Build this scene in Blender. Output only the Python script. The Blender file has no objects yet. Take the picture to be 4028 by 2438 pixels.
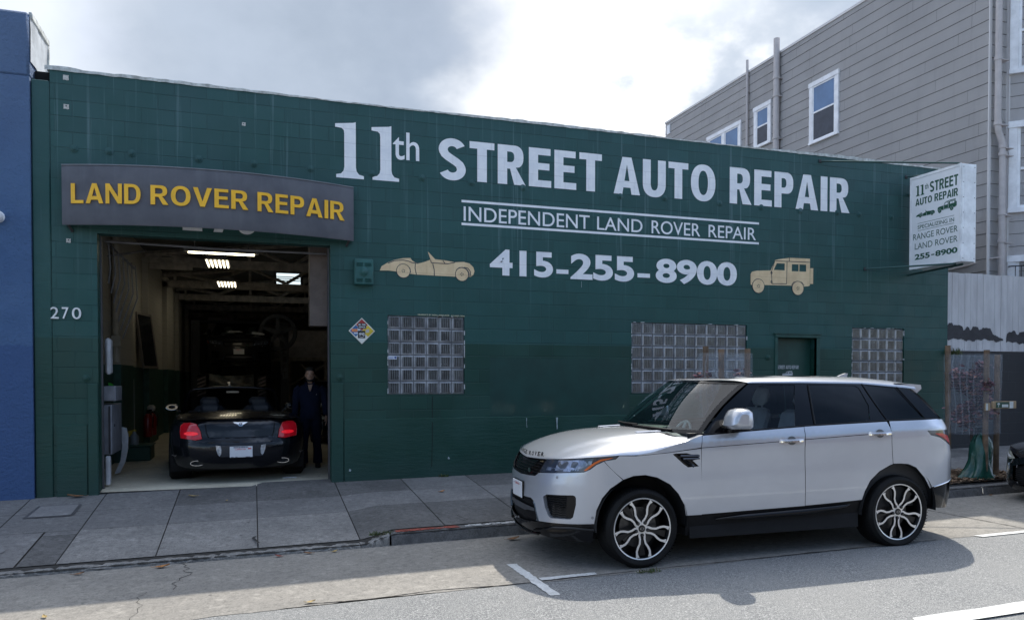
import bpy, math, random
from mathutils import Vector, Matrix
from mathutils.geometry import delaunay_2d_cdt
random.seed(7)
R = math.radians
SC = bpy.context.scene
COL = SC.collection

# ---------------------------------------------------------------- camera
cam = bpy.data.objects.new('camera', bpy.data.cameras.new('camera'))
COL.objects.link(cam)
SC.camera = cam
cam.location = (2.61, -11.355, 1.565)
cam.rotation_euler = (R(90 - 1.1), 0, R(-18.6))
cam.data.sensor_width = 36
cam.data.lens = 3028 / 4028 * 36
cam.data.shift_y = (1488 + 3028 * math.tan(R(1.1)) - 1219) / 4028
cam.data.clip_start = 0.05
cam.data.clip_end = 4000

# ---------------------------------------------------------------- sky, sun, exposure
SUN = Vector((0.50, 0.72, 1.0)).normalized()
EL = math.asin(SUN.z)
AZ = math.atan2(SUN.x, SUN.y)
world = bpy.data.worlds.new('World')
SC.world = world
world.use_nodes = True


def build_sky():
    nt = world.node_tree
    nt.nodes.clear()
    N = nt.nodes.new
    L = nt.links.new
    K = 0.12                                   # background strength
    out = N('ShaderNodeOutputWorld')
    bg = N('ShaderNodeBackground')
    bg.inputs['Strength'].default_value = K
    sky = N('ShaderNodeTexSky')
    sky.sky_type = 'NISHITA'
    sky.sun_disc = False
    sky.sun_elevation = EL
    sky.sun_rotation = AZ
    sky.air_density = 1.2
    sky.dust_density = 0.4
    sky.ozone_density = 2.5
    tc = N('ShaderNodeTexCoord')
    nrm = N('ShaderNodeVectorMath'); nrm.operation = 'NORMALIZE'
    L(tc.outputs['Generated'], nrm.inputs[0])
    D = nrm.outputs[0]

    def m(op, a, b=None, c=None):
        nd = N('ShaderNodeMath'); nd.operation = op
        for i, v in enumerate((a, b, c)):
            if v is None:
                continue
            if isinstance(v, (int, float)):
                nd.inputs[i].default_value = v
            else:
                L(v, nd.inputs[i])
        return nd.outputs[0]

    def ramp(v, lo, hi, a=0., b=1.):
        nd = N('ShaderNodeMapRange'); nd.interpolation_type = 'SMOOTHSTEP'
        for k, q in (('From Min', lo), ('From Max', hi), ('To Min', a), ('To Max', b)):
            nd.inputs[k].default_value = q
        L(v, nd.inputs['Value'])
        return nd.outputs[0]

    def noise(vec, sc, det, ro, seed, stretch=(1, 1, 1)):
        mp = N('ShaderNodeMapping')
        mp.inputs['Location'].default_value = seed
        mp.inputs['Scale'].default_value = stretch
        L(vec, mp.inputs[0])
        nd = N('ShaderNodeTexNoise')
        nd.inputs['Scale'].default_value = sc
        nd.inputs['Detail'].default_value = det
        nd.inputs['Roughness'].default_value = ro
        L(mp.outputs[0], nd.inputs['Vector'])
        return nd

    def mix(f, a, b):
        nd = N('ShaderNodeMix'); nd.data_type = 'RGBA'
        L(f, nd.inputs[0])
        for i, v in ((6, a), (7, b)):
            if isinstance(v, tuple):
                nd.inputs[i].default_value = (v[0] / K, v[1] / K, v[2] / K, 1)
            else:
                L(v, nd.inputs[i])
        return nd.outputs[2]

    def lobe(d, lo, hi, warp):
        """soft cloud mass about a direction, with a billowing edge"""
        az, el = R(d[0]), R(d[1])
        v = Vector((math.sin(az) * math.cos(el), math.cos(az) * math.cos(el), math.sin(el)))
        nd = N('ShaderNodeVectorMath'); nd.operation = 'DOT_PRODUCT'
        L(D, nd.inputs[0])
        nd.inputs[1].default_value = v
        return ramp(m('ADD', nd.outputs['Value'], m('MULTIPLY', m('SUBTRACT', warp, .5), .11)), lo, hi)

    sp = N('ShaderNodeSeparateXYZ')
    L(D, sp.inputs[0])
    w1 = noise(D, 3.0, 6, .54, SKY_SEED, (1, 1, 1.5)).outputs['Fac']
    w2 = noise(D, 2.0, 5, .52, (4.0, 1.0, 7.0), (1, 1, 2.2)).outputs['Fac']
    # veil of thin cloud: dense to the north, broken over the street behind the camera
    cov = ramp(m('ADD', w2, ramp(sp.outputs[1], -.6, .35, -.07, .18)), .40, .66)
    veil = mix(ramp(w1, .35, .65), (.34, .425, .60), (.50, .57, .70))
    # out of view to the south, the veil is bluer and brightened as fill
    south_fill = N('ShaderNodeVectorMath'); south_fill.operation = 'MULTIPLY'
    L(veil, south_fill.inputs[0])
    south_fill.inputs[1].default_value = (2.0, 2.2, 2.5)
    veil = mix(ramp(sp.outputs[1], -.25, .25), south_fill.outputs[0], veil)
    c = mix(cov, sky.outputs[0], veil)
    # overhead the veil is lit through by the sun
    c = mix(m('MULTIPLY', ramp(m('MULTIPLY_ADD', sp.outputs[1], .45, sp.outputs[2]), .45, 1.0), .75), c, (1.0, 1.03, 1.10))
    # puffs, grey cloud bank, then the glare round the sun
    w3 = noise(D, 5.5, 6, .55, (8.0, 2.0, 1.0), (1, 1, 1.5)).outputs['Fac']
    mot = ramp(m('ADD', m('MULTIPLY', w1, .55), m('MULTIPLY', w3, .45)), .36, .64)
    c = mix(m('MULTIPLY', lobe((-4, 19), .972, .998, w3), .75), c, (.68, .73, .80))
    c = mix(m('MULTIPLY', lobe((2, 13), .985, .999, w1), .5), c, (.62, .68, .78))
    grey = mix(mot, (.255, .315, .405), (.375, .44, .54))
    g1 = m('MAXIMUM', lobe((9, 21), .935, .990, w1), m('MULTIPLY', lobe((39, 24), .972, .998, w3), .62))
    g1 = m('MAXIMUM', g1, m('MULTIPLY', lobe((18, 15), .972, .996, w3), .8))
    c = mix(m('MULTIPLY', g1, .9), c, grey)
    c = mix(m('MULTIPLY', lobe((27, 24), .958, .998, w1), .97), c, (1.0, 1.01, 1.03))
    c = mix(m('MULTIPLY', lobe((23.5, 12.5), .986, .9985, w3), .8), c, (.74, .78, .84))
    c = mix(m('MULTIPLY', lobe((37, 14), .980, .999, w3), .6), c, (.62, .67, .75))
    c = mix(m('MULTIPLY', lobe((39, 25), .976, .998, w3), .8), c, (.40, .47, .57))
    az = math.degrees(AZ)
    c = mix(lobe((az, math.degrees(EL)), .905, .985, w1), c, (2.3, 2.25, 2.15))
    L(c, bg.inputs['Color'])
    L(bg.outputs[0], out.inputs[0])


SKY_SEED = (2.3, 5.1, 0.7)
build_sky()
sun = bpy.data.objects.new('sun', bpy.data.lights.new('sun', 'SUN'))
COL.objects.link(sun)
sun.data.energy = 3.7
sun.data.angle = R(0.6)
sun.data.color = (1.0, 0.94, 0.84)
sun.rotation_euler = (-SUN).to_track_quat('-Z', 'Y').to_euler()
sun.location = (0, 0, 40)
SC.view_settings.view_transform = 'Standard'
SC.view_settings.look = 'None'
SC.view_settings.gamma = 1
SC.view_settings.exposure = 0.45
SC.render.engine = 'CYCLES'


# ---------------------------------------------------------------- materials
class NT:
    def __init__(s, name):
        s.m = bpy.data.materials.new(name)
        s.m.use_nodes = True
        s.t = s.m.node_tree
        s.p = s.t.nodes['Principled BSDF']

    def n(s, kind, **kw):
        nd = s.t.nodes.new('ShaderNode' + kind)
        for k, v in kw.items():
            if hasattr(nd, k):
                setattr(nd, k, v)
            else:
                nd.inputs[k.replace('_', ' ')].default_value = v
        return nd

    def l(s, a, b):
        s.t.links.new(a, b)

    def math(s, op, a, b=None, c=None):
        nd = s.n('Math', operation=op)
        for i, v in enumerate((a, b, c)):
            if v is None:
                continue
            if isinstance(v, (int, float)):
                nd.inputs[i].default_value = v
            else:
                s.l(v, nd.inputs[i])
        return nd.outputs[0]

    def mix(s, f, a, b, blend='MIX'):
        nd = s.n('Mix', data_type='RGBA', blend_type=blend)
        for k, v in (('Factor', f), ('A', a), ('B', b)):
            sock = nd.inputs[k]
            for q in nd.inputs:
                if q.name == k and (q.type == 'RGBA' if k != 'Factor' else q.type == 'VALUE'):
                    sock = q
                    break
            if isinstance(v, (int, float)):
                sock.default_value = v
            elif isinstance(v, tuple):
                sock.default_value = v if len(v) == 4 else (*v, 1)
            else:
                s.l(v, sock)
        return [o for o in nd.outputs if o.type == 'RGBA'][0]

    def ramp(s, v, lo, hi, a=0.0, b=1.0):
        nd = s.n('MapRange', interpolation_type='SMOOTHSTEP')
        nd.inputs['From Min'].default_value = lo
        nd.inputs['From Max'].default_value = hi
        nd.inputs['To Min'].default_value = a
        nd.inputs['To Max'].default_value = b
        s.l(v, nd.inputs['Value'])
        return nd.outputs[0]

    def pos(s):
        return s.n('NewGeometry').outputs['Position']

    def obj(s):
        return s.n('TexCoord').outputs['Object']

    def noise(s, vec, scale, detail=4, rough=.55, stretch=None):
        if stretch:
            mp = s.n('Mapping')
            mp.inputs['Scale'].default_value = stretch
            s.l(vec, mp.inputs[0])
            vec = mp.outputs[0]
        nd = s.n('TexNoise', Scale=scale, Detail=detail, Roughness=rough)
        s.l(vec, nd.inputs['Vector'])
        return nd.outputs['Fac']

    def bump(s, h, strength=.3, dist=.01, prev=None):
        nd = s.n('Bump')
        nd.inputs['Strength'].default_value = strength
        nd.inputs['Distance'].default_value = dist
        s.l(h, nd.inputs['Height'])
        if prev is not None:
            s.l(prev, nd.inputs['Normal'])
        s.l(nd.outputs[0], s.p.inputs['Normal'])
        return nd.outputs[0]

    def set(s, col=None, rough=None, metal=None, spec=None, coat=None, trans=None, emit=None, es=0, ior=None, alpha=None):
        p = s.p.inputs
        for k, v in (('Base Color', col), ('Roughness', rough), ('Metallic', metal), ('Specular IOR Level', spec), ('Coat Weight', coat),
                     ('Transmission Weight', trans), ('IOR', ior), ('Alpha', alpha)):
            if v is None:
                continue
            if isinstance(v, (int, float)):
                p[k].default_value = v
            elif isinstance(v, tuple):
                p[k].default_value = v if len(v) == 4 else (*v, 1)
            else:
                s.l(v, p[k])
        if emit:
            p['Emission Color'].default_value = (*emit, 1)
            p['Emission Strength'].default_value = es
        return s.m


def mat(name, col, rough=.5, metal=0., var=.15, vs=6., bump=0., bs=60., spec=.5, coat=0., world=False, **kw):
    """one-colour material with mild noise wear"""
    t = NT(name)
    v = t.pos() if world else t.obj()
    c = col
    if var:
        f = t.noise(v, vs, 5, .6)
        c = t.mix(t.ramp(f, .3, .7), tuple(x * (1 - var) for x in col), tuple(min(1, x * (1 + var)) for x in col))
    if bump:
        t.bump(t.noise(v, bs, 3, .6), bump, .004)
    return t.set(c, rough, metal, spec, coat or None, **kw)


# ---------------------------------------------------------------- mesh helpers
ORG = {}


class B:
    """collects shapes, then links them as ONE mesh object"""

    def __init__(s):
        s.nv = {}
        s.v = []
        s.f = []
        s.mi = []
        s.cur = 0

    def add(s, vs, fs):
        o = len(s.v)
        s.v += [tuple(v) for v in vs]
        s.f += [tuple(i + o for i in f) for f in fs]
        s.mi += [s.cur] * len(fs)
        return s

    def mat(s, i):
        s.cur = i
        return s

    def box(s, a, b, M=None):
        x0, y0, z0 = a
        x1, y1, z1 = b
        vs = [Vector(p) for p in ((x0, y0, z0), (x1, y0, z0), (x1, y1, z0), (x0, y1, z0), (x0, y0, z1), (x1, y0, z1), (x1, y1, z1), (x0, y1, z1))]
        if M is not None:
            vs = [M @ v for v in vs]
        return s.add(vs, [(0, 3, 2, 1), (4, 5, 6, 7), (0, 1, 5, 4), (1, 2, 6, 5), (2, 3, 7, 6), (3, 0, 4, 7)])

    def rbox(s, a, b, r=.01, M=None):
        """box with bevelled edges"""
        x0, y0, z0 = a
        x1, y1, z1 = b
        r = min(r, (x1 - x0) * .49, (y1 - y0) * .49, (z1 - z0) * .49)
        vs = []
        fs = []
        ring = lambda z, i: [(x0 + i, y0 + r, z), (x0 + r, y0 + i, z), (x1 - r, y0 + i, z), (x1 - i, y0 + r, z), (x1 - i, y1 - r, z), (x1 - r, y1 - i, z), (x0 + r, y1 - i, z), (x0 + i, y1 - r, z)]
        for z, i in ((z0, r * .999), (z0 + r, 0), (z1 - r, 0), (z1, r * .999)):
            vs += ring(z, i)
        for k in range(3):
            for j in range(8):
                a_, b_ = k * 8 + j, k * 8 + (j + 1) % 8
                fs.append((a_, b_, b_ + 8, a_ + 8))
        fs.append(tuple(range(7, -1, -1)))
        fs.append(tuple(range(24, 32)))
        if M is not None:
            vs = [M @ Vector(v) for v in vs]
        return s.add(vs, fs)

    def prism(s, poly, fn, d0, d1):
        """poly (list of 2D) extruded; fn(u,v,d) -> 3D"""
        n = len(poly)
        vs = [fn(u, v, d0) for u, v in poly] + [fn(u, v, d1) for u, v in poly]
        fs = [tuple(range(n)), tuple(range(2 * n - 1, n - 1, -1))]
        fs += [(i + n, (i + 1) % n + n, (i + 1) % n, i) for i in range(n)]
        return s.add(vs, fs)

    def tube(s, pts, r, seg=10, cap=True, closed=False):
        pts = [Vector(p) for p in pts]
        rs = r if isinstance(r, (list, tuple)) else [r] * len(pts)
        n = len(pts)
        vs = []
        up = None
        for i, p in enumerate(pts):
            if closed:
                d = (pts[(i + 1) % n] - pts[i - 1]).normalized()
            else:
                d = (pts[min(i + 1, n - 1)] - pts[max(i - 1, 0)]).normalized()
            if up is None:
                up = Vector((0, 0, 1)) if abs(d.z) < .9 else Vector((1, 0, 0))
            a = d.cross(up)
            if a.length < 1e-6:
                a = d.orthogonal()
            a.normalize()
            b = a.cross(d).normalized()
            up = b
            for k in range(seg):
                t = 2 * math.pi * k / seg
                vs.append(p + (a * math.cos(t) + b * math.sin(t)) * rs[i])
        fs = []
        for i in range(n if closed else n - 1):
            j = (i + 1) % n
            for k in range(seg):
                k2 = (k + 1) % seg
                fs.append((i * seg + k, j * seg + k, j * seg + k2, i * seg + k2))
        if cap and not closed:
            fs.append(tuple(range(seg - 1, -1, -1)) if False else tuple(range(seg)))
            fs.append(tuple(range(n * seg - 1, (n - 1) * seg - 1, -1)))
        return s.add(vs, fs)

    def lathe(s, prof, fn, seg=24, a0=0., a1=2 * math.pi):
        """prof list of (r,h); fn(x,y,h)->3D"""
        full = abs(a1 - a0 - 2 * math.pi) < 1e-6
        m = seg if full else seg + 1
        vs = []
        for r, h in prof:
            for k in range(m):
                t = a0 + (a1 - a0) * k / seg
                vs.append(fn(r * math.cos(t), r * math.sin(t), h))
        fs = []
        for i in range(len(prof) - 1):
            for k in range(seg):
                k2 = (k + 1) % m
                fs.append((i * m + k, i * m + k2, (i + 1) * m + k2, (i + 1) * m + k))
        return s.add(vs, fs)

    def grid(s, rows):
        m = len(rows[0])
        vs = [p for r in rows for p in r]
        fs = []
        for i in range(len(rows) - 1):
            for k in range(m - 1):
                fs.append((i * m + k, i * m + k + 1, (i + 1) * m + k + 1, (i + 1) * m + k))
        return s.add(vs, fs)

    def ball(s, c, r, seg=12, rings=8):
        c = Vector(c)
        r = r if isinstance(r, (tuple, list)) else (r, r, r)
        rows = []
        for i in range(rings + 1):
            t = math.pi * i / rings
            rows.append([(c.x + r[0] * math.sin(t) * math.cos(2 * math.pi * k / seg), c.y + r[1] * math.sin(t) * math.sin(2 * math.pi * k / seg), c.z + r[2] * math.cos(t)) for k in range(seg + 1)])
        return s.grid(rows)

    def build(s, name, mats, parent=None, org=None, smooth=None, merge=False):
        me = bpy.data.meshes.new(name)
        if org is None:
            org = ORG.get(parent.name, (0, 0, 0)) if parent is not None else (0, 0, 0)
        ox, oy, oz = org
        me.from_pydata([(x - ox, y - oy, z - oz) for x, y, z in s.v], [], s.f)
        mats = mats if isinstance(mats, (list, tuple)) else [mats]
        for m in mats:
            me.materials.append(m)
        if len(mats) > 1:
            me.polygons.foreach_set('material_index', s.mi)
        if merge:
            import bmesh
            bm = bmesh.new()
            bm.from_mesh(me)
            bmesh.ops.remove_doubles(bm, verts=bm.verts, dist=1e-4)
            bm.to_mesh(me)
            bm.free()
        if smooth is not None:
            me.shade_smooth()
            if smooth < 180:
                me.set_sharp_from_angle(angle=R(smooth))
        if s.nv and len(s.nv) == len(s.v) and not merge:
            me.normals_split_custom_set_from_vertices([s.nv[i] for i in range(len(s.v))])
        me.update()
        o = bpy.data.objects.new(name, me)
        COL.objects.link(o)
        if parent is not None:
            o.parent = parent
            ORG[o.name] = org
        else:
            o.location = org
            ORG[o.name] = org
        return o


def tag(o, label=None, cat=None, group=None, kind=None):
    for k, v in (('label', label), ('category', cat), ('group', group), ('kind', kind)):
        if v:
            o[k] = v
    return o


def thing(name, label, cat, loc=(0, 0, 0), group=None, rot=None, local=False):
    """an Empty at the thing's base that parents its parts"""
    o = bpy.data.objects.new(name, None)
    COL.objects.link(o)
    o.empty_display_size = .2
    o.location = loc
    if rot:
        o.rotation_euler = rot
    ORG[o.name] = (0, 0, 0) if local else tuple(loc)
    return tag(o, label, cat, group)


def cdt_panel(outline, step, fn, holes=(), b=None, flip=False, inner=None):
    """fill a 2D outline with a fine triangle grid and map it with fn(u,v)->3D"""
    def dens(poly):
        r = []
        for i, p in enumerate(poly):
            q = poly[(i + 1) % len(poly)]
            d = math.hypot(q[0] - p[0], q[1] - p[1])
            k = max(1, int(math.ceil(d / step)))
            r += [(p[0] + (q[0] - p[0]) * j / k, p[1] + (q[1] - p[1]) * j / k) for j in range(k)]
        return r

    def inside(u, v, poly):
        c = False
        j = len(poly) - 1
        for i in range(len(poly)):
            a, b_ = poly[i], poly[j]
            if (a[1] > v) != (b_[1] > v) and u < (b_[0] - a[0]) * (v - a[1]) / (b_[1] - a[1]) + a[0]:
                c = not c
            j = i
        return c

    def near(u, v, poly, d):
        for i, p in enumerate(poly):
            q = poly[(i + 1) % len(poly)]
            ex, ey = q[0] - p[0], q[1] - p[1]
            l2 = ex * ex + ey * ey or 1e-12
            t = max(0, min(1, ((u - p[0]) * ex + (v - p[1]) * ey) / l2))
            if math.hypot(u - p[0] - t * ex, v - p[1] - t * ey) < d:
                return True
        return False

    loops = [dens(outline)] + [dens(h) for h in holes]
    pts = []
    edges = []
    for lp in loops:
        o = len(pts)
        pts += lp
        edges += [(o + i, o + (i + 1) % len(lp)) for i in range(len(lp))]
    us = [p[0] for p in outline]
    vs = [p[1] for p in outline]
    u = min(us) + step * .5
    row = 0
    while u < max(us):
        v = min(vs) + step * (.5 if row % 2 else .05)
        while v < max(vs):
            if inside(u, v, outline) and not any(inside(u, v, h) for h in holes) and not near(u, v, outline, step * .45) and not any(near(u, v, h, step * .45) for h in holes):
                pts.append((u, v))
            v += step
        u += step
        row += 1
    if inner:
        pts += inner
    res = delaunay_2d_cdt([Vector(p) for p in pts], edges, [], 0, 1e-6)
    V, F = res[0], res[2]
    keep = []
    for f in F:
        cu = sum(V[i].x for i in f) / len(f)
        cv = sum(V[i].y for i in f) / len(f)
        if inside(cu, cv, outline) and not any(inside(cu, cv, h) for h in holes):
            keep.append(tuple(f)[::-1] if flip else tuple(f))
    b = b or B()
    o = len(b.v)
    b.add([fn(p.x, p.y) for p in V], keep)
    # true surface normals, so that reflections stay smooth
    for i, p in enumerate(V):
        h = .02
        du = Vector(fn(p.x + h, p.y)) - Vector(fn(p.x - h, p.y))
        dv = Vector(fn(p.x, p.y + h)) - Vector(fn(p.x, p.y - h))
        n = du.cross(dv)
        if n.length < 1e-9:
            n = Vector((0, 0, 1))
        b.nv[o + i] = tuple((-n if flip else n).normalized())
    return b


# ---------------------------------------------------------------- lettering
def curve_mesh(splines=None, text=None, bold=0., res=6):
    """2D outlines (holes allowed) or a text body -> (verts2d, faces)"""
    if text is not None:
        c = bpy.data.curves.new('lettering_outline', 'FONT')
        c.body = text
        c.offset = bold
        c.resolution_u = res
    else:
        c = bpy.data.curves.new('lettering_outline', 'CURVE')
        c.dimensions = '2D'
        c.fill_mode = 'FRONT' if hasattr(c, 'fill_mode') else c.fill_mode
        for sp in splines:
            s = c.splines.new('POLY')
            s.points.add(len(sp) - 1)
            for p, q in zip(s.points, sp):
                p.co = (q[0], q[1], 0, 1)
            s.use_cyclic_u = True
    c.fill_mode = 'FRONT'
    o = bpy.data.objects.new('lettering_outline', c)
    COL.objects.link(o)
    bpy.context.view_layer.update()
    me = o.evaluated_get(bpy.context.evaluated_depsgraph_get()).to_mesh()
    V = [(v.co.x, v.co.y) for v in me.vertices]
    F = [tuple(p.vertices) for p in me.polygons]
    bpy.data.objects.remove(o)
    bpy.data.curves.remove(c)
    return V, F


def arc(cx, cy, rx, ry, a0, a1, n=14, e=2.0):
    r = []
    for i in range(n + 1):
        a = R(a0 + (a1 - a0) * i / n)
        ca, sa = math.cos(a), math.sin(a)
        r.append((cx + rx * math.copysign(abs(ca) ** (2 / e), ca), cy + ry * math.copysign(abs(sa) ** (2 / e), sa)))
    return r


def ribbon(path, w):
    """offset a centre line to a closed stroke outline"""
    Lp, Rp = [], []
    n = len(path)
    for i in range(n):
        a = path[max(i - 1, 0)]
        c = path[min(i + 1, n - 1)]
        dx, dy = c[0] - a[0], c[1] - a[1]
        l = math.hypot(dx, dy) or 1
        nx, ny = -dy / l * w / 2, dx / l * w / 2
        Lp.append((path[i][0] + nx, path[i][1] + ny))
        Rp.append((path[i][0] - nx, path[i][1] - ny))
    return Lp + Rp[::-1]


def glyph(ch, s=.21, t=.18, k=1.0):
    """grotesque capital of height 1: returns (width, [outlines])"""
    def bowl(x0, x1, y0, y1, e=2.5):
        r = min((y1 - y0) / 2, (x1 - x0) * .62)
        return [(x0, y0)] + arc(x1 - r, (y0 + y1) / 2, r, (y1 - y0) / 2, -90, 90, 18, e) + [(x0, y1)]
    if ch == 'I':
        return s, [[(0, 0), (s, 0), (s, 1), (0, 1)]]
    if ch == 'T':
        w = .60 * k; c = w / 2
        return w, [[(c - s / 2, 0), (c + s / 2, 0), (c + s / 2, 1 - t), (w, 1 - t), (w, 1), (0, 1), (0, 1 - t), (c - s / 2, 1 - t)]]
    if ch == 'L':
        w = .54 * k
        return w, [[(0, 0), (w, 0), (w, t), (s, t), (s, 1), (0, 1)]]
    if ch == 'E':
        w = .57 * k; m = .53
        return w, [[(0, 0), (w, 0), (w, t), (s, t), (s, m - t / 2), (w * .92, m - t / 2), (w * .92, m + t / 2), (s, m + t / 2), (s, 1 - t), (w * .97, 1 - t), (w * .97, 1), (0, 1)]]
    if ch == 'N':
        w = .70 * k
        return w, [[(0, 0), (s * .93, 0), (s * .93, .68), (w - s, 0), (w, 0), (w, 1), (w - s * .93, 1), (w - s * .93, .34), (s, 1), (0, 1)]]
    if ch == 'V':
        w = .74 * k; c = w / 2
        return w, [[(c - s * .52, 0), (c + s * .52, 0), (w, 1), (w - s * 1.08, 1), (c, .27), (s * 1.08, 1), (0, 1)]]
    if ch == 'A':
        w = .76 * k; c = w / 2; g = s * 1.06
        xa = lambda y: (c - s * .56) * y
        xi = lambda y: g + (c - g) * y / .80
        return w, [[(0, 0), (g, 0), (xi(.18), .18), (w - xi(.18), .18), (w - g, 0), (w, 0), (c + s * .56, 1), (c - s * .56, 1)],
                   [(xi(.36), .36), (w - xi(.36), .36), (c, .80)]]
    if ch == 'O':
        w = .76 * k
        return w, [arc(w / 2, .5, w / 2, .515, 0, 354, 40, 2.25), arc(w / 2, .5, w / 2 - s, .515 - t, 0, 354, 40, 2.2)]
    if ch == 'U':
        w = .68 * k; r = w / 2
        return w, [[(0, 1), (0, .36)] + arc(r, .36, r, .375, 180, 360, 22, 2.3) + [(w, 1), (w - s, 1), (w - s, .37)] + arc(r, .37, r - s, .375 - t, 0, -180, 22, 2.3) + [(s, 1)]]
    if ch == 'D':
        w = .70 * k
        return w, [bowl(0, w, 0, 1), bowl(s, w - s, t, 1 - t)]
    if ch == 'P':
        w = .62 * k; m = .40
        o = [(0, 0), (s, 0), (s, m)] + bowl(s, w, m, 1)[1:-1] + [(0, 1)]
        return w, [o, bowl(s, w - s * .98, m + t * .95, 1 - t * .95)]
    if ch == 'R':
        w = .66 * k; m = .42
        bw = bowl(s, w - .02, m, 1)[1:-1]
        i = max(range(len(bw)), key=lambda j: bw[j][0])
        bw = [p for p in bw if p[0] > w * .62 or p[1] > .7]
        o = [(0, 0), (s, 0), (s, m - .02), (w * .46, m - .02), (w - s * 1.08, 0), (w + .03, 0), (w * .68, m + .02)] + [p for p in bw if p[1] > m + .02] + [(0, 1)]
        return w + .03, [o, bowl(s, w - .02 - s * .98, m + t * .85, 1 - t * .95)]
    if ch == 'S':
        w = .66 * k
        a = (w - s) / 2; x = w / 2
        yt, yb = .742, .258
        rv = .258 - t / 2 + .012
        p = arc(x, yt, a, rv, 22, 90, 8) + arc(x, yt, a, rv, 90, 200, 14)[1:]
        q = arc(x, yb, a, rv, -158, -90, 8) + arc(x, yb, a, rv, -90, 20, 14)[1:]
        q = q[::-1]
        mid = []
        A, Bq = p[-1], q[0]
        for i in range(1, 6):
            f = i / 6
            f2 = f * f * (3 - 2 * f)
            mid.append((A[0] + (Bq[0] - A[0]) * f2, A[1] + (Bq[1] - A[1]) * f))
        return w, [ribbon(p + mid + q, (s + t) / 2)]
    return .3, []


def word(txt, s=.21, t=.18, k=1.0, gap=.085, space=.30):
    x = 0
    V, F = [], []
    for ch in txt:
        if ch == ' ':
            x += space
            continue
        w, sp = glyph(ch, s, t, k)
        v, f = curve_mesh(sp)
        o = len(V)
        V += [(a + x, b) for a, b in v]
        F += [tuple(i + o for i in q) for q in f]
        x += w + gap
    return V, F


def fit(VF, u0, u1, v0, v1):
    """stretch a flat word into the rectangle u0..u1, v0..v1"""
    V, F = VF
    a0, a1 = min(p[0] for p in V), max(p[0] for p in V)
    b0, b1 = min(p[1] for p in V), max(p[1] for p in V)
    return [(u0 + (x - a0) / (a1 - a0) * (u1 - u0), v0 + (y - b0) / (b1 - b0) * (v1 - v0)) for x, y in V], F


def put(b, VF, fn, front=0., back=None):
    """flat word -> 3D through fn(u,v,d); back gives it thickness"""
    V, F = VF
    b.add([fn(u, v, front) for u, v in V], F)
    if back is not None:
        from collections import Counter
        cnt = Counter()
        for f in F:
            for i in range(len(f)):
                cnt[tuple(sorted((f[i], f[(i + 1) % len(f)])))] += 1
        side = []
        n = len(V)
        for f in F:
            for i in range(len(f)):
                a, c = f[i], f[(i + 1) % len(f)]
                if cnt[tuple(sorted((a, c)))] == 1:
                    side.append((a, a + n, c + n, c))
        b.add([fn(u, v, front) for u, v in V] + [fn(u, v, back) for u, v in V], side)
    return b

# ================================================================ SETTING
zb = lambda x: .025 + .012 * x            # pavement level along the wall
zg = lambda x: -.33 + .0155 * x           # gutter level (the street climbs to the right)
YC = -2.97                                # kerb face
TOPZ = 5.545

# ---- ground materials
def asphalt():
    t = NT('asphalt')
    v = t.pos()
    a = t.noise(v, 110, 2, .7)
    b = t.noise(v, 38, 3, .6)
    c = t.noise(v, .8, 5, .6)
    col = t.mix(t.ramp(a, .38, .64), (.075, .08, .086), (.40, .40, .385))
    col = t.mix(t.ramp(b, .40, .62, 0, .5), col, (.10, .108, .115))
    col = t.mix(t.ramp(c, .35, .7, 0, .45), col, (.25, .25, .24))
    vor = t.n('TexVoronoi', Scale=95.0)
    t.l(v, vor.inputs['Vector'])
    wht = t.ramp(vor.outputs['Color'], .93, .97, 0, .55)
    col = t.mix(wht, col, (.62, .62, .60))
    t.bump(t.math('ADD', a, b), .55, .006)
    return t.set(col, .85)


def concrete(name, c0, c1, grain=90, wear=.35, joints=None, dark=(.06, .06, .06), spots=True, tint=None):
    t = NT(name)
    v = t.pos()
    big = t.noise(v, 1.1, 6, .62)
    fine = t.noise(v, grain, 3, .7)
    med = t.noise(v, 9, 5, .65)
    col = t.mix(t.ramp(big, .28, .72), c0, c1)
    col = t.mix(t.ramp(fine, .35, .72, 0, wear), col, tuple(x * .45 for x in c0))
    col = t.mix(t.ramp(t.noise(v, 17, 6, .8), .44, .68, 0, wear), col, tuple(x * .40 for x in c0))
    col = t.mix(t.ramp(t.noise(v, 2.6, 6, .7), .55, .72, 0, .45), col, tuple(x * .55 for x in c0))
    col = t.mix(t.ramp(med, .52, .75, 0, .35), col, tuple(min(1, x * 1.5) for x in c1))
    if spots:
        vo = t.n('TexVoronoi', Scale=2.3)
        t.l(v, vo.inputs['Vector'])
        dst = t.math('ADD', vo.outputs['Distance'], t.math('MULTIPLY', t.math('SUBTRACT', t.noise(v, 30, 2), .5), .06))
        col = t.mix(t.ramp(dst, .035, .055, .75, 0), col, (.045, .043, .042))
        v2 = t.n('TexVoronoi', Scale=5.1)
        t.l(v, v2.inputs['Vector'])
        col = t.mix(t.ramp(v2.outputs['Distance'], .045, .075, .6, 0), col, (.07, .068, .066))
    if tint is not None:
        col = t.mix(t.ramp(t.noise(v, .35, 3), .45, .62, 0, .5), col, tint)
    t.bump(t.math('ADD', fine, t.math('MULTIPLY', med, .6)), .35, .004)
    return t.set(col, .88)


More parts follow.
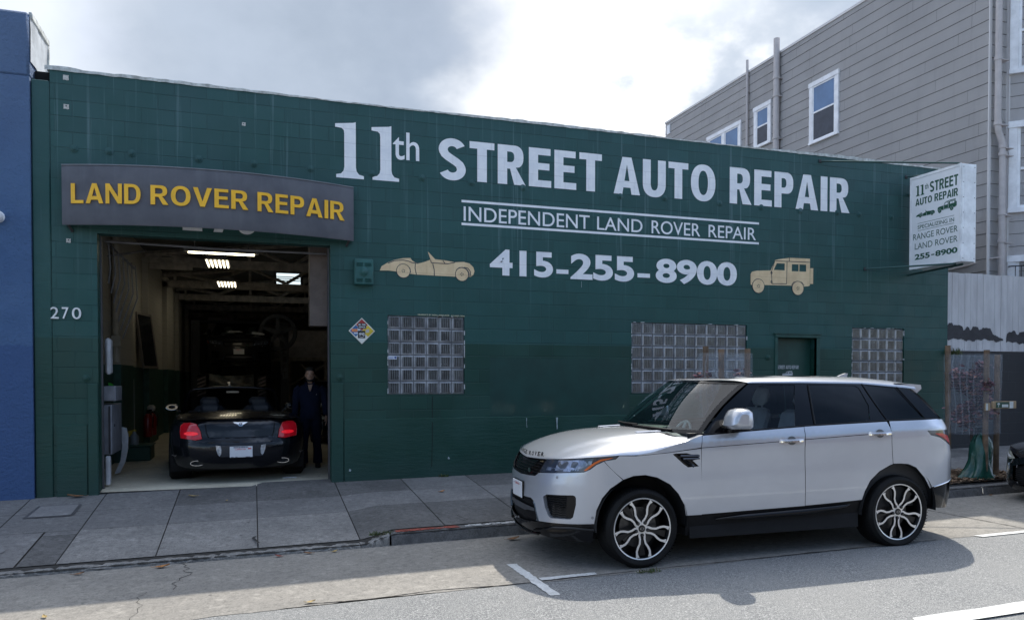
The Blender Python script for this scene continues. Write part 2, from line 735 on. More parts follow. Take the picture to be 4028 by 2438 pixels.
M_ASPH = asphalt()
M_LANE = concrete('concrete parking lane', (.262, .248, .224), (.34, .318, .282), 70, .6)
M_SW = [concrete('pavement grey', (.165, .162, .16), (.24, .234, .226), 80, .55), concrete('pavement pale', (.18, .177, .174), (.26, .252, .245), 80, .55),
        concrete('pavement dark', (.115, .113, .11), (.18, .175, .17), 110, .65), concrete('driveway apron', (.205, .20, .192), (.32, .308, .29), 70, .6)]
M_JOINT = mat('joint dirt', (.035, .033, .03), .95, world=True)
M_KERB = concrete('granite kerb', (.12, .12, .122), (.19, .187, .182), 60, .6, spots=False)
M_WHITE = concrete('white road paint', (.60, .60, .58), (.78, .78, .75), 60, .35, spots=False)

# ground to the horizon
b = B()
b.add([(-1500, -1500, -2.2), (1500, -1500, -2.2), (1500, 1500, -2.2), (-1500, 1500, -2.2)], [(0, 1, 2, 3)])
tag(b.build('ground', M_ASPH), kind='structure')

# road: asphalt with a crown, concrete parking lane along the kerb
b = B()
xs = [-60 + 4 * i for i in range(46)]
ys = [-4.94, -6.5, -8, -10, -12, -14, -18]
crown = {-4.94: .0, -6.5: .012, -8: .02, -10: .02, -12: .01, -14: -.02, -18: -.1}
b.grid([[(x, y, zg(x) - .001 + crown[y]) for x in xs] for y in ys])
tag(b.build('road', M_ASPH), kind='structure')
b = B()
b.grid([[(x, y, zg(x) + .003) for x in xs] for y in (YC + .005, -4.2, -4.90)])
# ragged outer edge over the asphalt
rag = []
x = -12
while x < 30:
    rag.append((x, -4.95 + random.uniform(-.018, .018) - .03 * math.sin(x * 1.3)))
    x += .09
top = [(x, -4.89, zg(x) + .003) for x, y in rag]
b.grid([top, [(x, y, zg(x) + .0025) for x, y in rag]])
tag(b.build('parking_lane', M_LANE), kind='structure')
# cracks and the joint across the lane
b = B()
def crack(pts, w=.012, z=.006, zf=zg):
    for (x0, y0), (x1, y1) in zip(pts, pts[1:]):
        n = max(2, int(math.hypot(x1 - x0, y1 - y0) / .05))
        for i in range(n):
            f0, f1 = i / n, (i + 1) / n
            j = lambda f: (x0 + (x1 - x0) * f, y0 + (y1 - y0) * f)
            P, Q = j(f0), j(f1)
            dx, dy = x1 - x0, y1 - y0
            l = math.hypot(dx, dy)
            k = w * random.uniform(.35, 1)
            nx, ny = -dy / l * k / 2, dx / l * k / 2
            b.add([(P[0] + nx, P[1] + ny, zf(P[0]) + z), (P[0] - nx, P[1] - ny, zf(P[0]) + z), (Q[0] - nx, Q[1] - ny, zf(Q[0]) + z), (Q[0] + nx, Q[1] + ny, zf(Q[0]) + z)], [(0, 1, 2, 3)])
crack([(10.96, YC), (11.0, -4.93)], .025)
crack([(1.93, -3.0), (1.97, -3.08), (1.95, -3.14), (2.01, -3.22), (1.96, -3.30), (1.98, -3.36), (2.05, -3.42), (2.03, -3.5), (1.95, -3.60), (1.96, -3.68), (1.90, -3.78), (1.95, -3.88), (1.93, -4.0)], .010)
crack([(1.72, -4.0), (1.70, -4.08), (1.66, -4.15), (1.69, -4.22), (1.68, -4.31), (1.74, -4.42), (1.71, -4.5), (1.73, -4.62), (1.69, -4.75), (1.70, -4.9)], .006)
crack([(3.0, -4.88), (3.5, -4.93), (4.1, -4.87), (4.7, -4.94), (6.2, -4.93), (8.0, -4.95), (9.6, -4.96)], .02)
tag(b.build('road_cracks', M_JOINT), kind='structure')

def stripe(quad, name='road_marking', z=.008):
    """worn painted stripe with ragged edges"""
    (a0, a1, a2, a3) = quad
    b = B()
    n = 26
    rows = [[], [], []]
    for i in range(n + 1):
        f = i / n
        j = lambda: random.uniform(-.008, .008)
        p = (a0[0] + (a1[0] - a0[0]) * f + j(), a0[1] + (a1[1] - a0[1]) * f + j())
        q = (a3[0] + (a2[0] - a3[0]) * f + j(), a3[1] + (a2[1] - a3[1]) * f + j())
        rows[0].append((*p, zg(p[0]) + z))
        m = ((p[0] + q[0]) / 2, (p[1] + q[1]) / 2)
        rows[1].append((*m, zg(m[0]) + z))
        rows[2].append((*q, zg(q[0]) + z))
    b.grid(rows)
    return tag(b.build(name, M_WHITE), kind='structure')
stripe([(4.945, -4.25), (4.955, -5.40), (5.045, -5.40), (5.045, -4.27)])
stripe([(5.06, -4.835), (5.62, -4.84), (5.60, -4.915), (5.05, -4.92)])
stripe([(10.13, -4.955), (13.5, -4.96), (13.5, -5.06), (10.17, -5.05)])
stripe([(7.18, -6.965), (16, -6.96), (16, -7.16), (7.1, -7.16)], z=.03)

# pavement: slabs laid as strips, dipping to the driveway
LIP = .045
def zc(x):
    """kerb-top level"""
    f = min(1, max(0, (x - 3.72) / .38))
    return zg(x) + LIP + (.135 - LIP) * (f * f * (3 - 2 * f))
def zs(x, y):
    f = -y / -YC
    return zb(x) + (zc(x) - zb(x)) * f
jx = [-9.6, -8.6, -7.6, -6.6, -5.6, -4.6, -3.6, -2.6, -1.6, -.68, -.1, .76, 1.66, 2.65, 3.72, 4.68, 5.67, 6.65, 7.6, 8.6, 9.6, 10.6, 11.55, 12.5, 13.5, 14.5, 15.5, 16.5, 17.5, 18.5, 19.5, 20.5, 24, 30]
jy = [.22, -.82, -1.63, -2.80]
b = B()
gj = B()
for i in range(len(jx) - 1):
    for j in range(3):
        x0, x1, y0, y1 = jx[i], jx[i + 1], jy[j], jy[j + 1]
        m = random.choice([0, 0, 1])
        if j == 1:
            m = 1 if x0 >= 3 else 0
        if j == 2:
            m = 0
        if j == 0:
            m = random.choice([0, 0, 2])
        if j == 2 and .7 < x0 < 3.6:
            m = 3
        if j == 2 and 3.6 < x0:
            m = 2 if x0 < 5 else random.choice([0, 2])
        if x0 < 0 and j == 2:
            m = 1
        g = .006
        tx = [x0 + g + (x1 - x0 - 2 * g) * k / 8 for k in range(9)]
        if j == 2 and -.15 < x0 < .1:
            # the patched dark strip beside the driveway
            b.mat(1).grid([[(x, y, zs(x, y)) for x in (x0 + g, .40)] for y in (y0 - g, -2.2, y1 + g)])
            b.mat(2).grid([[(x, y, zs(x, y)) for x in (.42, x1 - g)] for y in (y0 - g - .16, -2.3, y1 + g)])
            b.mat(0).grid([[(x, y, zs(x, y)) for x in (.42, x1 - g)] for y in (y0 - g, y0 - g - .15)])
            continue
        b.mat(m)
        b.grid([[(x, y, zs(x, y)) for x in tx] for y in (y0 - g * .6, (y0 + y1) / 2, y1 + g * .6)])
tag(b.build('pavement', M_SW), kind='structure')
gj.grid([[(x, y, zs(x, y) - .010) for x in [-9.6 + k * .12 for k in range(331)]] for y in (.25, -1.4, -2.96)])
tag(gj.build('pavement_joints', M_JOINT), kind='structure')
b = B()
crack([(4.69, -1.72), (4.66, -2.1), (4.74, -2.3), (4.9, -2.42), (4.95, -2.8)], .014, .003, lambda x: zs(x, -2.2) + .0)
crack([(2.62, -2.1), (2.66, -2.3), (2.60, -2.45), (2.66, -2.75)], .03, .004, lambda x: zs(x, -2.4))
tag(b.build('pavement_cracks', M_JOINT), kind='structure')

# dropped kerb lip, and the granite kerb beyond it
def kerb(x0, x1, name, n=60, rough=.008, w=.17):
    rows = [[] for _ in range(5)]
    for i in range(n + 1):
        x = x0 + (x1 - x0) * i / n
        j = lambda s=1: random.uniform(-rough, rough) * s
        t = zc(x)
        yb = YC + w
        rows[0].append((x, yb, t + .001))
        rows[1].append((x, YC + .045 + j(), t + j(.4)))
        rows[2].append((x, YC + .008 + j(), t - .028 + j()))
        rows[3].append((x, YC + j(), zg(x) + .02 + j()))
        rows[4].append((x, YC - .004, zg(x) - .05))
    b = B()
    b.grid(rows)
    return b
tag(kerb(-9.6, 3.70, 'kerb', 260, .014).build('dropped_kerb', M_SW[3]), kind='structure')
b = kerb(3.705, 4.02, 'kerb', 12, .02)
tag(b.build('kerb_transition', M_SW[3]), kind='structure')
x = 4.04
for ln in (1.62, 1.75, 1.8, 1.7, 1.75, 1.8, 1.7, 1.8, 1.8, 1.8, 1.8, 1.8, 2.4):
    b = kerb(x, x + ln - .015, 'kerb', 26, .006)
    for xx in (x, x + ln - .015):
        b.add([(xx, YC + .17, zc(xx)), (xx, YC + .045, zc(xx)), (xx, YC, zg(xx)), (xx, YC + .17, zg(xx))], [(0, 1, 2, 3), (3, 2, 1, 0)])
    tag(b.build('kerb', M_KERB), kind='structure')
    x += ln
# worn red and white paint left on the kerb top
def kerb_paint(x0, x1, m, cover=.55):
    b = B()
    x = x0
    while x < x1:
        for k in range(6):
            if random.random() < cover:
                y = YC + .05 + .017 * k + random.uniform(-.005, .005)
                s = random.uniform(.012, .04)
                b.add([(x - s, y - .010, zc(x) + .006), (x + s, y - .011, zc(x) + .006), (x + s * .8, y + .011, zc(x) + .006), (x - s * .7, y + .010, zc(x) + .006)], [(0, 1, 2, 3)])
        x += .028
    return tag(b.build('kerb_paint', m), kind='structure')
kerb_paint(4.12, 4.80, mat('worn red paint', (.34, .085, .06), .8, var=.3, vs=30, world=True), .62)
M_WORN = mat('worn white paint', (.55, .56, .56), .8, var=.25, vs=40, world=True)
kerb_paint(4.92, 5.6, M_WORN, .5)
kerb_paint(5.7, 6.3, M_WORN, .35)

# utility cover and valve cover in the pavement
M_COVER = concrete('utility cover', (.20, .198, .20), (.25, .245, .24), 60, .3)
M_RIM = mat('cover rim', (.10, .10, .105), .7, .3, world=True)
t0 = thing('utility_cover', 'concrete utility box cover let into the pavement by the blue wall', 'utility cover', (.28, -.75, zs(.28, -.75)))
def on_sw(p, dz):
    return (p[0], p[1], zs(p[0], p[1]) + dz)
b = B()
q = [(.04, -1.02), (.53, -1.02), (.57, -.98), (.57, -.50), (.53, -.46), (.08, -.46)]
b.add([on_sw(p, .006) for p in q], [tuple(range(6))])
b.build('frame', M_RIM, t0)
b = B()
q = [(.085, -.985), (.52, -.985), (.535, -.965), (.535, -.515), (.515, -.495), (.115, -.495)]
b.add([on_sw(p, .010) for p in q], [tuple(range(6))])
b.build('lid', M_COVER, t0)
b = B()
b.add([on_sw((.02 + .17 * math.cos(a * .4), -2.26 + .14 * math.sin(a * .4)), .008) for a in range(16)], [tuple(range(16))])
tag(b.build('valve_cover', M_COVER, org=(.02, -2.26, zs(.02, -2.26))), 'small round pale valve cover in the pavement at the left edge', 'valve cover')

# ================================================================ GREEN AUTO REPAIR BUILDING
ROW = .2032
RZ0 = 1.565 + (18.7 - 16) * ROW          # a mortar course

def cmu(t, strength=.6, dist=.006):
    """mortar joints of painted concrete block: returns (mask, normal)"""
    sp = t.n('SeparateXYZ')
    p = t.pos()
    t.l(p, sp.inputs[0])
    wob = t.math('MULTIPLY', t.math('SUBTRACT', t.noise(p, 7, 2), .5), .012)
    u = t.math('ADD', sp.outputs[0], t.math('ADD', wob, 8.0 * .4064 + .2))
    w = t.math('ADD', sp.outputs[2], t.math('ADD', wob, 40 * ROW - RZ0))
    cb = t.n('CombineXYZ')
    t.l(u, cb.inputs[0])
    t.l(w, cb.inputs[1])
    br = t.n('TexBrick', Scale=1.0)
    br.offset = .5
    for k, v in (('Brick Width', .4064), ('Row Height', ROW), ('Mortar Size', .006), ('Mortar Smooth', .5), ('Bias', 0.0)):
        br.inputs[k].default_value = v
    br.inputs['Color1'].default_value = (0, 0, 0, 1)
    br.inputs['Color2'].default_value = (1, 1, 1, 1)
    br.inputs['Mortar'].default_value = (.5, .5, .5, 1)
    t.l(cb.outputs[0], br.inputs['Vector'])
    # joints are deeper in places, nearly filled with paint in others
    fill = t.ramp(t.noise(p, 1.7, 4, .6), .30, .62, .15, 1.0)
    fr = t.math('FRACT', t.math('DIVIDE', w, ROW))
    bed = t.ramp(t.math('ABSOLUTE', t.math('SUBTRACT', fr, .5)), .462, .485)
    mort = t.math('MULTIPLY', t.math('MAXIMUM', t.math('MULTIPLY', bed, .72), t.math('MULTIPLY', br.outputs['Fac'], .62)), fill)
    h = t.math('SUBTRACT', t.math('MULTIPLY', t.noise(p, 55, 4, .65), .25), mort)
    t.bump(h, strength, dist)
    return mort, br.outputs['Color'], sp


def green_wall(name, smooth=False):
    t = NT(name)
    p = t.pos()
    if smooth:
        sp = t.n('SeparateXYZ')
        t.l(p, sp.inputs[0])
        t.bump(t.math('ADD', t.noise(p, 4, 5, .6, (1, 1, 6)), t.math('MULTIPLY', t.noise(p, 60, 3), .25)), .35, .02)
        mort, tone = None, None
    else:
        mort, tone, sp = cmu(t, .9, .008)
    z = sp.outputs[2]
    big = t.noise(p, .7, 5, .6)
    up = t.mix(t.ramp(big, .3, .7), (.0125, .068, .060), (.018, .080, .075))
    # blue-grey mixed in towards the top, in uneven patches
    top_tint = t.math('MULTIPLY', t.ramp(z, 2.6, 5.6, .0, .55), t.ramp(t.noise(p, 1.3, 4), .25, .7, .4, 1))
    up = t.mix(top_tint, up, (.035, .087, .096))
    lo = t.mix(t.ramp(t.noise(p, 1.1, 4), .35, .65), (.0065, .046, .033), (.0135, .059, .046))
    step = t.ramp(z, 2.09, 2.094)
    col = t.mix(step, lo, up)
    if tone is not None:
        col = t.mix(.16, col, t.mix(.5, col, tone, 'OVERLAY'))
        col = t.mix(t.math('MULTIPLY', mort, .50), col, (.007, .034, .032))
    # water streaks
    st = t.noise(p, 1.0, 3, .6, (14, 1, .35))
    st2 = t.ramp(st, .56, .72, 0, .5)
    col = t.mix(t.math('MULTIPLY', st2, t.ramp(z, 2.0, 4.4)), col, (.13, .21, .225))
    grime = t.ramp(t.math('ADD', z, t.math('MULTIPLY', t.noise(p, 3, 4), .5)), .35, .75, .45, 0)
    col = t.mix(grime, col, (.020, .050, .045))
    return t.set(col, t.ramp(t.noise(p, 2.2, 4), .3, .7, .42, .62), spec=.4)


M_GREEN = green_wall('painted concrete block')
M_GSM = green_wall('painted smooth render', True)
M_GTRIM = mat('green trim', (.010, .062, .050), .5, var=.2, world=True)
M_FLASH = mat('weathered flashing', (.50, .52, .50), .6, var=.35, vs=9, bump=.3, bs=20, world=True)

shop = thing('auto_repair_building', 'long green painted block building with white AUTO REPAIR lettering', 'building', (7.6, 0, .1))
OPEN = (.68, 3.676, -.3, 3.47)
W1 = (4.497, 5.669, 1.327, 2.498)
W2 = (8.501, 10.727, 1.318, 2.489)
W3 = (12.982, 14.193, 1.275, 2.494)
DOOR = (11.36, 12.19, -.3, 2.285)
HOLES = [OPEN, W1, W2, W3, DOOR]


def holed_wall(b, x0, x1, z0, z1, holes, y0, y1):
    xs = sorted({x0, x1} | {h[0] for h in holes} | {h[1] for h in holes})
    zs_ = sorted({z0, z1} | {max(z0, h[2]) for h in holes} | {h[3] for h in holes})
    for i in range(len(xs) - 1):
        for j in range(len(zs_) - 1):
            cx, cz = (xs[i] + xs[i + 1]) / 2, (zs_[j] + zs_[j + 1]) / 2
            if any(h[0] < cx < h[1] and h[2] < cz < h[3] for h in holes):
                continue
            a, c, e, f = xs[i], xs[i + 1], zs_[j], zs_[j + 1]
            b.add([(a, y0, e), (c, y0, e), (c, y0, f), (a, y0, f)], [(0, 1, 2, 3)])
            b.add([(a, y1, e), (c, y1, e), (c, y1, f), (a, y1, f)], [(3, 2, 1, 0)])
    for (a, c, e, f) in list(holes):
        e = max(e, z0)
        b.add([(a, y0, e), (a, y1, e), (a, y1, f), (a, y0, f)], [(0, 1, 2, 3)])
        b.add([(c, y0, e), (c, y1, e), (c, y1, f), (c, y0, f)], [(3, 2, 1, 0)])
        b.add([(a, y0, f), (c, y0, f), (c, y1, f), (a, y1, f)], [(3, 2, 1, 0)])
        b.add([(a, y0, e), (c, y0, e), (c, y1, e), (a, y1, e)], [(0, 1, 2, 3)])
    b.add([(x0, y0, z0), (x0, y1, z0), (x0, y1, z1), (x0, y0, z1)], [(3, 2, 1, 0)])
    b.add([(x1, y0, z0), (x1, y1, z0), (x1, y1, z1), (x1, y0, z1)], [(0, 1, 2, 3)])
    b.add([(x0, y0, z1), (x1, y0, z1), (x1, y1, z1), (x0, y1, z1)], [(0, 1, 2, 3)])
    return b


XL, XR, DEEP = .045, 15.25, 27.0
b = B()
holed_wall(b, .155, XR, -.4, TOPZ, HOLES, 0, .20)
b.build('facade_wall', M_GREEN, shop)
b = B()
b.rbox((-.055, -.012, -.4), (.15, .18, TOPZ - .155), .012)
b.build('corner_pilaster', M_GSM, shop)
# smooth rendered plinth, two centimetres proud of the block
b = B()
for a, c in ((3.86, 11.30), (12.25, XR)):
    n = int((c - a) / .12)
    rows = [[], [], [], []]
    for i in range(n + 1):
        x = a + (c - a) * i / n
        w = random.uniform(-.004, .004)
        top = .962 + random.uniform(-.006, .006)
        rows[0].append((x, -.001, top + .012))
        rows[1].append((x, -.020 + w, top))
        rows[2].append((x, -.026 + w, .62))
        rows[3].append((x, -.030 + w, -.35))
    b.grid(rows)
    b.add([(a, 0, -.35), (a, 0, .97), (a, -.024, .96), (a, -.03, -.35)], [(0, 1, 2, 3)])
rows = [[], [], []]
for i in range(7):
    x = .19 + .35 * i / 6
    rows[0].append((x, -.001, .966))
    rows[1].append((x, -.018, .957))
    rows[2].append((x, -.026, -.35))
b.grid(rows)
b.build('base_plaster', M_GSM, shop, smooth=40)
# door-opening guards
for p_, q_ in (((.555, -.03, -.35), (.676, .21, 1.50)), ((3.68, -.03, -.35), (3.85, .21, 1.50))):
    b = B()
    b.rbox(p_, q_, .01)
    b.build('jamb_guard', M_GSM, shop)
M_TRACK = mat('steel track', (.10, .10, .11), .5, .6)
for p_, q_ in (((.672, .20, -.1), (.70, .26, 3.5)), ((3.655, .20, -.1), (3.69, .30, 3.5))):
    b = B()
    b.rbox(p_, q_, .004)
    b.build('door_track', M_TRACK, shop)
# parapet flashing with a ragged edge
b = B()
n = 170
rows = [[] for _ in range(4)]
for i in range(n + 1):
    x = .10 + (XR - .10) * i / n
    j = random.uniform
    dz = j(-.006, .010) + (.02 * math.exp(-((x - .25) / .3) ** 2)) + .012 * math.sin(x * 1.1) + (.012 * j(0, 1) if x > 8.5 else 0)
    rows[0].append((x, -.012 + j(-.004, .004), TOPZ - .012 + j(-.008, .002)))
    rows[1].append((x, -.014 + j(-.004, .004), TOPZ + .012 + dz))
    rows[2].append((x, .09, TOPZ + .022 + dz))
    rows[3].append((x, .215, TOPZ + .005))
b.grid(rows)
b.build('parapet_flashing', M_FLASH, shop)
# side, back and roof of the shed, interior skin
M_CREAM = NT('cream block interior')
_m, _c, _s = cmu(M_CREAM, .5, .006)
M_CREAM = M_CREAM.set(M_CREAM.mix(M_CREAM.math('MULTIPLY', _m, .5), (.40, .385, .35), (.13, .12, .11)), .7)
M_DGREEN = mat('dark green wainscot', (.018, .075, .060), .5, var=.25, world=True)
M_ROOF = mat('roof felt', (.12, .12, .12), .9, world=True)
M_TIMB = mat('old timber', (.45, .41, .37), .8, var=.3, world=True)
M_RUST = mat('dark steel', (.05, .05, .055), .5, .4, world=True)
b = B()
b.box((XL, .20, -.4), (.28, DEEP, 5.4))
b.box((XR - .2, .20, -.4), (XR, DEEP, 5.4))
b.box((XL, DEEP, -.4), (XR, DEEP + .2, 5.4))
b.build('side_walls', M_CREAM, shop)
b = B()
b.box((.281, .3, -.1), (.292, DEEP, 1.80))
b.build('wainscot', M_DGREEN, shop)
for y0, y1 in ((3.7, 5.2), (7.56, 9.27), (11.6, 13.35), (15.0, 16.4), (19, 20.5)):
    b = B()
    b.box((.28, y0, 1.81), (.40, y1, 4.25))
    b.mat(1).box((.28, y0, -.1), (.41, y1, 1.81)).mat(0)
    b.build('pilaster', [M_CREAM, M_DGREEN], shop)
# pitched roof over timber trusses
b = B()
RX = 7.6
for s, (x0, z0, x1, z1) in enumerate(((.05, 4.45, RX, 5.36), (RX, 5.36, 15.25, 4.45))):
    b.add([(x0, .2, z0), (x1, .2, z1), (x1, DEEP, z1), (x0, DEEP, z0), (x0, .2, z0 + .12), (x1, .2, z1 + .12), (x1, DEEP, z1 + .12), (x0, DEEP, z0 + .12)],
          [(0, 3, 2, 1), (4, 5, 6, 7), (0, 1, 5, 4), (3, 7, 6, 2)])
b.build('roof', M_ROOF, shop)
for y in (8.0, 11.7, 15.3, 19.0, 22.6):
    cz = .08 if y == 8.0 else 0
    b = B()
    b.box((.28, y - .04, 4.06 + cz), (15.05, y + .04, 4.26 + cz))
    b.box((.28, y - .10, 4.06), (1.3, y - .041, 4.20))
    zr = lambda x: 4.42 + (min(x, 15.25 - x)) / 7.6 * .9
    for k in range(-0, 8):
        x = .6 + k * 1.95
        x2 = x + .98
        b.box((x - .035, y - .035, 4.27), (x + .035, y + .035, zr(x)))
        d = Vector((x2 - x, 0, 4.27 - zr(x)))
        b.tube([(x, y, zr(x) - .05), (x2, y, 4.28)], .045, 4)
        b.tube([(x2, y, 4.28), (min(x + 1.95, 15), y, zr(min(x + 1.95, 15)) - .05)], .045, 4)
    for s in (0, 1):
        xa, xb = (.3, 7.6) if s == 0 else (15.0, 7.6)
        b.tube([(xa, y, zr(xa) - .06), (xb, y, zr(xb) - .06)], .065, 4)
    b.build('roof_truss', M_TIMB, shop)
tag(B().grid([[(x, y, .078 - (.0 if y > .15 else .02)) for x in (.05, 4, 8, 15.2)] for y in (.02, .2, 8, 27)]).build('garage_floor', concrete('garage floor', (.52, .47, .36), (.70, .64, .50), 30, .12, spots=True)), kind='structure')

# ---- glass block windows
M_BLOCK = NT('glass block')
_v = M_BLOCK.pos()
_n = M_BLOCK.n('TexVoronoi', Scale=5.0)
M_BLOCK.l(_v, _n.inputs['Vector'])
_c = M_BLOCK.mix(M_BLOCK.ramp(M_BLOCK.noise(_v, 2.1, 4, .6), .3, .7), (.040, .043, .046), (.125, .13, .13))
_c = M_BLOCK.mix(M_BLOCK.ramp(_n.outputs['Color'], .1, .9, 0, .3), _c, (.10, .078, .08))
_c = M_BLOCK.mix(M_BLOCK.ramp(M_BLOCK.noise(_v, 26, 2), .66, .74, 0, .5), _c, (.45, .45, .47))
M_BLOCK = M_BLOCK.set(_c, .12, spec=.6)
M_FLUTE = mat('glass block flutes', (.19, .20, .205), .15, var=.4, vs=5, spec=.6, world=True)
M_BRIM = mat('glass block rim', (.36, .37, .39), .15, var=.35, vs=4, spec=.6, world=True)
M_GROUT = mat('glass block grout', (.10, .10, .11), .7, var=.3, world=True)
M_PEEL = mat('peeling white putty', (.55, .56, .56), .8, var=.3, world=True)

def block_window(w, nx, nz, label):
    x0, x1, z0, z1 = w
    o = B()
    o.box((x0 + .001, .04, z0 + .001), (x1 - .001, .10, z1 - .001))
    root = o.build('glass_block_window', M_GROUT, shop)
    root['label'] = label
    px, pz = (x1 - x0) / nx, (z1 - z0) / nz
    g = B()
    for i in range(nx):
        for j in range(nz):
            a, c, e, f = x0 + i * px + .004, x0 + (i + 1) * px - .004, z0 + j * pz + .005, z0 + (j + 1) * pz - .005
            m = .022
            # bevelled rim then a fluted face
            y0, y1 = .040, .012
            g.mat(2).add([(a, y0, e), (c, y0, e), (c, y0, f), (a, y0, f), (a + m, y1, e + m), (c - m, y1, e + m), (c - m, y1, f - m), (a + m, y1, f - m)],
                  [(0, 1, 5, 4), (1, 2, 6, 5), (2, 3, 7, 6), (3, 0, 4, 7)])
            K = 10
            a2, c2, e2, f2 = a + m, c - m, e + m, f - m
            vs = []
            for k in range(K + 1):
                x = a2 + (c2 - a2) * k / K
                y = y1 + (.013 if k % 2 == 0 and 0 < k < K else 0.0)
                vs += [(x, y, e2), (x, y, f2)]
            for k in range(K):
                g.mat(0 if k % 2 else 0)
                g.add([vs[2 * k], vs[2 * k + 2], vs[2 * k + 3], vs[2 * k + 1]], [(0, 1, 2, 3)])
            g.mat(1)
            for k in range(1, K, 2):
                x = a2 + (c2 - a2) * k / K
                g.box((x - .0038, y1 - .003, e2), (x + .0038, y1 + .004, f2))
    g.build('panes', [M_BLOCK, M_FLUTE, M_BRIM], root, ORG[shop.name])
    e_ = B()
    for k in range(20):
        t = random.random()
        s = random.choice('LLRT')
        ln = random.uniform(.02, .10)
        if s == 'L':
            e_.box((x0 - .004, -.004, z0 + t * (z1 - z0 - ln)), (x0 + random.uniform(.002, .008), .03, z0 + t * (z1 - z0 - ln) + ln))
        elif s == 'R':
            e_.box((x1 - random.uniform(.002, .006), -.004, z0 + t * (z1 - z0 - ln)), (x1 + .004, .03, z0 + t * (z1 - z0 - ln) + ln))
        else:
            e_.box((x0 + t * (x1 - x0 - ln), -.004, z1 - .006), (x0 + t * (x1 - x0 - ln) + ln, .03, z1 + .004))
    e_.build('putty', M_PEEL, root, ORG[shop.name])
    return root
ORG_KEEP = ORG[shop.name]
block_window(W1, 6, 6, 'square glass block window nearest the garage door')
block_window(W2, 11, 6, 'widest glass block window')
block_window(W3, 6, 6, 'glass block window right of the entry door')

# ---- entry door
d = B()
d.rbox((11.30, -.025, 2.285), (12.26, .05, 2.345), .006)
d.box((11.27, -.035, 2.345), (12.29, .02, 2.362))
d.rbox((11.30, -.02, -.3), (11.36, .06, 2.285), .006)
d.rbox((12.19, -.02, -.3), (12.26, .06, 2.285), .006)
d.build('door_frame', M_GTRIM, shop)
d = B()
d.rbox((11.365, .15, -.1), (12.185, .19, 2.28), .004)
door = d.build('entry_door', mat('worn green door', (.010, .052, .041), .45, var=.3, vs=2, bump=.2, bs=8, world=True), shop)
M_PALE = mat('pale paint', (.50, .52, .54), .6, var=.15, world=True)
d = B()
F = lambda y: (lambda u, v, dd: (u, y + dd, v))
put(d, fit(curve_mesh(text='11', bold=.02), 11.40, 11.445, 1.735, 1.83), F(.147))
put(d, fit(curve_mesh(text='th', bold=.01), 11.45, 11.475, 1.78, 1.83), F(.147))
put(d, fit(word('STREET AUTO REPAIR'), 11.48, 11.93, 1.735, 1.80), F(.147))
d.build('door_lettering', M_PALE, door, ORG[shop.name])

# ---------------------------------------------------------------- painted lettering on the wall
def paint_on_block(name, c0, c1):
    t = NT(name)
    m, tone, sp = cmu(t, .5, .006)
    p = t.pos()
    col = t.mix(t.ramp(t.noise(p, 5, 4, .6), .3, .7), c0, c1)
    col = t.mix(t.math('MULTIPLY', m, .35), col, tuple(x * .45 for x in c0))
    st = t.ramp(t.noise(p, 1.0, 4, .6, (11, 1, .8)), .55, .75, 0, .25)
    col = t.mix(st, col, tuple(x * .7 for x in c0))
    return t.set(col, .55)


M_LET = paint_on_block('white sign paint', (.78, .80, .84), (.90, .905, .92))
M_CRM = paint_on_block('cream sign paint', (.68, .50, .29), (.80, .61, .37))
M_CRML = paint_on_block('pale outline paint', (.70, .62, .45), (.78, .70, .54))
M_LINE = mat('dark line paint', (.012, .030, .055), .6, world=True)
WALLF = lambda y: (lambda u, v, d: (u, y + d, v))
ONE = [(.03, 0), (1, 0), (1, .055), (.83, .075), (.745, .13), (.72, .2), (.72, 1.0), (.62, .982), (.0, .945), (.0, .885), (.22, .875), (.30, .84), (.315, .78), (.315, .2), (.29, .13), (.2, .075), (.03, .055)]
def serif_one(x0, x1, z0, z1):
    return fit(curve_mesh([ONE]), x0, x1, z0, z1)
def put_word(b, VF, y=-.004):
    put(b, VF, WALLF(y))
def lettering(name, items, m, y=-.004):
    for VF in items:
        b = B()
        put_word(b, VF, y)
        b.build(name, m, shop)
def txt(s, bold, *box):
    return fit(curve_mesh(text=s, bold=bold), *box)
def wrd(s, *box, st=.215, t=.175, k=.92, gap=.075):
    return fit(word(s, st, t, k, gap), *box)

lettering('painted_lettering', [serif_one(3.751, 4.157, 4.455, 5.268), serif_one(4.270, 4.672, 4.46, 5.265), txt('th', .006, 4.582, 4.975, 4.785, 5.195),
                                wrd('STREET', 5.271, 7.957, 4.548, 5.178), wrd('AUTO', 8.168, 10.075, 4.552, 5.170), wrd('REPAIR', 10.358, 12.898, 4.560, 5.176)], M_LET)
lettering('painted_tagline', [txt('INDEPENDENT', .004, 5.656, 7.744, 3.955, 4.172), txt('LAND', .004, 7.875, 8.692, 3.957, 4.168), txt('ROVER', .004, 8.860, 9.784, 3.955, 4.172), txt('REPAIR', .004, 9.945, 10.895, 3.958, 4.168)], M_LET)
for z in (4.232, 3.888):
    b = B()
    b.add([(5.623, -.004, z), (10.955, -.004, z), (10.955, -.004, z + .036), (5.623, -.004, z + .036)], [(0, 1, 2, 3)])
    b.build('painted_rule', M_LET, shop)
lettering('painted_phone_number', [txt('415', .034, 6.071, 7.114, 3.150, 3.555), txt('255', .034, 7.413, 8.542, 3.142, 3.556), txt('8900', .034, 8.94, 10.512, 3.145, 3.553),
                                   ([(7.171, 3.222), (7.377, 3.222), (7.377, 3.29), (7.171, 3.29)], [(0, 1, 2, 3)]), ([(8.603, 3.222), (8.833, 3.222), (8.833, 3.29), (8.603, 3.29)], [(0, 1, 2, 3)])], M_LET)
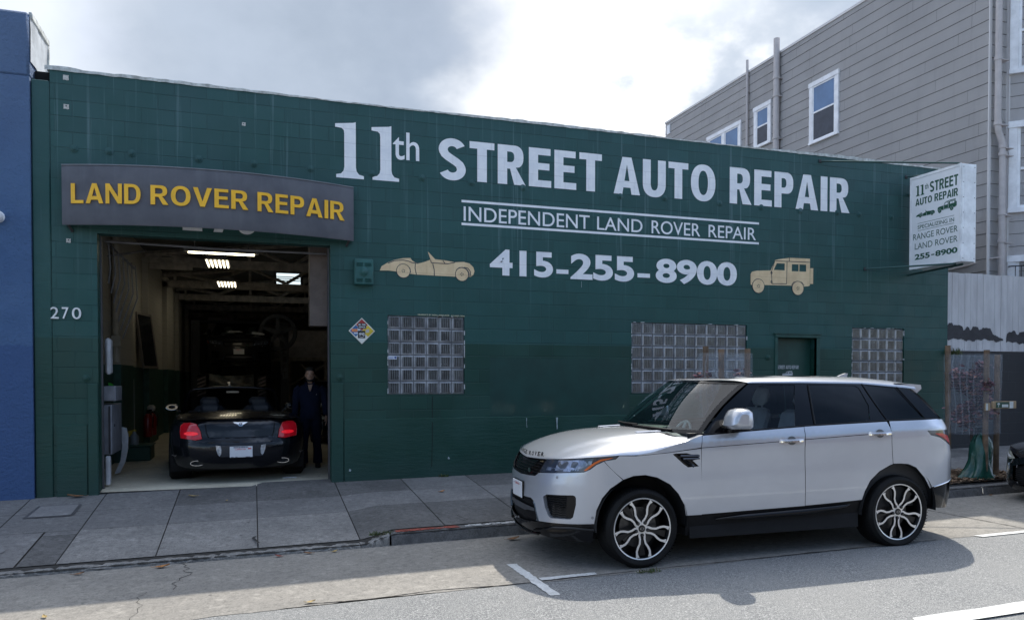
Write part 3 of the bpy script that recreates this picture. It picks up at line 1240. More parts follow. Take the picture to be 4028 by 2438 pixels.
lettering('painted_number_over_door', [wrd('L', 1.719, 1.967, 3.572, 3.95, t=.16), ([(2.11, 3.572), (2.225, 3.572), (2.34, 3.95), (2.22, 3.95)], [(0, 1, 2, 3)]), wrd('O', 2.40, 2.68, 3.562, 3.96)], M_LET)
lettering('painted_credit', [txt('GRAPHICS BY SIGN LANGUAGE', .012, 4.946, 5.429, 2.505, 2.527), txt('415-843-1354', .012, 5.455, 5.666, 2.501, 2.523)], mat('pale yellow paint', (.62, .60, .42), .6, world=True), -.005)

# the two little cars painted on the wall
ROADSTER = [(4.384, 3.146), (4.41, 3.21), (4.502, 3.268), (4.598, 3.311), (4.727, 3.343), (4.84, 3.351), (4.862, 3.317), (4.912, 3.287), (4.978, 3.28), (5.055, 3.305), (5.143, 3.342), (5.103, 3.454), (5.112, 3.452), (5.214, 3.35), (5.365, 3.342), (5.527, 3.321), (5.659, 3.332), (5.75, 3.312), (5.807, 3.26), (5.826, 3.199), (5.807, 3.143), (5.768, 3.112), (5.523, 3.104), (5.198, 3.106), (4.901, 3.111), (4.63, 3.142), (4.512, 3.151)]
RO_LINES = [[(4.502, 3.258), (4.6, 3.3), (4.727, 3.316), (4.80, 3.305), (4.86, 3.285), (4.912, 3.277), (4.96, 3.276)], [(4.912, 3.277), (4.907, 3.201), (4.927, 3.112)], [(5.176, 3.283), (5.198, 3.193), (5.2, 3.106)], [(5.143, 3.337), (5.154, 3.295), (5.40, 3.292), (5.52, 3.318)], [(5.365, 3.295), (5.33, 3.338)],
            [(5.523, 3.150), (5.545, 3.21), (5.59, 3.245), (5.64, 3.248), (5.704, 3.222), (5.739, 3.173), (5.743, 3.114)], [(4.63, 3.146), (4.641, 3.2), (4.684, 3.238), (4.731, 3.253), (4.792, 3.239), (4.831, 3.198), (4.84, 3.134)], [(5.66, 3.25), (5.72, 3.24), (5.76, 3.19), (5.765, 3.12)]]
RO_WH = [(4.731, 3.155, .098), (5.627, 3.142, .098)]
ROVER = [(10.792, 3.19), (10.791, 3.375), (10.818, 3.412), (10.916, 3.434), (11.202, 3.452), (11.296, 3.635), (11.36, 3.652), (11.593, 3.689), (12.035, 3.696), (12.035, 3.22), (11.995, 3.203), (11.896, 3.196), (11.885, 3.214), (11.644, 3.199), (11.612, 3.203), (11.246, 3.195), (11.076, 3.192), (11.055, 3.196), (10.813, 3.185)]
RV_W1 = [(11.265, 3.462), (11.329, 3.581), (11.496, 3.585), (11.495, 3.465)]
RV_W2 = [(11.648, 3.58), (11.790, 3.584), (11.788, 3.459), (11.645, 3.457)]
RV_W3 = [(11.808, 3.584), (11.952, 3.587), (11.953, 3.462), (11.806, 3.459)]
RV_SP = [(12.042, 3.527), (12.107, 3.53), (12.105, 3.25), (12.038, 3.25)]
RV_LINES = [[(11.296, 3.622), (12.036, 3.631)], [(11.593, 3.689), (11.593, 3.628)], [(11.543, 3.622), (11.538, 3.231), (11.229, 3.221), (11.219, 3.438), (11.285, 3.615)], [(10.824, 3.209), (10.865, 3.254), (10.947, 3.283), (11.033, 3.256), (11.07, 3.191)], [(11.64, 3.204), (11.677, 3.26), (11.775, 3.284), (11.862, 3.267), (11.911, 3.215)],
            [(11.205, 3.395), (11.232, 3.395), (11.232, 3.425), (11.205, 3.425), (11.205, 3.395)], [(11.207, 3.237), (11.234, 3.237), (11.234, 3.267), (11.207, 3.267), (11.207, 3.237)]]
RV_WH = [(10.948, 3.169, .118), (11.776, 3.161, .118)]
def emblem(b, fn, body, extra, lines, wheels, wins, lw, d=(0, -.0025, -.005, -.0075), spokes=False):
    """layers: 0 body fill, 1 line paint, 2 background showing through"""
    b.mat(0)
    V, F = curve_mesh([body] + wins)
    b.add([fn(u, v, d[0]) for u, v in V], F)
    for e in extra:
        b.add([fn(u, v, d[0]) for u, v in e], [tuple(range(len(e)))])
    b.mat(1)
    for ln in lines:
        for p, q in zip(ln, ln[1:]):
            rb = ribbon([p, q], lw)
            b.add([fn(u, v, d[1]) for u, v in rb], [(0, 1, 2, 3)])
    for (cx, cz, r) in wheels:
        b.mat(1).add([fn(cx + r * 1.09 * math.cos(k * .2618), cz + r * 1.09 * math.sin(k * .2618), d[1] - .0006) for k in range(24)], [tuple(range(24))])
        b.mat(0).add([fn(cx + r * math.cos(k * .2618), cz + r * math.sin(k * .2618), d[2]) for k in range(24)], [tuple(range(24))])
        b.mat(1)
        for k in range(5):
            a = k * 1.2566 + .5
            b.add([fn(cx + r * .2 * math.cos(a) + r * .09 * math.cos(j), cz + r * .2 * math.sin(a) + r * .09 * math.sin(j), d[3]) for j in (0, 1.57, 3.14, 4.71)], [(0, 1, 2, 3)])
WF = lambda u, v, d: (u, -.004 + d, v)
b = B()
emblem(b, WF, ROADSTER, [], RO_LINES, RO_WH, [], .011)
b.build('painted_roadster', [M_CRM, M_LINE], shop)
b = B()
emblem(b, WF, ROVER, [RV_SP], RV_LINES, RV_WH, [RV_W1, RV_W2, RV_W3], .011)
b.build('painted_off_roader', [M_CRM, M_LINE], shop)
# same marks on the door
M_DL = M_PALE
DF = lambda u, v, d: (11.58 + (u - 10.8) * .17, .147 + d * .3, 1.605 + (v - 3.15) * .17)
b = B()
emblem(b, DF, ROVER, [RV_SP], [], RV_WH, [RV_W1, RV_W2, RV_W3], .011)
b.build('door_emblem', [M_DL, M_DL], door, ORG[shop.name])

# anchor plates, patches, drips
proto = None
for i, (x, z) in enumerate([(.425, 4.547), (.834, 4.55), (1.104, 4.55), (1.929, 4.55), (2.642, 4.548), (3.405, 4.545), (4.277, 4.55), (5.018, 4.548), (5.779, 4.538), (6.609, 4.527), (8.29, 4.518), (9.103, 4.55), (10.162, 4.544), (11.0, 4.534), (11.82, 4.529), (12.622, 4.552), (13.118, 4.552), (13.864, 4.552), (.539, 1.566), (3.801, 1.578), (11.16, 1.93)]):
    if proto is None:
        b = B()
        b.lathe([(.052, 0), (.052, .006), (.040, .012), (.028, .014), (.026, .026), (.018, .030), (0, .031)], lambda a, c, h: (a, -h, c), 12)
        proto = b.build('wall_anchor', M_GSM, shop, org=(0, 0, 0), smooth=40)
        o = proto
    else:
        o = proto.copy()
        COL.objects.link(o)
        o.parent = shop
    o.location = (x - ORG[shop.name][0], -ORG[shop.name][1], z - ORG[shop.name][2])
    o.rotation_euler = (0, random.uniform(0, 3), 0)
M_BARE = mat('bare patch', (.50, .49, .46), .8, var=.2, vs=40, world=True)
M_HOLE = mat('hole', (.01, .01, .01), .9)
for x, z, s, h in ((.341, 5.452, .034, 0), (.342, 5.078, .032, 1), (2.512, 5.081, .025, 1), (.351, 3.353, .027, 1)):
    b = B()
    pts = [(-1, -1), (-.5, -.85), (.1, -.95), (.25, -1.1), (1, -.9), (.9, .1), (1.0, .95), (.2, .9), (-.9, 1.0), (-.95, .2)]
    b.mat(0).add([(x + a * s, -.006, z + c * s) for a, c in pts], [tuple(range(len(pts)))])
    if h:
        b.mat(1).add([(x + .3 * s * math.cos(k), -.0085, z + .2 * s + .3 * s * math.sin(k)) for k in range(6)], [tuple(range(6))])
    b.build('bare_patch', [M_BARE, M_HOLE], shop)
M_DRIP = mat('white paint drips', (.30, .36, .37), .7, var=.3, vs=50, world=True)
for pts in ([(6.655, .95), (6.668, .95), (6.664, .86), (6.672, .80), (6.662, .80)], [(7.155, .95), (7.19, .95), (7.182, .85), (7.187, .77), (7.168, .76), (7.164, .86)], [(5.40, .345), (5.43, .35), (5.425, .36), (5.41, .385), (5.395, .37)], [(7.60, 3.12), (7.606, 3.12), (7.606, 3.02), (7.60, 3.02)], [(3.92, .22), (3.95, .215), (3.955, .245), (3.93, .255)]):
    b = B()
    y = -.032 if pts[0][1] < .97 else -.005
    b.add([(u, y, v) for u, v in pts], [tuple(range(len(pts)))])
    b.build('paint_drip', M_DRIP, shop)
# two large repainted patches

for (x0, x1, z0, z1, nm) in ((6.07, 8.46, .975, 1.88, 0), (2.0, 3.4, 4.95, 5.35, 1)):
    b = B()
    b.add([(x0, -.0022, z0), (x1, -.0022, z0), (x1, -.0022, z1), (x0, -.0022, z1)], [(0, 1, 2, 3)])
    if nm == 0:
        b.build('repaint_patch', mat('darker repaint', (.006, .045, .037), .45, var=.15, vs=3, bump=.15, bs=25, world=True), shop)
# crack below the first window
b = B()
pts = [(5.167, 1.30), (5.165, 1.0), (5.160, .85), (5.157, .6), (5.150, .35), (5.148, .24)]
for p, q in zip(pts, pts[1:]):
    b.add([(p[0] - .004, -.031 if p[1] < .97 else -.004, p[1]), (p[0] + .004, -.031 if p[1] < .97 else -.004, p[1]), (q[0] + .004, -.034 if q[1] < .97 else -.004, q[1]), (q[0] - .004, -.034 if q[1] < .97 else -.004, q[1])], [(0, 1, 2, 3)])
b.build('wall_crack', M_HOLE, shop)

# ---------------------------------------------------------------- metal house number
M_ALU = mat('brushed metal', (.72, .73, .74), .35, .3, world=True)
hn = thing('house_number', 'pale metal numerals 270 on the green pillar left of the garage door', 'house number', (.31, -.01, 2.336))
for s, a, c in (('2', .138, .232), ('7', .268, .344), ('0', .384, .490)):
    b = B()
    put(b, txt(s, .002, a, c, 2.338, 2.488), WALLF(0), -.022, -.004)
    b.build('numeral', M_ALU, hn)

# ---------------------------------------------------------------- awning sign over the garage door
M_AWN = NT('grey awning cloth')
_v = M_AWN.pos()
_c = M_AWN.mix(M_AWN.ramp(M_AWN.noise(_v, 3, 5, .6), .3, .7), (.085, .088, .105), (.115, .118, .135))
_c = M_AWN.mix(M_AWN.ramp(M_AWN.noise(_v, 1, 3, .5, (9, 9, 1)), .5, .75, 0, .35), _c, (.14, .145, .165))
M_AWN.bump(M_AWN.noise(_v, 220, 2), .15, .002)
M_AWN = M_AWN.set(_c, .8)
M_YEL = mat('yellow sign letters', (.92, .50, .022), .5, var=.08, world=True)
M_EDGE = mat('awning hem', (.16, .17, .19), .6, world=True)
aw = thing('awning_sign', 'curved grey awning sign with yellow LAND ROVER REPAIR letters over the garage door', 'sign', (2.15, 0, 3.53))
AX0, AX1, AZ0, AZ1 = .308, 3.99, 3.528, 4.288
bow = lambda x: -.15 - .35 * (1 - ((x - 2.15) / 1.84) ** 2)
ax = [AX0 + (AX1 - AX0) * i / 40 for i in range(41)]
b = B()
zlist = [AZ0, AZ0 + .02, AZ0 + .25, AZ0 + .5, AZ1 - .02, AZ1]
off = [.012, 0, 0, 0, 0, .012]
b.grid([[(x, bow(x) + o, z) for x in ax] for z, o in zip(zlist, off)])
b.build('awning_face', M_AWN, aw, smooth=50)
b = B()
b.grid([[(x, bow(x) + .012, AZ1) for x in ax], [(x, -.005, AZ1 + .006) for x in ax]])
for x in (AX0, AX1):
    b.add([(x, -.005, AZ0 + .03), (x, bow(x) + .012, AZ0), (x, bow(x) + .012, AZ1), (x, -.005, AZ1 + .006)], [(0, 1, 2, 3), (3, 2, 1, 0)])
b.build('awning_returns', M_AWN, aw)
b = B()
b.tube([(x, bow(x) + .004, AZ1 + .004) for x in ax], .009, 6)
b.build('awning_rail', M_EDGE, aw, smooth=60)
b = B()
for s, a, c in (('LAND', .424, 1.258), ('ROVER', 1.378, 2.567), ('REPAIR', 2.683, 3.853)):
    b = B()
    put(b, wrd(s, a, c, 3.797, 4.050, st=.175, t=.155, k=1.0, gap=.10), lambda u, v, d: (u, bow(u) + d, v), -.022, -.002)
    b.build('sign_letters', M_YEL, aw)
for q_ in ([(.36, -.10, 3.56), (.40, -.02, 3.47)], [(3.94, -.10, 3.56), (3.90, -.02, 3.47)]):
    b = B()
    b.tube(q_, .018, 6)
    b.build('awning_bracket', M_RUST, aw)

# ---------------------------------------------------------------- projecting blade sign
M_SIGNW = mat('white sign face', (.84, .86, .89), .35, var=.04, vs=2, world=True)
M_SIGNF = mat('white sign cabinet', (.84, .86, .88), .4, var=.12, vs=5, world=True)
M_SGR = mat('dark green sign lettering', (.012, .085, .050), .5, world=True)
SX, SX2 = 14.10, 14.45
SY0, SY1 = -.19, -1.265          # wall side, street side
SZ0, SZ1 = 3.565, 5.245
bs = thing('blade_sign', 'white double sided box sign projecting from the right end of the green wall', 'sign', (14.27, -.7, SZ0))
b = B()
b.rbox((SX + .012, SY1 + .015, SZ0 + .012), (SX2 - .012, SY0 - .005, SZ1 - .012), .006)
b.build('cabinet', M_SIGNF, bs)
b = B()
for x in (SX, SX2):
    a, c = min(x, x + (.03 if x == SX else -.03)), max(x, x + (.03 if x == SX else -.03))
    b.box((a, SY1, SZ0), (c, SY0, SZ0 + .045))
    b.box((a, SY1, SZ1 - .045), (c, SY0, SZ1))
    b.box((a, SY1, SZ0 + .046), (c, SY1 + .028, SZ1 - .046))
    b.box((a, SY0 - .035, SZ0 + .046), (c, SY0, SZ1 - .046))
b.build('cabinet_frame', M_SIGNF, bs)
b = B()
b.rbox((SX + .02, SY1 - .014, SZ0 + .006), (SX2 - .02, SY1 - .001, SZ1 - .006), .004)
b.rbox((SX + .075, SY1 - .018, SZ0 + .03), (SX2 - .075, SY1 - .0142, SZ1 - .03), .002)
b.build('end_cover', M_SIGNF, bs)
b = B()
for z in [SZ0 + .06 + .26 * k for k in range(7)]:
    for x in (SX + .05, SX2 - .05):
        b.lathe([(.007, 0), (.006, .005), (0, .007)], lambda a, c, h: (x + a, SY1 - .0145 - h, z + c), 6)
b.build('end_cover_screws', M_RUST, bs)
b = B()
b.box((SX + .008, SY1 + .03, SZ0 + .047), (SX + .0135, SY0 - .037, SZ1 - .047))
b.build('sign_face', M_SIGNW, bs)
# lettering: u runs from the wall side (0) to the street side (1)
SU = lambda u: SY0 - .06 + (SY1 - SY0 + .10) * u
SV = lambda v: SZ0 + .05 + (SZ1 - SZ0 - .10) * v
SFN = lambda u, v, d: (SX + .0055 - d, SU(u), SV(v))
b = B()
for VF in (fit(curve_mesh([ONE]), .07, .165, .800, .920), fit(curve_mesh([ONE]), .175, .265, .800, .920), txt('th', .012, .275, .355, .855, .918), wrd('STREET', .385, .985, .805, .925, st=.19),
           wrd('AUTO', .065, .435, .690, .770, st=.19), wrd('REPAIR', .49, .985, .690, .775, st=.19),
           txt('SPECIALIZING IN', .006, .12, .91, .418, .462), txt('RANGE ROVER', -.002, .02, .985, .300, .370), txt('LAND ROVER', -.002, .06, .985, .190, .260), txt('255', .034, .06, .40, .070, .135), txt('8900', .034, .52, .985, .070, .135),
           ([(.43, .092), (.50, .092), (.50, .105), (.43, .105)], [(0, 1, 2, 3)]), ([(.12, .482), (.91, .482), (.91, .486), (.12, .486)], [(0, 1, 2, 3)]), ([(.12, .398), (.91, .398), (.91, .402), (.12, .402)], [(0, 1, 2, 3)])):
    put(b, VF, SFN)
b.build('sign_lettering', M_SGR, bs)
b = B()
mapR = lambda u, v, d: SFN(.08 + (u - 4.384) / 1.442 * .42, .545 + (v - 3.05) / .40 * .075, -d)
emblem(b, mapR, ROADSTER, [], [RO_LINES[0], RO_LINES[1], RO_LINES[2]], RO_WH, [], .02, (0, -.001, -.002, -.003))
mapV = lambda u, v, d: SFN(.56 + (u - 10.79) / 1.32 * .40, .545 + (v - 3.05) / .64 * .118, -d)
emblem(b, mapV, ROVER, [RV_SP], RV_LINES[:3], RV_WH, [RV_W1, RV_W2, RV_W3], .02, (0, -.001, -.002, -.003))
b.build('sign_emblems', [M_SGR, M_SIGNW], bs)
M_STAY = mat('green painted steel', (.035, .09, .085), .5, .3, world=True)
for p_, q_, r_ in (((12.236, 0, 5.441), (14.13, SY1 + .05, SZ1 + .01), .016), ((14.20, 0, 5.32), (14.2, SY0 - .3, SZ1 + .005), .012), ((13.257, 0, 3.569), (14.15, SY1 + .12, SZ0 - .015), .017), ((14.28, 0, 3.50), (14.28, SY1 + .1, SZ0 - .02), .02), ((14.28, .0, 5.0), (14.28, SY0, 5.0), .025)):
    b = B()
    b.tube([p_, q_], r_, 6)
    b.build('sign_stay', M_STAY, bs, smooth=60)
for (x, z) in ((12.236, 5.441), (14.20, 5.32), (13.257, 3.569)):
    b = B()
    b.rbox((x - .03, -.02, z - .03), (x + .03, -.001, z + .03), .006)
    b.build('stay_plate', M_RUST, bs)
b = B()
b.rbox((SX + .06, SY1 + .03, SZ1 - .001), (SX + .20, SY1 + .28, SZ1 + .016), .004)
b.build('rusty_top_plate', mat('rust', (.28, .14, .06), .85, var=.5, vs=14, world=True), bs)

# ---------------------------------------------------------------- siren box and hazard placard
M_BOXG = mat('green painted box', (.022, .105, .098), .5, var=.15, world=True)
al = thing('siren_box', 'green louvred siren box fixed to the wall beside the awning sign', 'siren', (4.14, -.06, 2.915))
b = B()
b.rbox((4.005, -.11, 2.918), (4.278, -.001, 3.290), .015)
b.build('housing', M_BOXG, al)
b = B()
for z in (3.235, 3.215, 3.195, 3.01, 2.99, 2.97):
    for x0 in (4.035, 4.155):
        b.add([(x0, -.112, z), (x0 + .09, -.112, z), (x0 + .09, -.126, z - .006), (x0, -.126, z - .006), (x0, -.111, z - .012), (x0 + .09, -.111, z - .012)], [(0, 1, 2, 3), (3, 2, 5, 4)])
b.build('louvres', M_BOXG, al)
b = B()
b.lathe([(.070, 0), (.070, .012), (.055, .016), (.05, .03), (.033, .045), (.0, .05)], lambda a, c, h: (4.141 + a, -.111 - h, 3.105 + c), 18)
b.build('horn', M_BOXG, al, smooth=40)
pc = thing('hazard_placard', 'diamond hazard placard covered with stickers on the wall near the garage door', 'placard', (4.119, -.01, 2.07))
CX, CZ, CR = 4.119, 2.257, .191
dia = lambda r: [(CX, CZ + r), (CX + r, CZ), (CX, CZ - r), (CX - r, CZ)]
b = B()
b.prism(dia(CR), lambda u, v, d: (u, d, v), -.012, -.003)
b.build('plate', mat('placard white', (.70, .70, .62), .4, world=True), pc)
for nm, col, c in (('red_quarter', (.42, .035, .030), (0, .5)), ('yellow_quarter', (.68, .50, .04), (.5, 0)), ('white_quarter', (.68, .68, .64), (0, -.5)), ('blue_quarter', (.03, .13, .32), (-.5, 0))):
    r = CR * .44
    cx, cz = CX + c[0] * CR * .92, CZ + c[1] * CR * .92
    b = B()
    b.add([(cx, -.0145, cz + r), (cx + r, -.0145, cz), (cx, -.0145, cz - r), (cx - r, -.0145, cz)], [(0, 1, 2, 3)])
    b.build(nm, mat('placard ' + nm, col, .4, world=True), pc)
M_BLK = mat('black vinyl', (.012, .012, .014), .4, world=True)
def sticker(name, x, z, w, h, m, y=-.017, skew=0):
    b = B()
    b.add([(x - w / 2, y, z - h / 2), (x + w / 2, y, z - h / 2 + skew), (x + w / 2, y, z + h / 2 + skew), (x - w / 2, y, z + h / 2)], [(0, 1, 2, 3)])
    return b.build(name, m, pc)
s1 = sticker('sticker', CX + .003, CZ + .072, .118, .082, M_BLK)
s2 = sticker('sticker', CX - .005, CZ - .052, .105, .108, M_BLK)
sticker('sticker', CX - .105, CZ + .006, .085, .045, mat('orange sticker', (.70, .25, .10), .5), -.0165)
sticker('sticker', CX - .085, CZ - .035, .06, .02, mat('pale sticker', (.62, .68, .72), .5), -.0165)
sticker('sticker', CX + .080, CZ - .005, .05, .05, mat('grey sticker', (.45, .44, .42), .5), -.0165, .01)
sticker('sticker', CX - .045, CZ + .018, .04, .04, mat('white sticker', (.65, .67, .68), .5), -.0162)
M_SW1 = mat('sticker white ink', (.72, .72, .72), .5)
b = B()
for s, a, c, z0, z1 in (('SK', CX - .05, CX - .012, CZ + .078, CZ + .103), ('ONE', CX + .0, CX + .053, CZ + .078, CZ + .103), ('ASHOL', CX - .05, CX + .053, CZ + .043, CZ + .068)):
    put(b, txt(s, .04, a, c, z0, z1), WALLF(-.0185))
b.build('sticker_lettering', M_SW1, s1, ORG[pc.name])
b = B()
put(b, txt('4NS', .03, CX - .045, CX + .038, CZ - .065, CZ - .025), WALLF(-.0185))
for k in range(9):
    a = .55 + k * .25
    b.add([(CX - .004 + .043 * math.cos(-a + t), -.0184, CZ - .052 + .043 * math.sin(-a + t)) for t in (0, .2)] + [(CX - .004 + .037 * math.cos(-a + t), -.0184, CZ - .052 + .037 * math.sin(-a + t)) for t in (.2, 0)], [(0, 1, 2, 3)])
b.build('sticker_lettering', M_SW1, s2, ORG[pc.name])
st = B()
st.add([(4.508, .008, 1.848), (4.633, .008, 1.848), (4.633, .008, 1.897), (4.508, .008, 1.897)], [(0, 1, 2, 3)])
st.build('window_sticker', mat('white window sticker', (.62, .66, .74), .4, world=True), shop)
st = B()
st.add([(4.612 + .017 * math.cos(k * .5), .006, 1.873 + .017 * math.sin(k * .5)) for k in range(13)], [tuple(range(13))])
for z in (1.882, 1.868, 1.86):
    st.add([(4.515, .006, z - .002), (4.585, .006, z - .002), (4.585, .006, z + .002), (4.515, .006, z + .002)], [(0, 1, 2, 3)])
st.build('window_sticker_print', mat('blue ink', (.06, .10, .30), .5), shop)

# ---------------------------------------------------------------- blue building at the left
M_BLUE = NT('blue stucco')
_v = M_BLUE.pos()
_sp = M_BLUE.n('SeparateXYZ')
M_BLUE.l(_v, _sp.inputs[0])
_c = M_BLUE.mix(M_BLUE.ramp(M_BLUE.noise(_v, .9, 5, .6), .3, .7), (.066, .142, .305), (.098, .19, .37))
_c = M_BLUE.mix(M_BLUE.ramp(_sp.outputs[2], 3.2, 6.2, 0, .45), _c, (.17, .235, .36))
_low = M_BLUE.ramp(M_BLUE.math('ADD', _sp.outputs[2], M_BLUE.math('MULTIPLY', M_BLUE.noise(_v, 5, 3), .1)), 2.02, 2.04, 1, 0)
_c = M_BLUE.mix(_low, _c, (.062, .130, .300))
M_BLUE.bump(M_BLUE.math('ADD', M_BLUE.noise(_v, 26, 6, .75), M_BLUE.math('MULTIPLY', M_BLUE.noise(_v, 5, 4), .8)), 1.0, .05)
M_BLUE = M_BLUE.set(_c, .8)
M_TAR = mat('silver roof coating', (.42, .45, .48), .5, var=.25, vs=4, bump=.5, bs=9, world=True)
bl = thing('blue_building', 'blue stucco building at the left edge with a taller parapet', 'building', (-4, 0, 0))
b = B()
n = 14
b.box((-12, -.05, -.5), (-.062, 8, 5.4))
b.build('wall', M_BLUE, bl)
b = B()
b.rbox((-12, -.05, 5.4), (-.062, .86, 6.215), .03)
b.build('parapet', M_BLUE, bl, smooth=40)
b = B()
rows = []
for k in range(9):
    y = -.02 + .86 * k / 8
    rows.append([(-.052 + random.uniform(-.004, .010), y, z) for z in (5.60, 5.72, 5.85, 6.0, 6.15)])
b.grid(rows)
b.build('roof_coating', M_TAR, bl, smooth=60)
b = B()
b.rbox((-.075, .0, 6.15), (-.03, .89, 6.235), .008)
b.rbox((-.075, .84, 5.80), (-.03, .89, 6.149), .008)
b.tube([(-.04, .86, 5.82), (-.03, .80, 5.70), (.02, .70, 5.63), (.14, .52, 5.60)], .03, 6)
b.build('coping', M_FLASH, bl, smooth=40)
lamp = thing('wall_light', 'white round lamp on the blue wall at the left edge', 'wall light', (-.40, -.06, 3.60))
b = B()
b.lathe([(.075, 0), (.075, .02), (.05, .03), (.04, .06)], lambda a, c, h: (-.42 + a, -.051 - h, 3.60 + c), 16)
b.build('lamp_base', M_SIGNF, lamp, smooth=40)
b = B()
b.ball((-.42, -.13, 3.59), (.075, .075, .075), 14, 10)
b.build('lamp_globe', mat('frosted lamp', (.7, .71, .72), .3), lamp, smooth=180)
# dark gap beside the pilaster
b = B()
b.box((-.055, .19, 5.0), (.15, .25, 5.56))
b.build('parapet_gap', M_HOLE, shop)

# ---------------------------------------------------------------- grey clapboard house behind
M_SID = NT('grey clapboard')
_v = M_SID.pos()
_c = M_SID.mix(M_SID.ramp(M_SID.noise(_v, .8, 5, .6), .3, .7), (.62, .605, .605), (.70, .68, .675))
_c = M_SID.mix(M_SID.ramp(M_SID.noise(_v, 1, 4, .6, (7, 7, .5)), .5, .75, 0, .4), _c, (.55, .53, .53))
M_SID.bump(M_SID.noise(_v, 40, 4, .7, (1, 1, 5)), .25, .004)
M_SID = M_SID.set(_c, .7)
M_SEAM = mat('clapboard shadow gap', (.26, .25, .25), .9, world=True)
M_WTRIM = mat('white window trim', (.84, .85, .88), .5, var=.1, vs=5, world=True)
M_GLASSB = mat('window glass with pale blind', (.11, .20, .36), .08, var=.12, vs=2, spec=.6, world=True)
M_GLASSD = mat('dark window screen', (.035, .042, .06), .25, var=.2, world=True)
gh = thing('grey_house', 'tall grey clapboard house with white windows rising behind the green wall', 'building', (21, 8, .2))
GX, GY0, GY1, GTOP = 16.80, .47, 13.4, 10.75
def clap(b, p0, p1, z0, z1, nrm, step=.254, lap=.012, boards=True):
    """lapped boards between two plan points; nrm = outward normal"""
    z = z0
    while z < z1 - .01:
        t = min(z + step, z1)
        q = lambda p, d, zz: (p[0] + nrm[0] * d, p[1] + nrm[1] * d, zz)
        b.mat(0).add([q(p0, lap, z), q(p1, lap, z), q(p1, .001, t), q(p0, .001, t)], [(0, 1, 2, 3), (3, 2, 1, 0)])
        b.mat(1).add([q(p0, lap, z + .0), q(p1, lap, z), q(p1, -.004, z - .012), q(p0, -.004, z - .012)], [(0, 1, 2, 3), (3, 2, 1, 0)])
        if boards:
            L_ = math.hypot(p1[0] - p0[0], p1[1] - p0[1])
            u = random.uniform(.2, 2)
            while u < L_:
                f = u / L_
                m = (p0[0] + (p1[0] - p0[0]) * f, p0[1] + (p1[1] - p0[1]) * f)
                e = ((p1[0] - p0[0]) / L_ * .003, (p1[1] - p0[1]) / L_ * .003)
                if random.random() < .6:
                    b.mat(1).add([q((m[0] - e[0], m[1] - e[1]), lap + .001, z + .004), q((m[0] + e[0], m[1] + e[1]), lap + .001, z + .004), q((m[0] + e[0], m[1] + e[1]), .0025, t), q((m[0] - e[0], m[1] - e[1]), .0025, t)], [(0, 1, 2, 3), (3, 2, 1, 0)])
                u += random.uniform(.6, 2.4)
        z = t
z00 = 7.82 - 31 * .254
b = B()
clap(b, (GX, GY0), (GX, GY1), z00, GTOP, (-1, 0))
b.build('side_siding', [M_SID, M_SEAM], gh)
b = B()
b.box((GX + .003, GY0 + .003, -.3), (26, GY1, GTOP - .01))
b.build('house_body', M_SID, gh)
b = B()
b.box((GX - .03, GY0 - .03, GTOP - .012), (26.1, GY1 + .03, GTOP + .05))
b.build('roof_edge', M_SID, gh)
b = B()
b.box((GX - .022, GY0 - .022, z00), (GX + .045, GY0 + .002, GTOP - .02))
b.build('corner_board', M_SID, gh)
BA = Vector((17.30, .42))
bd = Vector((.7071, -.7071))
b = B()
clap(b, (GX + .046, GY0), (17.26, GY0), z00, GTOP, (0, -1), boards=False)
b.build('front_strip_siding', [M_SID, M_SEAM], gh)
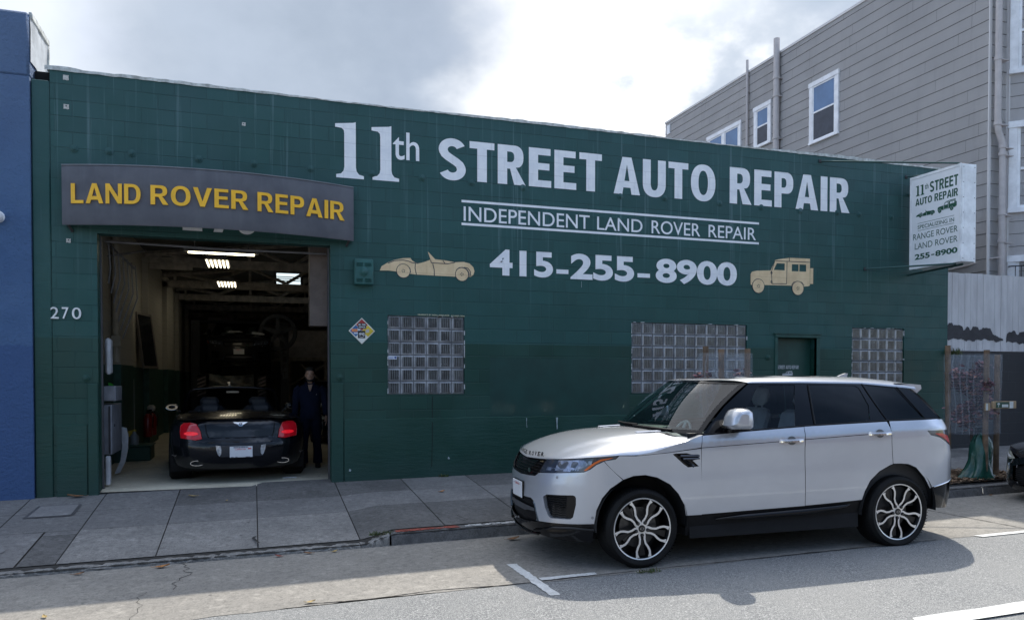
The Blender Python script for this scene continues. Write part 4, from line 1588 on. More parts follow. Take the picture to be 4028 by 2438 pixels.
def make_bay():
    BN = Vector((-.7071, -.7071))
    P = lambda s, z, d=0.: (BA.x + bd.x * s + BN.x * d, BA.y + bd.y * s + BN.y * d, z)
    b = B()
    clap(b, P(0, 0)[:2], P(1.4, 0)[:2], z00, GTOP, (BN.x, BN.y), boards=False)
    b.build('bay_siding', [M_SID, M_SEAM], gh)
    b = B()
    b.tube([P(0, z00), P(0, GTOP)], .02, 4)
    b.build('bay_corner_board', M_SID, gh)
    def bx(b, s0, s1, z0, z1, d0, d1):
        vs = [P(s0, z0, d0), P(s1, z0, d0), P(s1, z0, d1), P(s0, z0, d1), P(s0, z1, d0), P(s1, z1, d0), P(s1, z1, d1), P(s0, z1, d1)]
        b.add(vs, [(0, 3, 2, 1), (4, 5, 6, 7), (0, 1, 5, 4), (1, 2, 6, 5), (2, 3, 7, 6), (3, 0, 4, 7)])
    for (z0, z1, mid, nm) in ((7.84, 10.1, 8.62, 0), (5.03, 6.66, 5.83, 1), (3.0, 3.94, 3.45, 2)):
        f = B()
        bx(f, -.005, .14, z0, z1, -.03, .05)
        bx(f, 1.2, 1.34, z0, z1, -.03, .05)
        bx(f, -.02, 1.36, z1 + .001, z1 + .13, -.03, .07)
        bx(f, -.02, 1.36, z0 - .09, z0 - .001, -.03, .09)
        win = f.build('bay_window', M_WTRIM, gh)
        f = B()
        bx(f, .145, .20, z0, z1, -.025, .02)
        bx(f, 1.14, 1.195, z0, z1, -.025, .02)
        bx(f, .201, 1.139, mid - .025, mid + .025, -.02, .025)
        bx(f, .201, 1.139, z0, z0 + .06, -.025, .018)
        f.build('sash', M_WTRIM, win, ORG[gh.name])
        f = B()
        bx(f, .20, 1.14, z0, z1, -.06, -.03)
        f.build('pane', M_GLASSD if nm else mat('frosted pane', (.28, .34, .42), .2, world=True), win, ORG[gh.name])
        if nm == 1:
            f = B()
            rows = []
            for k in range(9):
                s = .20 + .10 * k / 8
                rows.append([P(s, z, -.028 + .008 * math.sin(k * 2.3)) for z in (z0 + .06, z1)])
            f.grid(rows)
            f.build('curtain', mat('patterned net curtain', (.16, .16, .17), .8, var=.6, vs=16, world=True), win, ORG[gh.name])
            f = B()
            bx(f, .31, 1.14, z0 + .06, z1, -.029, -.026)
            f.build('blind', mat('blue blind', (.30, .40, .56), .5, world=True), win, ORG[gh.name])
        if nm == 2:
            f = B()
            for k in range(10):
                s = .12 + .1 * k
                f.tube([P(s, 3.2, .16), P(s, 3.84, .16)], .008, 5)
            f.tube([P(.0, 3.84, .16), P(1.2, 3.84, .16)], .014, 5)
            f.tube([P(.02, 3.84, .02), P(.02, 3.84, .16)], .012, 5)
            f.build('window_bars', M_RUST, win, ORG[gh.name])
make_bay()
# windows of the side wall
def side_window(y0, y1, z0, z1, mid, dbl=False):
    """frame outer rectangle y0 (near) .. y1 (far)"""
    f = B()
    t = .115
    x0, x1 = GX - .05, GX + .02
    f.box((x0, y0, z0), (x1, y0 + t, z1 - t - .001))
    f.box((x0, y1 - t, z0), (x1, y1, z1 - t - .001))
    f.box((x0 - .012, y0 - .02, z1 - t), (x1, y1 + .02, z1))
    f.box((x0 - .02, y0 - .01, z0 - .05), (x1, y1 + .01, z0 - .001))
    if dbl:
        m = (y0 + y1) / 2
        f.box((x0, m - .07, z0), (x1, m + .07, z1 - t - .001))
    win = f.build('side_window', M_WTRIM, gh)
    bays = [(y0 + t, y1 - t)] if not dbl else [(y0 + t, (y0 + y1) / 2 - .07), ((y0 + y1) / 2 + .07, y1 - t)]
    for a, c in bays:
        f = B()
        s = .045
        f.box((x0 + .012, a + .002, z0), (x1, a + s, z1 - t - .002))
        f.box((x0 + .012, c - s, z0), (x1, c - .002, z1 - t - .002))
        f.box((x0 + .010, a + s + .001, mid - .022), (x1, c - s - .001, mid + .022))
        f.box((x0 + .012, a + s + .001, z1 - t - s), (x1, c - s - .001, z1 - t - .002))
        f.box((x0 + .012, a + s + .001, z0), (x1, c - s - .001, z0 + s))
        f.build('sash', M_WTRIM, win, ORG[gh.name])
        f = B()
        f.box((x0 + .025, a + s, mid), (x1 + .02, c - s, z1 - t - s))
        f.build('upper_pane', M_GLASSB, win, ORG[gh.name])
        f = B()
        f.box((x0 + .018, a + s, z0 + s), (x1 + .02, c - s, mid - .001))
        f.build('lower_pane', M_GLASSD if not dbl else M_GLASSB, win, ORG[gh.name])
side_window(4.68, 5.76, 7.84, 9.42, 8.60)
side_window(7.38, 8.17, 8.40, 9.57, 8.95)
side_window(8.82, 10.65, 8.1, 9.44, 8.55, True)
M_PIPE = mat('grey painted pipe', (.50, .465, .46), .55, var=.08, world=True)
def pipe(name, pts, r, cols):
    b = B()
    b.tube(pts, r, 12)
    o = b.build(name, M_PIPE, gh, smooth=50)
    c = B()
    for p in cols:
        c.tube([(p[0], p[1], p[2] - .035), (p[0], p[1], p[2] + .035)], r * 1.22, 12)
        c.box((p[0], p[1] - r * 1.6, p[2] - .055), (p[0] + .18, p[1] + r * 1.6, p[2] - .040))
    c.build('pipe_collar', M_PIPE, o, ORG[gh.name], smooth=40)
pipe('vent_pipe', [(GX - .11, 7.04, 5.0), (GX - .11, 7.04, 11.15)], .085, [(GX - .11, 7.04, z) for z in (10.05, 9.55, 8.36)])
pipe('vent_pipe', [(GX - .07, 8.46, 5.0), (GX - .07, 8.46, 11.1)], .04, [(GX - .07, 8.46, z) for z in (10.2,)])
pipe('downpipe', [(17.02, .33, 2.0), (17.02, .33, 6.20), (17.0, .33, 6.35), (16.90, .33, 6.55), (16.88, .33, 6.68), (16.88, .33, GTOP)], .062, [(17.02, .33, 6.1), (16.88, .33, 6.7), (16.88, .33, 8.0), (17.02, .33, 4.9), (17.02, .33, 4.35), (17.02, .33, 6.25)])
b = B()
b.rbox((GX - .05, 13.05, 10.30), (GX - .001, 13.25, 10.62), .008)
b.build('vent_plate', M_WTRIM, gh)
b = B()
b.tube([(GX - .03, 2.2, 3.9), (GX - .03, 1.4, 3.88), (GX - .03, .9, 3.92), (16.85, .40, 4.0), (17.0, .30, 4.02)], .014, 5)
b.build('cable', M_PIPE, gh)

# ---------------------------------------------------------------- board fence over a black block wall
M_BOARD = NT('white fence boards')
_v = M_BOARD.pos()
_c = M_BOARD.mix(M_BOARD.ramp(M_BOARD.noise(_v, 2.2, 5, .6, (3, 3, .6)), .3, .7), (.50, .49, .50), (.62, .61, .62))
M_BOARD = M_BOARD.set(_c, .75)
M_BLKW = NT('black painted block')
_m, _t, _s = cmu(M_BLKW, .6, .008)
M_BLKW = M_BLKW.set(M_BLKW.mix(M_BLKW.math('MULTIPLY', _m, .30), (.012, .014, .020), (.10, .11, .13)), .6)
fe = thing('board_fence', 'white vertical board fence on a black block wall right of the shop', 'fence', (18, .06, .2))
b = B()
x = 15.262
while x < 26:
    w = random.uniform(.150, .165)
    b.mat(0).box((x, .05 + random.uniform(-.003, .003), 2.10), (x + w - .006, .072, 3.605 + random.uniform(-.006, .006)))
    x += w
b.mat(1).box((15.262, .074, 2.10), (26, .09, 3.55))
b.build('boards', [M_BOARD, M_SEAM], fe)
b = B()
b.box((15.262, .02, -.2), (26, .16, 2.085))
b.build('block_wall', M_BLKW, fe)
# blacked-out graffiti over the boards: a rolled-on band with lumpy edges
M_BUFF = mat('black cover-up paint', (.022, .022, .030), .6, var=.35, vs=9, world=True)
def blotch(pts):
    b = B()
    V, F = curve_mesh([pts])
    b.add([(u, .043, v) for u, v in V], F)
    b.build('cover_up_paint', M_BUFF, fe)
def lump_old(x0, x1, zt, zbm, heads):
    up = []
    for (xc, w, h) in heads:
        up += [(xc - w, zt + h * .2), (xc - w * .8, zt + h * .85), (xc - w * .3, zt + h), (xc + w * .3, zt + h * .95), (xc + w * .85, zt + h * .8), (xc + w, zt + h * .15)]
    lo = []
    n = 16
    for i in range(n + 1):
        f = i / n
        lo.append((x1 + (x0 - x1) * f, zbm + .02 * math.sin(f * 23) + .012 * math.sin(f * 51)))
    return up + lo
def ragged(top, zlow):
    up, lo = [], []
    for (a, za), (c, zc_) in zip(top, top[1:]):
        n = max(2, int((c - a) / .012))
        up += [(a + (c - a) * k / n, za + (zc_ - za) * k / n + random.uniform(-.007, .007)) for k in range(n)]
    x = top[-1][0]
    while x > top[0][0]:
        lo.append((x, zlow + .018 * math.sin(x * 9) + .012 * math.sin(x * 31) + random.uniform(-.008, .008)))
        x -= .014
    return up + [top[-1]] + lo
blotch(ragged([(15.285, 2.50), (15.29, 2.58), (15.34, 2.635), (15.41, 2.64), (15.45, 2.585), (15.47, 2.60), (15.62, 2.595), (15.68, 2.57), (15.70, 2.50), (15.74, 2.51), (15.79, 2.57), (15.84, 2.565), (15.87, 2.505), (15.91, 2.52), (15.94, 2.58), (16.07, 2.575), (16.10, 2.52), (16.16, 2.525), (16.19, 2.56), (16.40, 2.55), (16.44, 2.49), (16.47, 2.43), (16.56, 2.41), (16.64, 2.37), (16.74, 2.345)], 2.315))
blotch(ragged([(16.82, 2.36), (16.84, 2.45), (16.90, 2.49), (16.97, 2.485), (17.0, 2.52), (17.06, 2.515), (17.09, 2.45), (17.15, 2.44), (17.18, 2.49), (17.30, 2.50), (17.36, 2.44), (17.45, 2.47), (17.6, 2.46), (17.7, 2.40), (17.9, 2.37)], 2.275))

# ================================================================ VEHICLES
class Skin:
    """smooth car body: s runs along the flank and wraps round nose and tail, z is height"""

    def __init__(k, X0, AA, NN, X1, AR, NR, WT, FX, RX, tilt=.02):
        k.X0, k.AA, k.X1, k.AR, k.WT, k.FX, k.RX, k.tilt = X0, AA, X1, AR, WT, FX, RX, tilt
        k.TF, k.TR = k.table(NN, AA), k.table(NR, AR)
        k.SC = X0 - k.TF[-1][0]          # s at the middle of the nose
        k.SR = X1 + k.TR[-1][0]          # s at the middle of the tail

    @staticmethod
    def table(n, a, w=.97):
        t = [(0., 0., 1.)]
        s = px = 0.
        py = 1.
        for i in range(1, 401):
            ph = math.pi / 2 * i / 400
            x, y = math.sin(ph) ** (2 / n), max(0., math.cos(ph)) ** (2 / n)
            s += math.hypot((x - px) * a, (y - py) * w)
            px, py = x, y
            t.append((s, x, y))
        return t

    @staticmethod
    def lin(t, z):
        if z <= t[0][0]:
            return t[0][1]
        for (a, b), (c, d) in zip(t, t[1:]):
            if z <= c:
                return b + (d - b) * (z - a) / (c - a)
        return t[-1][1]

    def look(k, t, s):
        lo, hi = 0, len(t) - 1
        s = min(max(s, 0), t[-1][0])
        while hi - lo > 1:
            m = (lo + hi) // 2
            if t[m][0] <= s:
                lo = m
            else:
                hi = m
        a, b = t[lo], t[hi]
        f = (s - a[0]) / ((b[0] - a[0]) or 1)
        return a[1] + (b[1] - a[1]) * f, a[2] + (b[2] - a[2]) * f

    def P(k, s, z, off=0., side=-1):
        if s < k.SC:
            s, side = 2 * k.SC - s, -side
        w = k.lin(k.WT, z - k.tilt * s if s > 0 else z) - off
        if s < k.X0:
            u, v = k.look(k.TF, k.X0 - s)
            return (k.X0 - (k.AA - off) * u + k.lin(k.FX, z) * u ** 1.5, side * w * v, z)
        if s > k.X1:
            u, v = k.look(k.TR, s - k.X1)
            return (k.X1 + (k.AR - off) * u - k.lin(k.RX, z) * u ** 1.5, side * w * v, z)
        return (s, side * w, z)


def car_paint(name, col, metal, rough, flake=.0):
    t = NT(name)
    v = t.obj()
    c = t.mix(t.ramp(t.noise(v, 2.5, 4), .3, .7), tuple(x * .96 for x in col), tuple(min(1, x * 1.03) for x in col))
    t.set(c, rough, metal, .5)
    t.p.inputs['Coat Weight'].default_value = 1.0 if sum(col) > .3 else .45
    if sum(col) < .3:
        t.p.inputs['Specular IOR Level'].default_value = .25
    t.p.inputs['Coat Roughness'].default_value = .03
    return t.m


def glass_mat(name, tint, gloss=(1, 1, 1), f0=.0):
    """thin pane: see-through tint under a Fresnel reflection"""
    m = bpy.data.materials.new(name)
    m.use_nodes = True
    t = m.node_tree
    t.nodes.clear()
    o = t.nodes.new('ShaderNodeOutputMaterial')
    mx = t.nodes.new('ShaderNodeMixShader')
    tr = t.nodes.new('ShaderNodeBsdfTransparent')
    tr.inputs[0].default_value = (*tint, 1)
    gl = t.nodes.new('ShaderNodeBsdfGlossy')
    gl.inputs['Roughness'].default_value = .01
    gl.inputs[0].default_value = (*gloss, 1)
    ge = t.nodes.new('ShaderNodeNewGeometry')
    dt = t.nodes.new('ShaderNodeVectorMath')
    dt.operation = 'DOT_PRODUCT'
    t.links.new(ge.outputs['Incoming'], dt.inputs[0])
    t.links.new(ge.outputs['Normal'], dt.inputs[1])

    def mth(op, a, b=None, c=None):
        nd = t.nodes.new('ShaderNodeMath')
        nd.operation = op
        for i, v in enumerate((a, b, c)):
            if v is None:
                continue
            if isinstance(v, (int, float)):
                nd.inputs[i].default_value = v
            else:
                t.links.new(v, nd.inputs[i])
        return nd
    cs = mth('ABSOLUTE', dt.outputs['Value'])
    ad = mth('MULTIPLY_ADD', mth('POWER', mth('SUBTRACT', 1.0, cs.outputs[0]).outputs[0], 5.0).outputs[0], .955, .045 + f0)
    t.links.new(ad.outputs[0], mx.inputs[0])
    t.links.new(tr.outputs[0], mx.inputs[1])
    t.links.new(gl.outputs[0], mx.inputs[2])
    t.links.new(mx.outputs[0], o.inputs[0])
    return m


M_SILV = car_paint('silver metallic paint', (.50, .52, .565), .50, .30)
M_PBLK = mat('gloss black trim', (.004, .004, .005), .10, var=.1, spec=.35)
M_MBLK = mat('satin black plastic', (.006, .006, .007), .45, var=.2, vs=20, spec=.2)
M_VOID = mat('dark underbody', (.006, .006, .007), .9, var=.2)
M_GCLR = glass_mat('clear car glass', (.62, .74, .71), f0=.035)
M_GDRV = glass_mat('lightly tinted glass', (.50, .55, .62), f0=-.015)
M_GTNT = glass_mat('privacy glass', (.02, .022, .026), f0=-.012)
M_TYRE = NT('tyre rubber')
_v = M_TYRE.obj()
M_TYRE.bump(M_TYRE.noise(_v, 60, 3), .25, .003)
M_TYRE = M_TYRE.set(M_TYRE.mix(M_TYRE.ramp(M_TYRE.noise(_v, 5, 4), .35, .7), (.004, .004, .0045), (.010, .0098, .0095)), .65, spec=.22)
M_RIM = mat('machined alloy', (.80, .78, .75), .30, .55, var=.06)
M_RIMB = mat('black wheel paint', (.005, .005, .006), .3, var=.15)
M_DISC = mat('brake disc', (.10, .10, .10), .35, .8, var=.2, vs=30)
M_SEATL = mat('pale grey leather', (.55, .55, .56), .5, var=.12)
M_DASH = mat('dark dashboard', (.030, .031, .034), .6)
M_CHR = mat('chrome', (.75, .75, .76), .08, .95, var=.03)
M_AMB = mat('amber lens', (.62, .13, .025), .2, var=.1)
M_REDL = mat('red lens', (.45, .020, .018), .15, var=.15, spec=.6)
M_LAMPG = mat('lamp glass', (.030, .036, .050), .05, var=.3, vs=6, spec=.8)
M_LENS = mat('lamp reflector', (.20, .23, .30), .12, .5, var=.4, vs=14)
M_PLATE = mat('white plate', (.66, .67, .70), .4, var=.03)
M_PRED = mat('plate red script', (.55, .05, .05), .5)
M_PBLU = mat('plate dark ink', (.03, .04, .09), .5)


def wheel(root, name, x, y, r, rim, width, side, yaw=0., style='twin', m_rim=M_RIM, spin=0., hub_text=True):
    """a wheel (part) with tyre, rim, brake disc (sub-parts); side -1: outer face towards -y"""
    fn = lambda a, c, h: (x + a, y + side * h, r + c)          # h grows outwards
    b = B()
    t = r - rim
    prof = [(rim * .97, -width * .5), (rim + t * .45, -width * .58), (r - .022, -width * .50), (r, -width * .40), (r + .001, 0), (r, width * .38), (r - .012, width * .46), (r - .03, width * .50), (rim + t * .55, width * .545), (rim + t * .18, width * .52), (rim * 1.0, width * .46), (rim * .96, width * .30)]
    b.lathe([(p, h - width * .5) for p, h in prof], fn, 72)
    # tread grooves
    for k in range(72):
        a = k * math.pi / 36
        d = .018
        for h0, h1, o in ((-.17, -.03, 0), (-.30, -.20, .03), (-.47, -.34, .05)):
            aa = a + o
            b.add([fn((r + .0015) * math.cos(aa + s), (r + .0015) * math.sin(aa + s), h * width - width * .0) for s, h in ((0, h0), (d, h0), (d + .02, h1), (.02, h1))], [(0, 1, 2, 3)])
    w = b.build(name, M_TYRE, root, (0, 0, 0), smooth=40)
    o = -width * .035
    b = B()
    b.lathe([(rim * .985, o - .02), (rim * 1.015, o), (rim * 1.005, o + .006), (rim * .968, o + .002)], fn, 64)
    b.build('rim', m_rim, w, (0, 0, 0), smooth=35)
    b = B()
    b.lathe([(rim * .968, o + .0015), (rim * .94, o - .015), (rim * .92, o - .06), (rim * .90, -width * .7), (.05, -width * .72), (0, -width * .72)], fn, 40)
    b.build('rim_barrel', M_RIMB, w, (0, 0, 0), smooth=40)
    b = B()
    b.lathe([(rim * .66, -width * .48), (rim * .66, -width * .42), (rim * .30, -width * .41), (0, -width * .40)], fn, 40)
    b.build('brake_disc', M_DISC, w, (0, 0, 0), smooth=40)
    if style == 'twin':
        b = B()
        rot = lambda p, a: (p[0] * math.cos(a) - p[1] * math.sin(a), p[0] * math.sin(a) + p[1] * math.cos(a))
        for k in range(5):
            A0 = -math.pi / 2 + k * math.pi * .4 + spin
            for sg_ in (1, -1):
                path = [(.155, 26), (.25, 21), (.36, 12.5), (.50, 12.0), (.64, 16.5), (.76, 17.5), (.86, 15.5), (.95, 13.0)]
                wid = [.085, .074, .064, .066, .070, .068, .074, .125]
                L_, R_ = [], []
                pts = [(p * rim * math.cos(R(q) * sg_), p * rim * math.sin(R(q) * sg_)) for p, q in path]
                for i, p in enumerate(pts):
                    a_, c_ = pts[max(i - 1, 0)], pts[min(i + 1, len(pts) - 1)]
                    dx, dy = c_[0] - a_[0], c_[1] - a_[1]
                    l = math.hypot(dx, dy)
                    L_.append((p[0] - dy / l * wid[i] * rim / 2, p[1] + dx / l * wid[i] * rim / 2))
                    R_.append((p[0] + dy / l * wid[i] * rim / 2, p[1] - dx / l * wid[i] * rim / 2))
                n = len(pts)
                hh = [o - .020 + .022 * p for p, q in path]
                vs = [fn(*rot(p, A0), hh[i]) for i, p in enumerate(L_)] + [fn(*rot(p, A0), hh[i]) for i, p in enumerate(R_)] + [fn(*rot(p, A0), hh[i] - .028) for i, p in enumerate(L_)] + [fn(*rot(p, A0), hh[i] - .028) for i, p in enumerate(R_)]
                b.mat(0).add(vs[:2 * n], [(i, i + 1, n + i + 1, n + i) for i in range(n - 1)])
                b.mat(1).add(vs, [(i, i + 1, 2 * n + i + 1, 2 * n + i) for i in range(n - 1)] + [(n + i, n + i + 1, 3 * n + i + 1, 3 * n + i) for i in range(n - 1)])
            # black blade between the two branches
            bl_ = [(.30, -3.5), (.50, -4.5), (.72, -7), (.90, -7), (.90, 7), (.72, 7), (.50, 4.5), (.30, 3.5)]
            bk = B()
            vs = [fn(*rot((p * rim * math.cos(R(q)), p * rim * math.sin(R(q))), A0), o - .042 + .010 * p) for p, q in bl_]
            bk.add(vs, [tuple(range(8))])
            vs2 = [(v[0], v[1] - side * .03, v[2]) for v in vs]
            bk.add(vs + vs2, [(i, (i + 1) % 8, 8 + (i + 1) % 8, 8 + i) for i in range(8)])
            bk.build('spoke_insert', M_RIMB, w, (0, 0, 0))
        b.build('spokes', [m_rim, M_RIMB], w, (0, 0, 0))
        b = B()
        b.lathe([(.17 * rim, o - .03), (.165 * rim, o - .012), (0, o - .012)], fn, 24)
        b.build('hub', m_rim, w, (0, 0, 0))
        for k in range(5):
            b = B()
            A0 = -math.pi / 2 + k * math.pi * .4 + spin
            cx, cy = .215 * rim * math.cos(A0), .215 * rim * math.sin(A0)
            b.mat(1).lathe([(.060 * rim, o - .03), (.060 * rim, o - .007), (.045 * rim, o - .007)], lambda a, c, h: fn(cx + a, cy + c, h), 12)
            b.mat(0).lathe([(.042 * rim, o - .02), (.038 * rim, o + .004), (0, o + .006)], lambda a, c, h: fn(cx + a, cy + c, h), 6)
            b.build('wheel_nut', [M_DISC, M_RIMB], w, (0, 0, 0))
        b = B()
        b.mat(0).lathe([(.118 * rim, o - .012), (.112 * rim, o - .004), (0, o - .003)], fn, 24)
        b.mat(1).lathe([(.070 * rim, o - .0022), (.062 * rim, o - .0022)], lambda a, c, h: fn(a, c * .55, h), 20)
        b.build('centre_cap', [M_RIMB, M_RIM], w, (0, 0, 0))
    else:
        b = B()
        for k in range(9):
            a = k * 2 * math.pi / 9
            b.add([fn(p * rim * math.cos(a + q), p * rim * math.sin(a + q), o - .03 + .025 * p) for p, q in ((.1, -.3), (.93, -.07), (.93, .07), (.1, .3))], [(0, 1, 2, 3)])
        b.build('spokes', m_rim, w, (0, 0, 0))
    return w


def mirrored(fn):
    """run a builder for both flanks"""
    for side in (-1, 1):
        fn(side)


# ---------------------------------------------------------------- silver SUV parked in the street
suv = thing('parked_car', 'silver luxury SUV parked at the kerb in front of the green wall', 'car', (6.135, -3.92, zg(6.135)), rot=(0, -.008, -.050), local=True)
SK = Skin(-.16, .72, 2.6, 3.05, .93, 3.2,
          [(.15, .86), (.22, .90), (.30, .925), (.45, .947), (.60, .959), (.70, .964), (.80, .968), (.88, .967), (.96, .969), (1.04, .974), (1.10, .976), (1.18, .970), (1.26, .938), (1.34, .90)],
          [(.15, .10), (.25, .00), (.35, -.045), (.45, -.055), (.6, -.05), (.8, -.035), (.9, -.015), (1.0, .04), (1.08, .12), (1.2, .3)],
          [(.15, .12), (.3, .04), (.5, 0), (.95, 0), (1.0, .015), (1.1, .05), (1.25, .10), (1.4, .2)])
SC_ = SK.SC
STEP = .042

def skin_panel(side, outline, name, m, off=0., holes=(), b=None, step=STEP, smooth=60, parent=suv, sk=SK):
    bb = cdt_panel(outline, step, lambda s, z: sk.P(s, z, off, side), holes, b, flip=(side > 0))
    return bb if name is None else bb.build(name, m, parent, (0, 0, 0), smooth=smooth)

arch_f = [(-.197, .853), (-.317, .777), (-.389, .69), (-.436, .578), (-.453, .447)]
arch_f2 = [(.467, .485), (.448, .584), (.385, .694), (.293, .79), (.159, .862), (.034, .891), (-.087, .887), (-.190, .856)]
FOG = [(-.991, .667), (-.960, .69), (-.939, .697), (-.654, .712), (-.632, .705), (-.622, .688), (-.62, .622), (-.642, .505), (-.665, .486), (-.687, .482), (-.875, .475), (-.905, .49), (-.957, .571)]
BUMP = [(SC_, .615), (-1.50, .618), (-1.205, .632), (-1.150, .61), (-1.118, .583), (-1.052, .448), (-1.047, .424), (-.972, .428), (-.711, .437), (-.453, .447)] + arch_f[::-1][1:] + [(-.296, .943), (-.392, 1.030), (-.458, 1.000), (-.512, .955), (-.567, .929), (-.749, .915), (-1.072, .890), (-1.10, .886), (-1.158, .852), (-1.30, .842), (SC_, .832)]
LAMP = [(-1.072, 1.018), (-.79, 1.036), (-.567, 1.058), (-.383, 1.076), (-.241, 1.084), (-.278, 1.050), (-.396, 1.035), (-.460, 1.004), (-.514, .959), (-.569, .933), (-.749, .919), (-1.072, .894), (-1.095, .90)]
GRILL = [(SC_, .995), (-1.25, 1.008), (-1.077, 1.018), (-1.10, .90), (-1.160, .857), (-1.30, .847), (SC_, .837)]
LGRILL = [(SC_, .61), (-1.50, .613), (-1.207, .627), (-1.153, .605), (-1.122, .58), (-1.057, .447), (-1.084, .414), (-1.30, .395), (SC_, .375)]
LIPP = [(SC_, .370), (-1.30, .39), (-1.084, .409), (-1.047, .419), (-.972, .423), (-.711, .432), (-.453, .442), (-.470, .262), (-.933, .275), (-1.145, .285), (SC_, .28)]
FEND = [(-.388, 1.034), (-.292, .943), (-.190, .856)] + arch_f2[::-1][1:] + [(.470, .478), (.640, .478), (.634, .678), (.618, 1.121), (.253, 1.089), (-.063, 1.072), (-.236, 1.080), (-.273, 1.048)]
VENT = [(.317, 1.077), (.350, 1.084), (.464, 1.083), (.513, 1.068), (.594, 1.066), (.594, 1.022), (.529, 1.010), (.598, .951), (.482, .945), (.433, .977)]
gz = lambda s: 1.1275 + .0396 * (s - .62)            # waist groove
DF1 = [(.640, .482), (.632, .68), (.624, gz(.624) - .003), (1.20, gz(1.2) - .003), (1.783, gz(1.783) - .003), (1.779, 1.09), (1.800, .526), (1.802, .503), (1.313, .494)]
DF2 = [(.625, gz(.625) + .003), (1.2, gz(1.2) + .003), (1.784, gz(1.784) + .003), (1.796, 1.298), (1.22, 1.272), (.648, 1.242)]
DR1 = [(1.808, .505), (1.806, .526), (1.786, 1.09), (1.790, gz(1.79) - .003), (2.3, gz(2.3) - .003), (2.831, gz(2.831) - .003), (2.832, 1.117), (2.855, .887), (2.818, .878), (2.685, .818), (2.576, .726), (2.514, .617), (2.488, .530), (2.15, .516)]
DR2 = [(1.791, gz(1.791) + .003), (2.3, gz(2.3) + .003), (2.832, gz(2.832) + .003), (2.829, 1.259), (2.808, 1.327), (2.3, 1.314), (1.803, 1.300)]
TAIL = [(3.307, 1.224), (3.55, 1.222), (3.775, 1.216), (3.85, 1.14), (3.883, 1.034), (3.852, 1.030), (3.70, 1.06), (3.60, 1.10), (3.501, 1.143), (3.351, 1.174)]
QTR = [(2.861, .890), (2.953, .889), (3.05, .880), (3.152, .839), (3.266, .728), (3.35, .608), (3.404, .622), (3.62, .648), (3.83, .672), (4.2, .69), (SK.SR, .69), (SK.SR, 1.28), (4.1, 1.29), (3.86, 1.325), (3.55, 1.338), (2.839, 1.330), (2.835, 1.259), (2.838, 1.117)]
RBUMP = [(3.37, .600), (3.404, .615), (3.62, .641), (3.83, .665), (4.2, .683), (SK.SR, .683), (SK.SR, .36), (3.77, .36), (3.55, .38), (3.378, .40)]
SILL = [(.470, .472), (.640, .472), (1.313, .487), (1.80, .498), (2.15, .510), (2.486, .525), (2.43, .335), (2.047, .325), (1.3, .315), (.482, .285)]


def suv_front(side):
    pass


def both(outline, name, m, off=0., holes=(), step=STEP, smooth=60):
    """a part that spans the centre line: both halves in one mesh"""
    b = B()
    for side in (-1, 1):
        skin_panel(side, outline, None, None, off, holes, b, step)
    return b.build(name, m, suv, (0, 0, 0), smooth=smooth)


both(BUMP, 'front_bumper', M_SILV, holes=[FOG])
ch_ = B()
for side in (-1, 1):
    ch_.tube([SK.P(s, z, -.004, side) for s, z in ((3.40, .620), (3.52, .637), (3.65, .653), (3.83, .672), (4.0, .680))], .006, 5)
ch_.build('bumper_chrome_strip', M_CHR, suv, (0, 0, 0), smooth=60)
lgr = both(LGRILL, 'lower_grille', M_MBLK, .035)
gr = both(GRILL, 'grille', M_PBLK, .022)
both(LIPP, 'bumper_lip', M_PBLK, .006)
both(RBUMP, 'rear_bumper', M_PBLK, .004)
both(QTR, 'rear_quarter', M_SILV, holes=[TAIL])
# mesh studs and the oval badge of the grille
b = B()
for r_ in range(6):
    z = .858 + .027 * r_
    n = 44
    for i in range(n):
        s = -1.13 - (i + (.5 if r_ % 2 else 0)) * .0265
        if s < 2 * SC_ + 1.12:
            break
        zt = 1.0 if s < -1.2 else 1.01
        if z > zt - .02 or (z < .872 and s > -1.16):
            continue
        p = Vector(SK.P(s, z, .016))
        q = Vector(SK.P(s - .005, z, .016))
        t = (q - p).normalized()
        nrm = Vector((-abs(t.y), t.x if t.y < 0 else -t.x, 0)).normalized()
        b.mat(0).add([p + t * .0115 + nrm * .003, p + Vector((0, 0, .0075)) + nrm * .005, p - t * .0115 + nrm * .003, p - Vector((0, 0, .0075)) + nrm * .005], [(0, 1, 2, 3)])
        b.mat(1).add([p + t * .0165 + nrm * .007 + Vector((0, 0, .006)), p + t * .0105 + nrm * .010 + Vector((0, 0, .006)), p + t * .0105 + nrm * .010 + Vector((0, 0, -.004)), p + t * .0165 + nrm * .007 + Vector((0, 0, -.004))], [(0, 1, 2, 3)])
b.build('grille_mesh', [mat('dark chrome mesh', (.09, .09, .10), .25, .8), M_CHR], gr, (0, 0, 0))
b = B()
for ln in (GRILL[:3], [(-1.077, 1.018), (-1.10, .90), (-1.160, .857), (-1.30, .847), (SC_, .837)]):
    for side in (-1, 1):
        b.tube([SK.P(s, z, .008, side) for s, z in ln], .007, 6)
b.build('grille_surround', M_PBLK, gr, (0, 0, 0), smooth=60)
b = B()
c_ = SK.P(-1.30, .895, .0)
d_ = SK.P(-1.33, .895, .0)
ux = (Vector(d_) - Vector(c_)).normalized()
nv = Vector((ux.y, -ux.x, 0))
if nv.x > 0:
    nv = -nv
for rr, o_, mi in ((1.0, .006, 0), (.86, .0075, 1)):
    b.mat(mi).add([Vector(c_) + ux * .034 * rr * math.cos(k * .314) + Vector((0, 0, .021 * rr * math.sin(k * .314))) + nv * o_ for k in range(20)], [tuple(range(20))])
bd_ = b.build('oval_badge', [M_CHR, mat('badge green', (.008, .05, .035), .3)], gr, (0, 0, 0))
b = B()
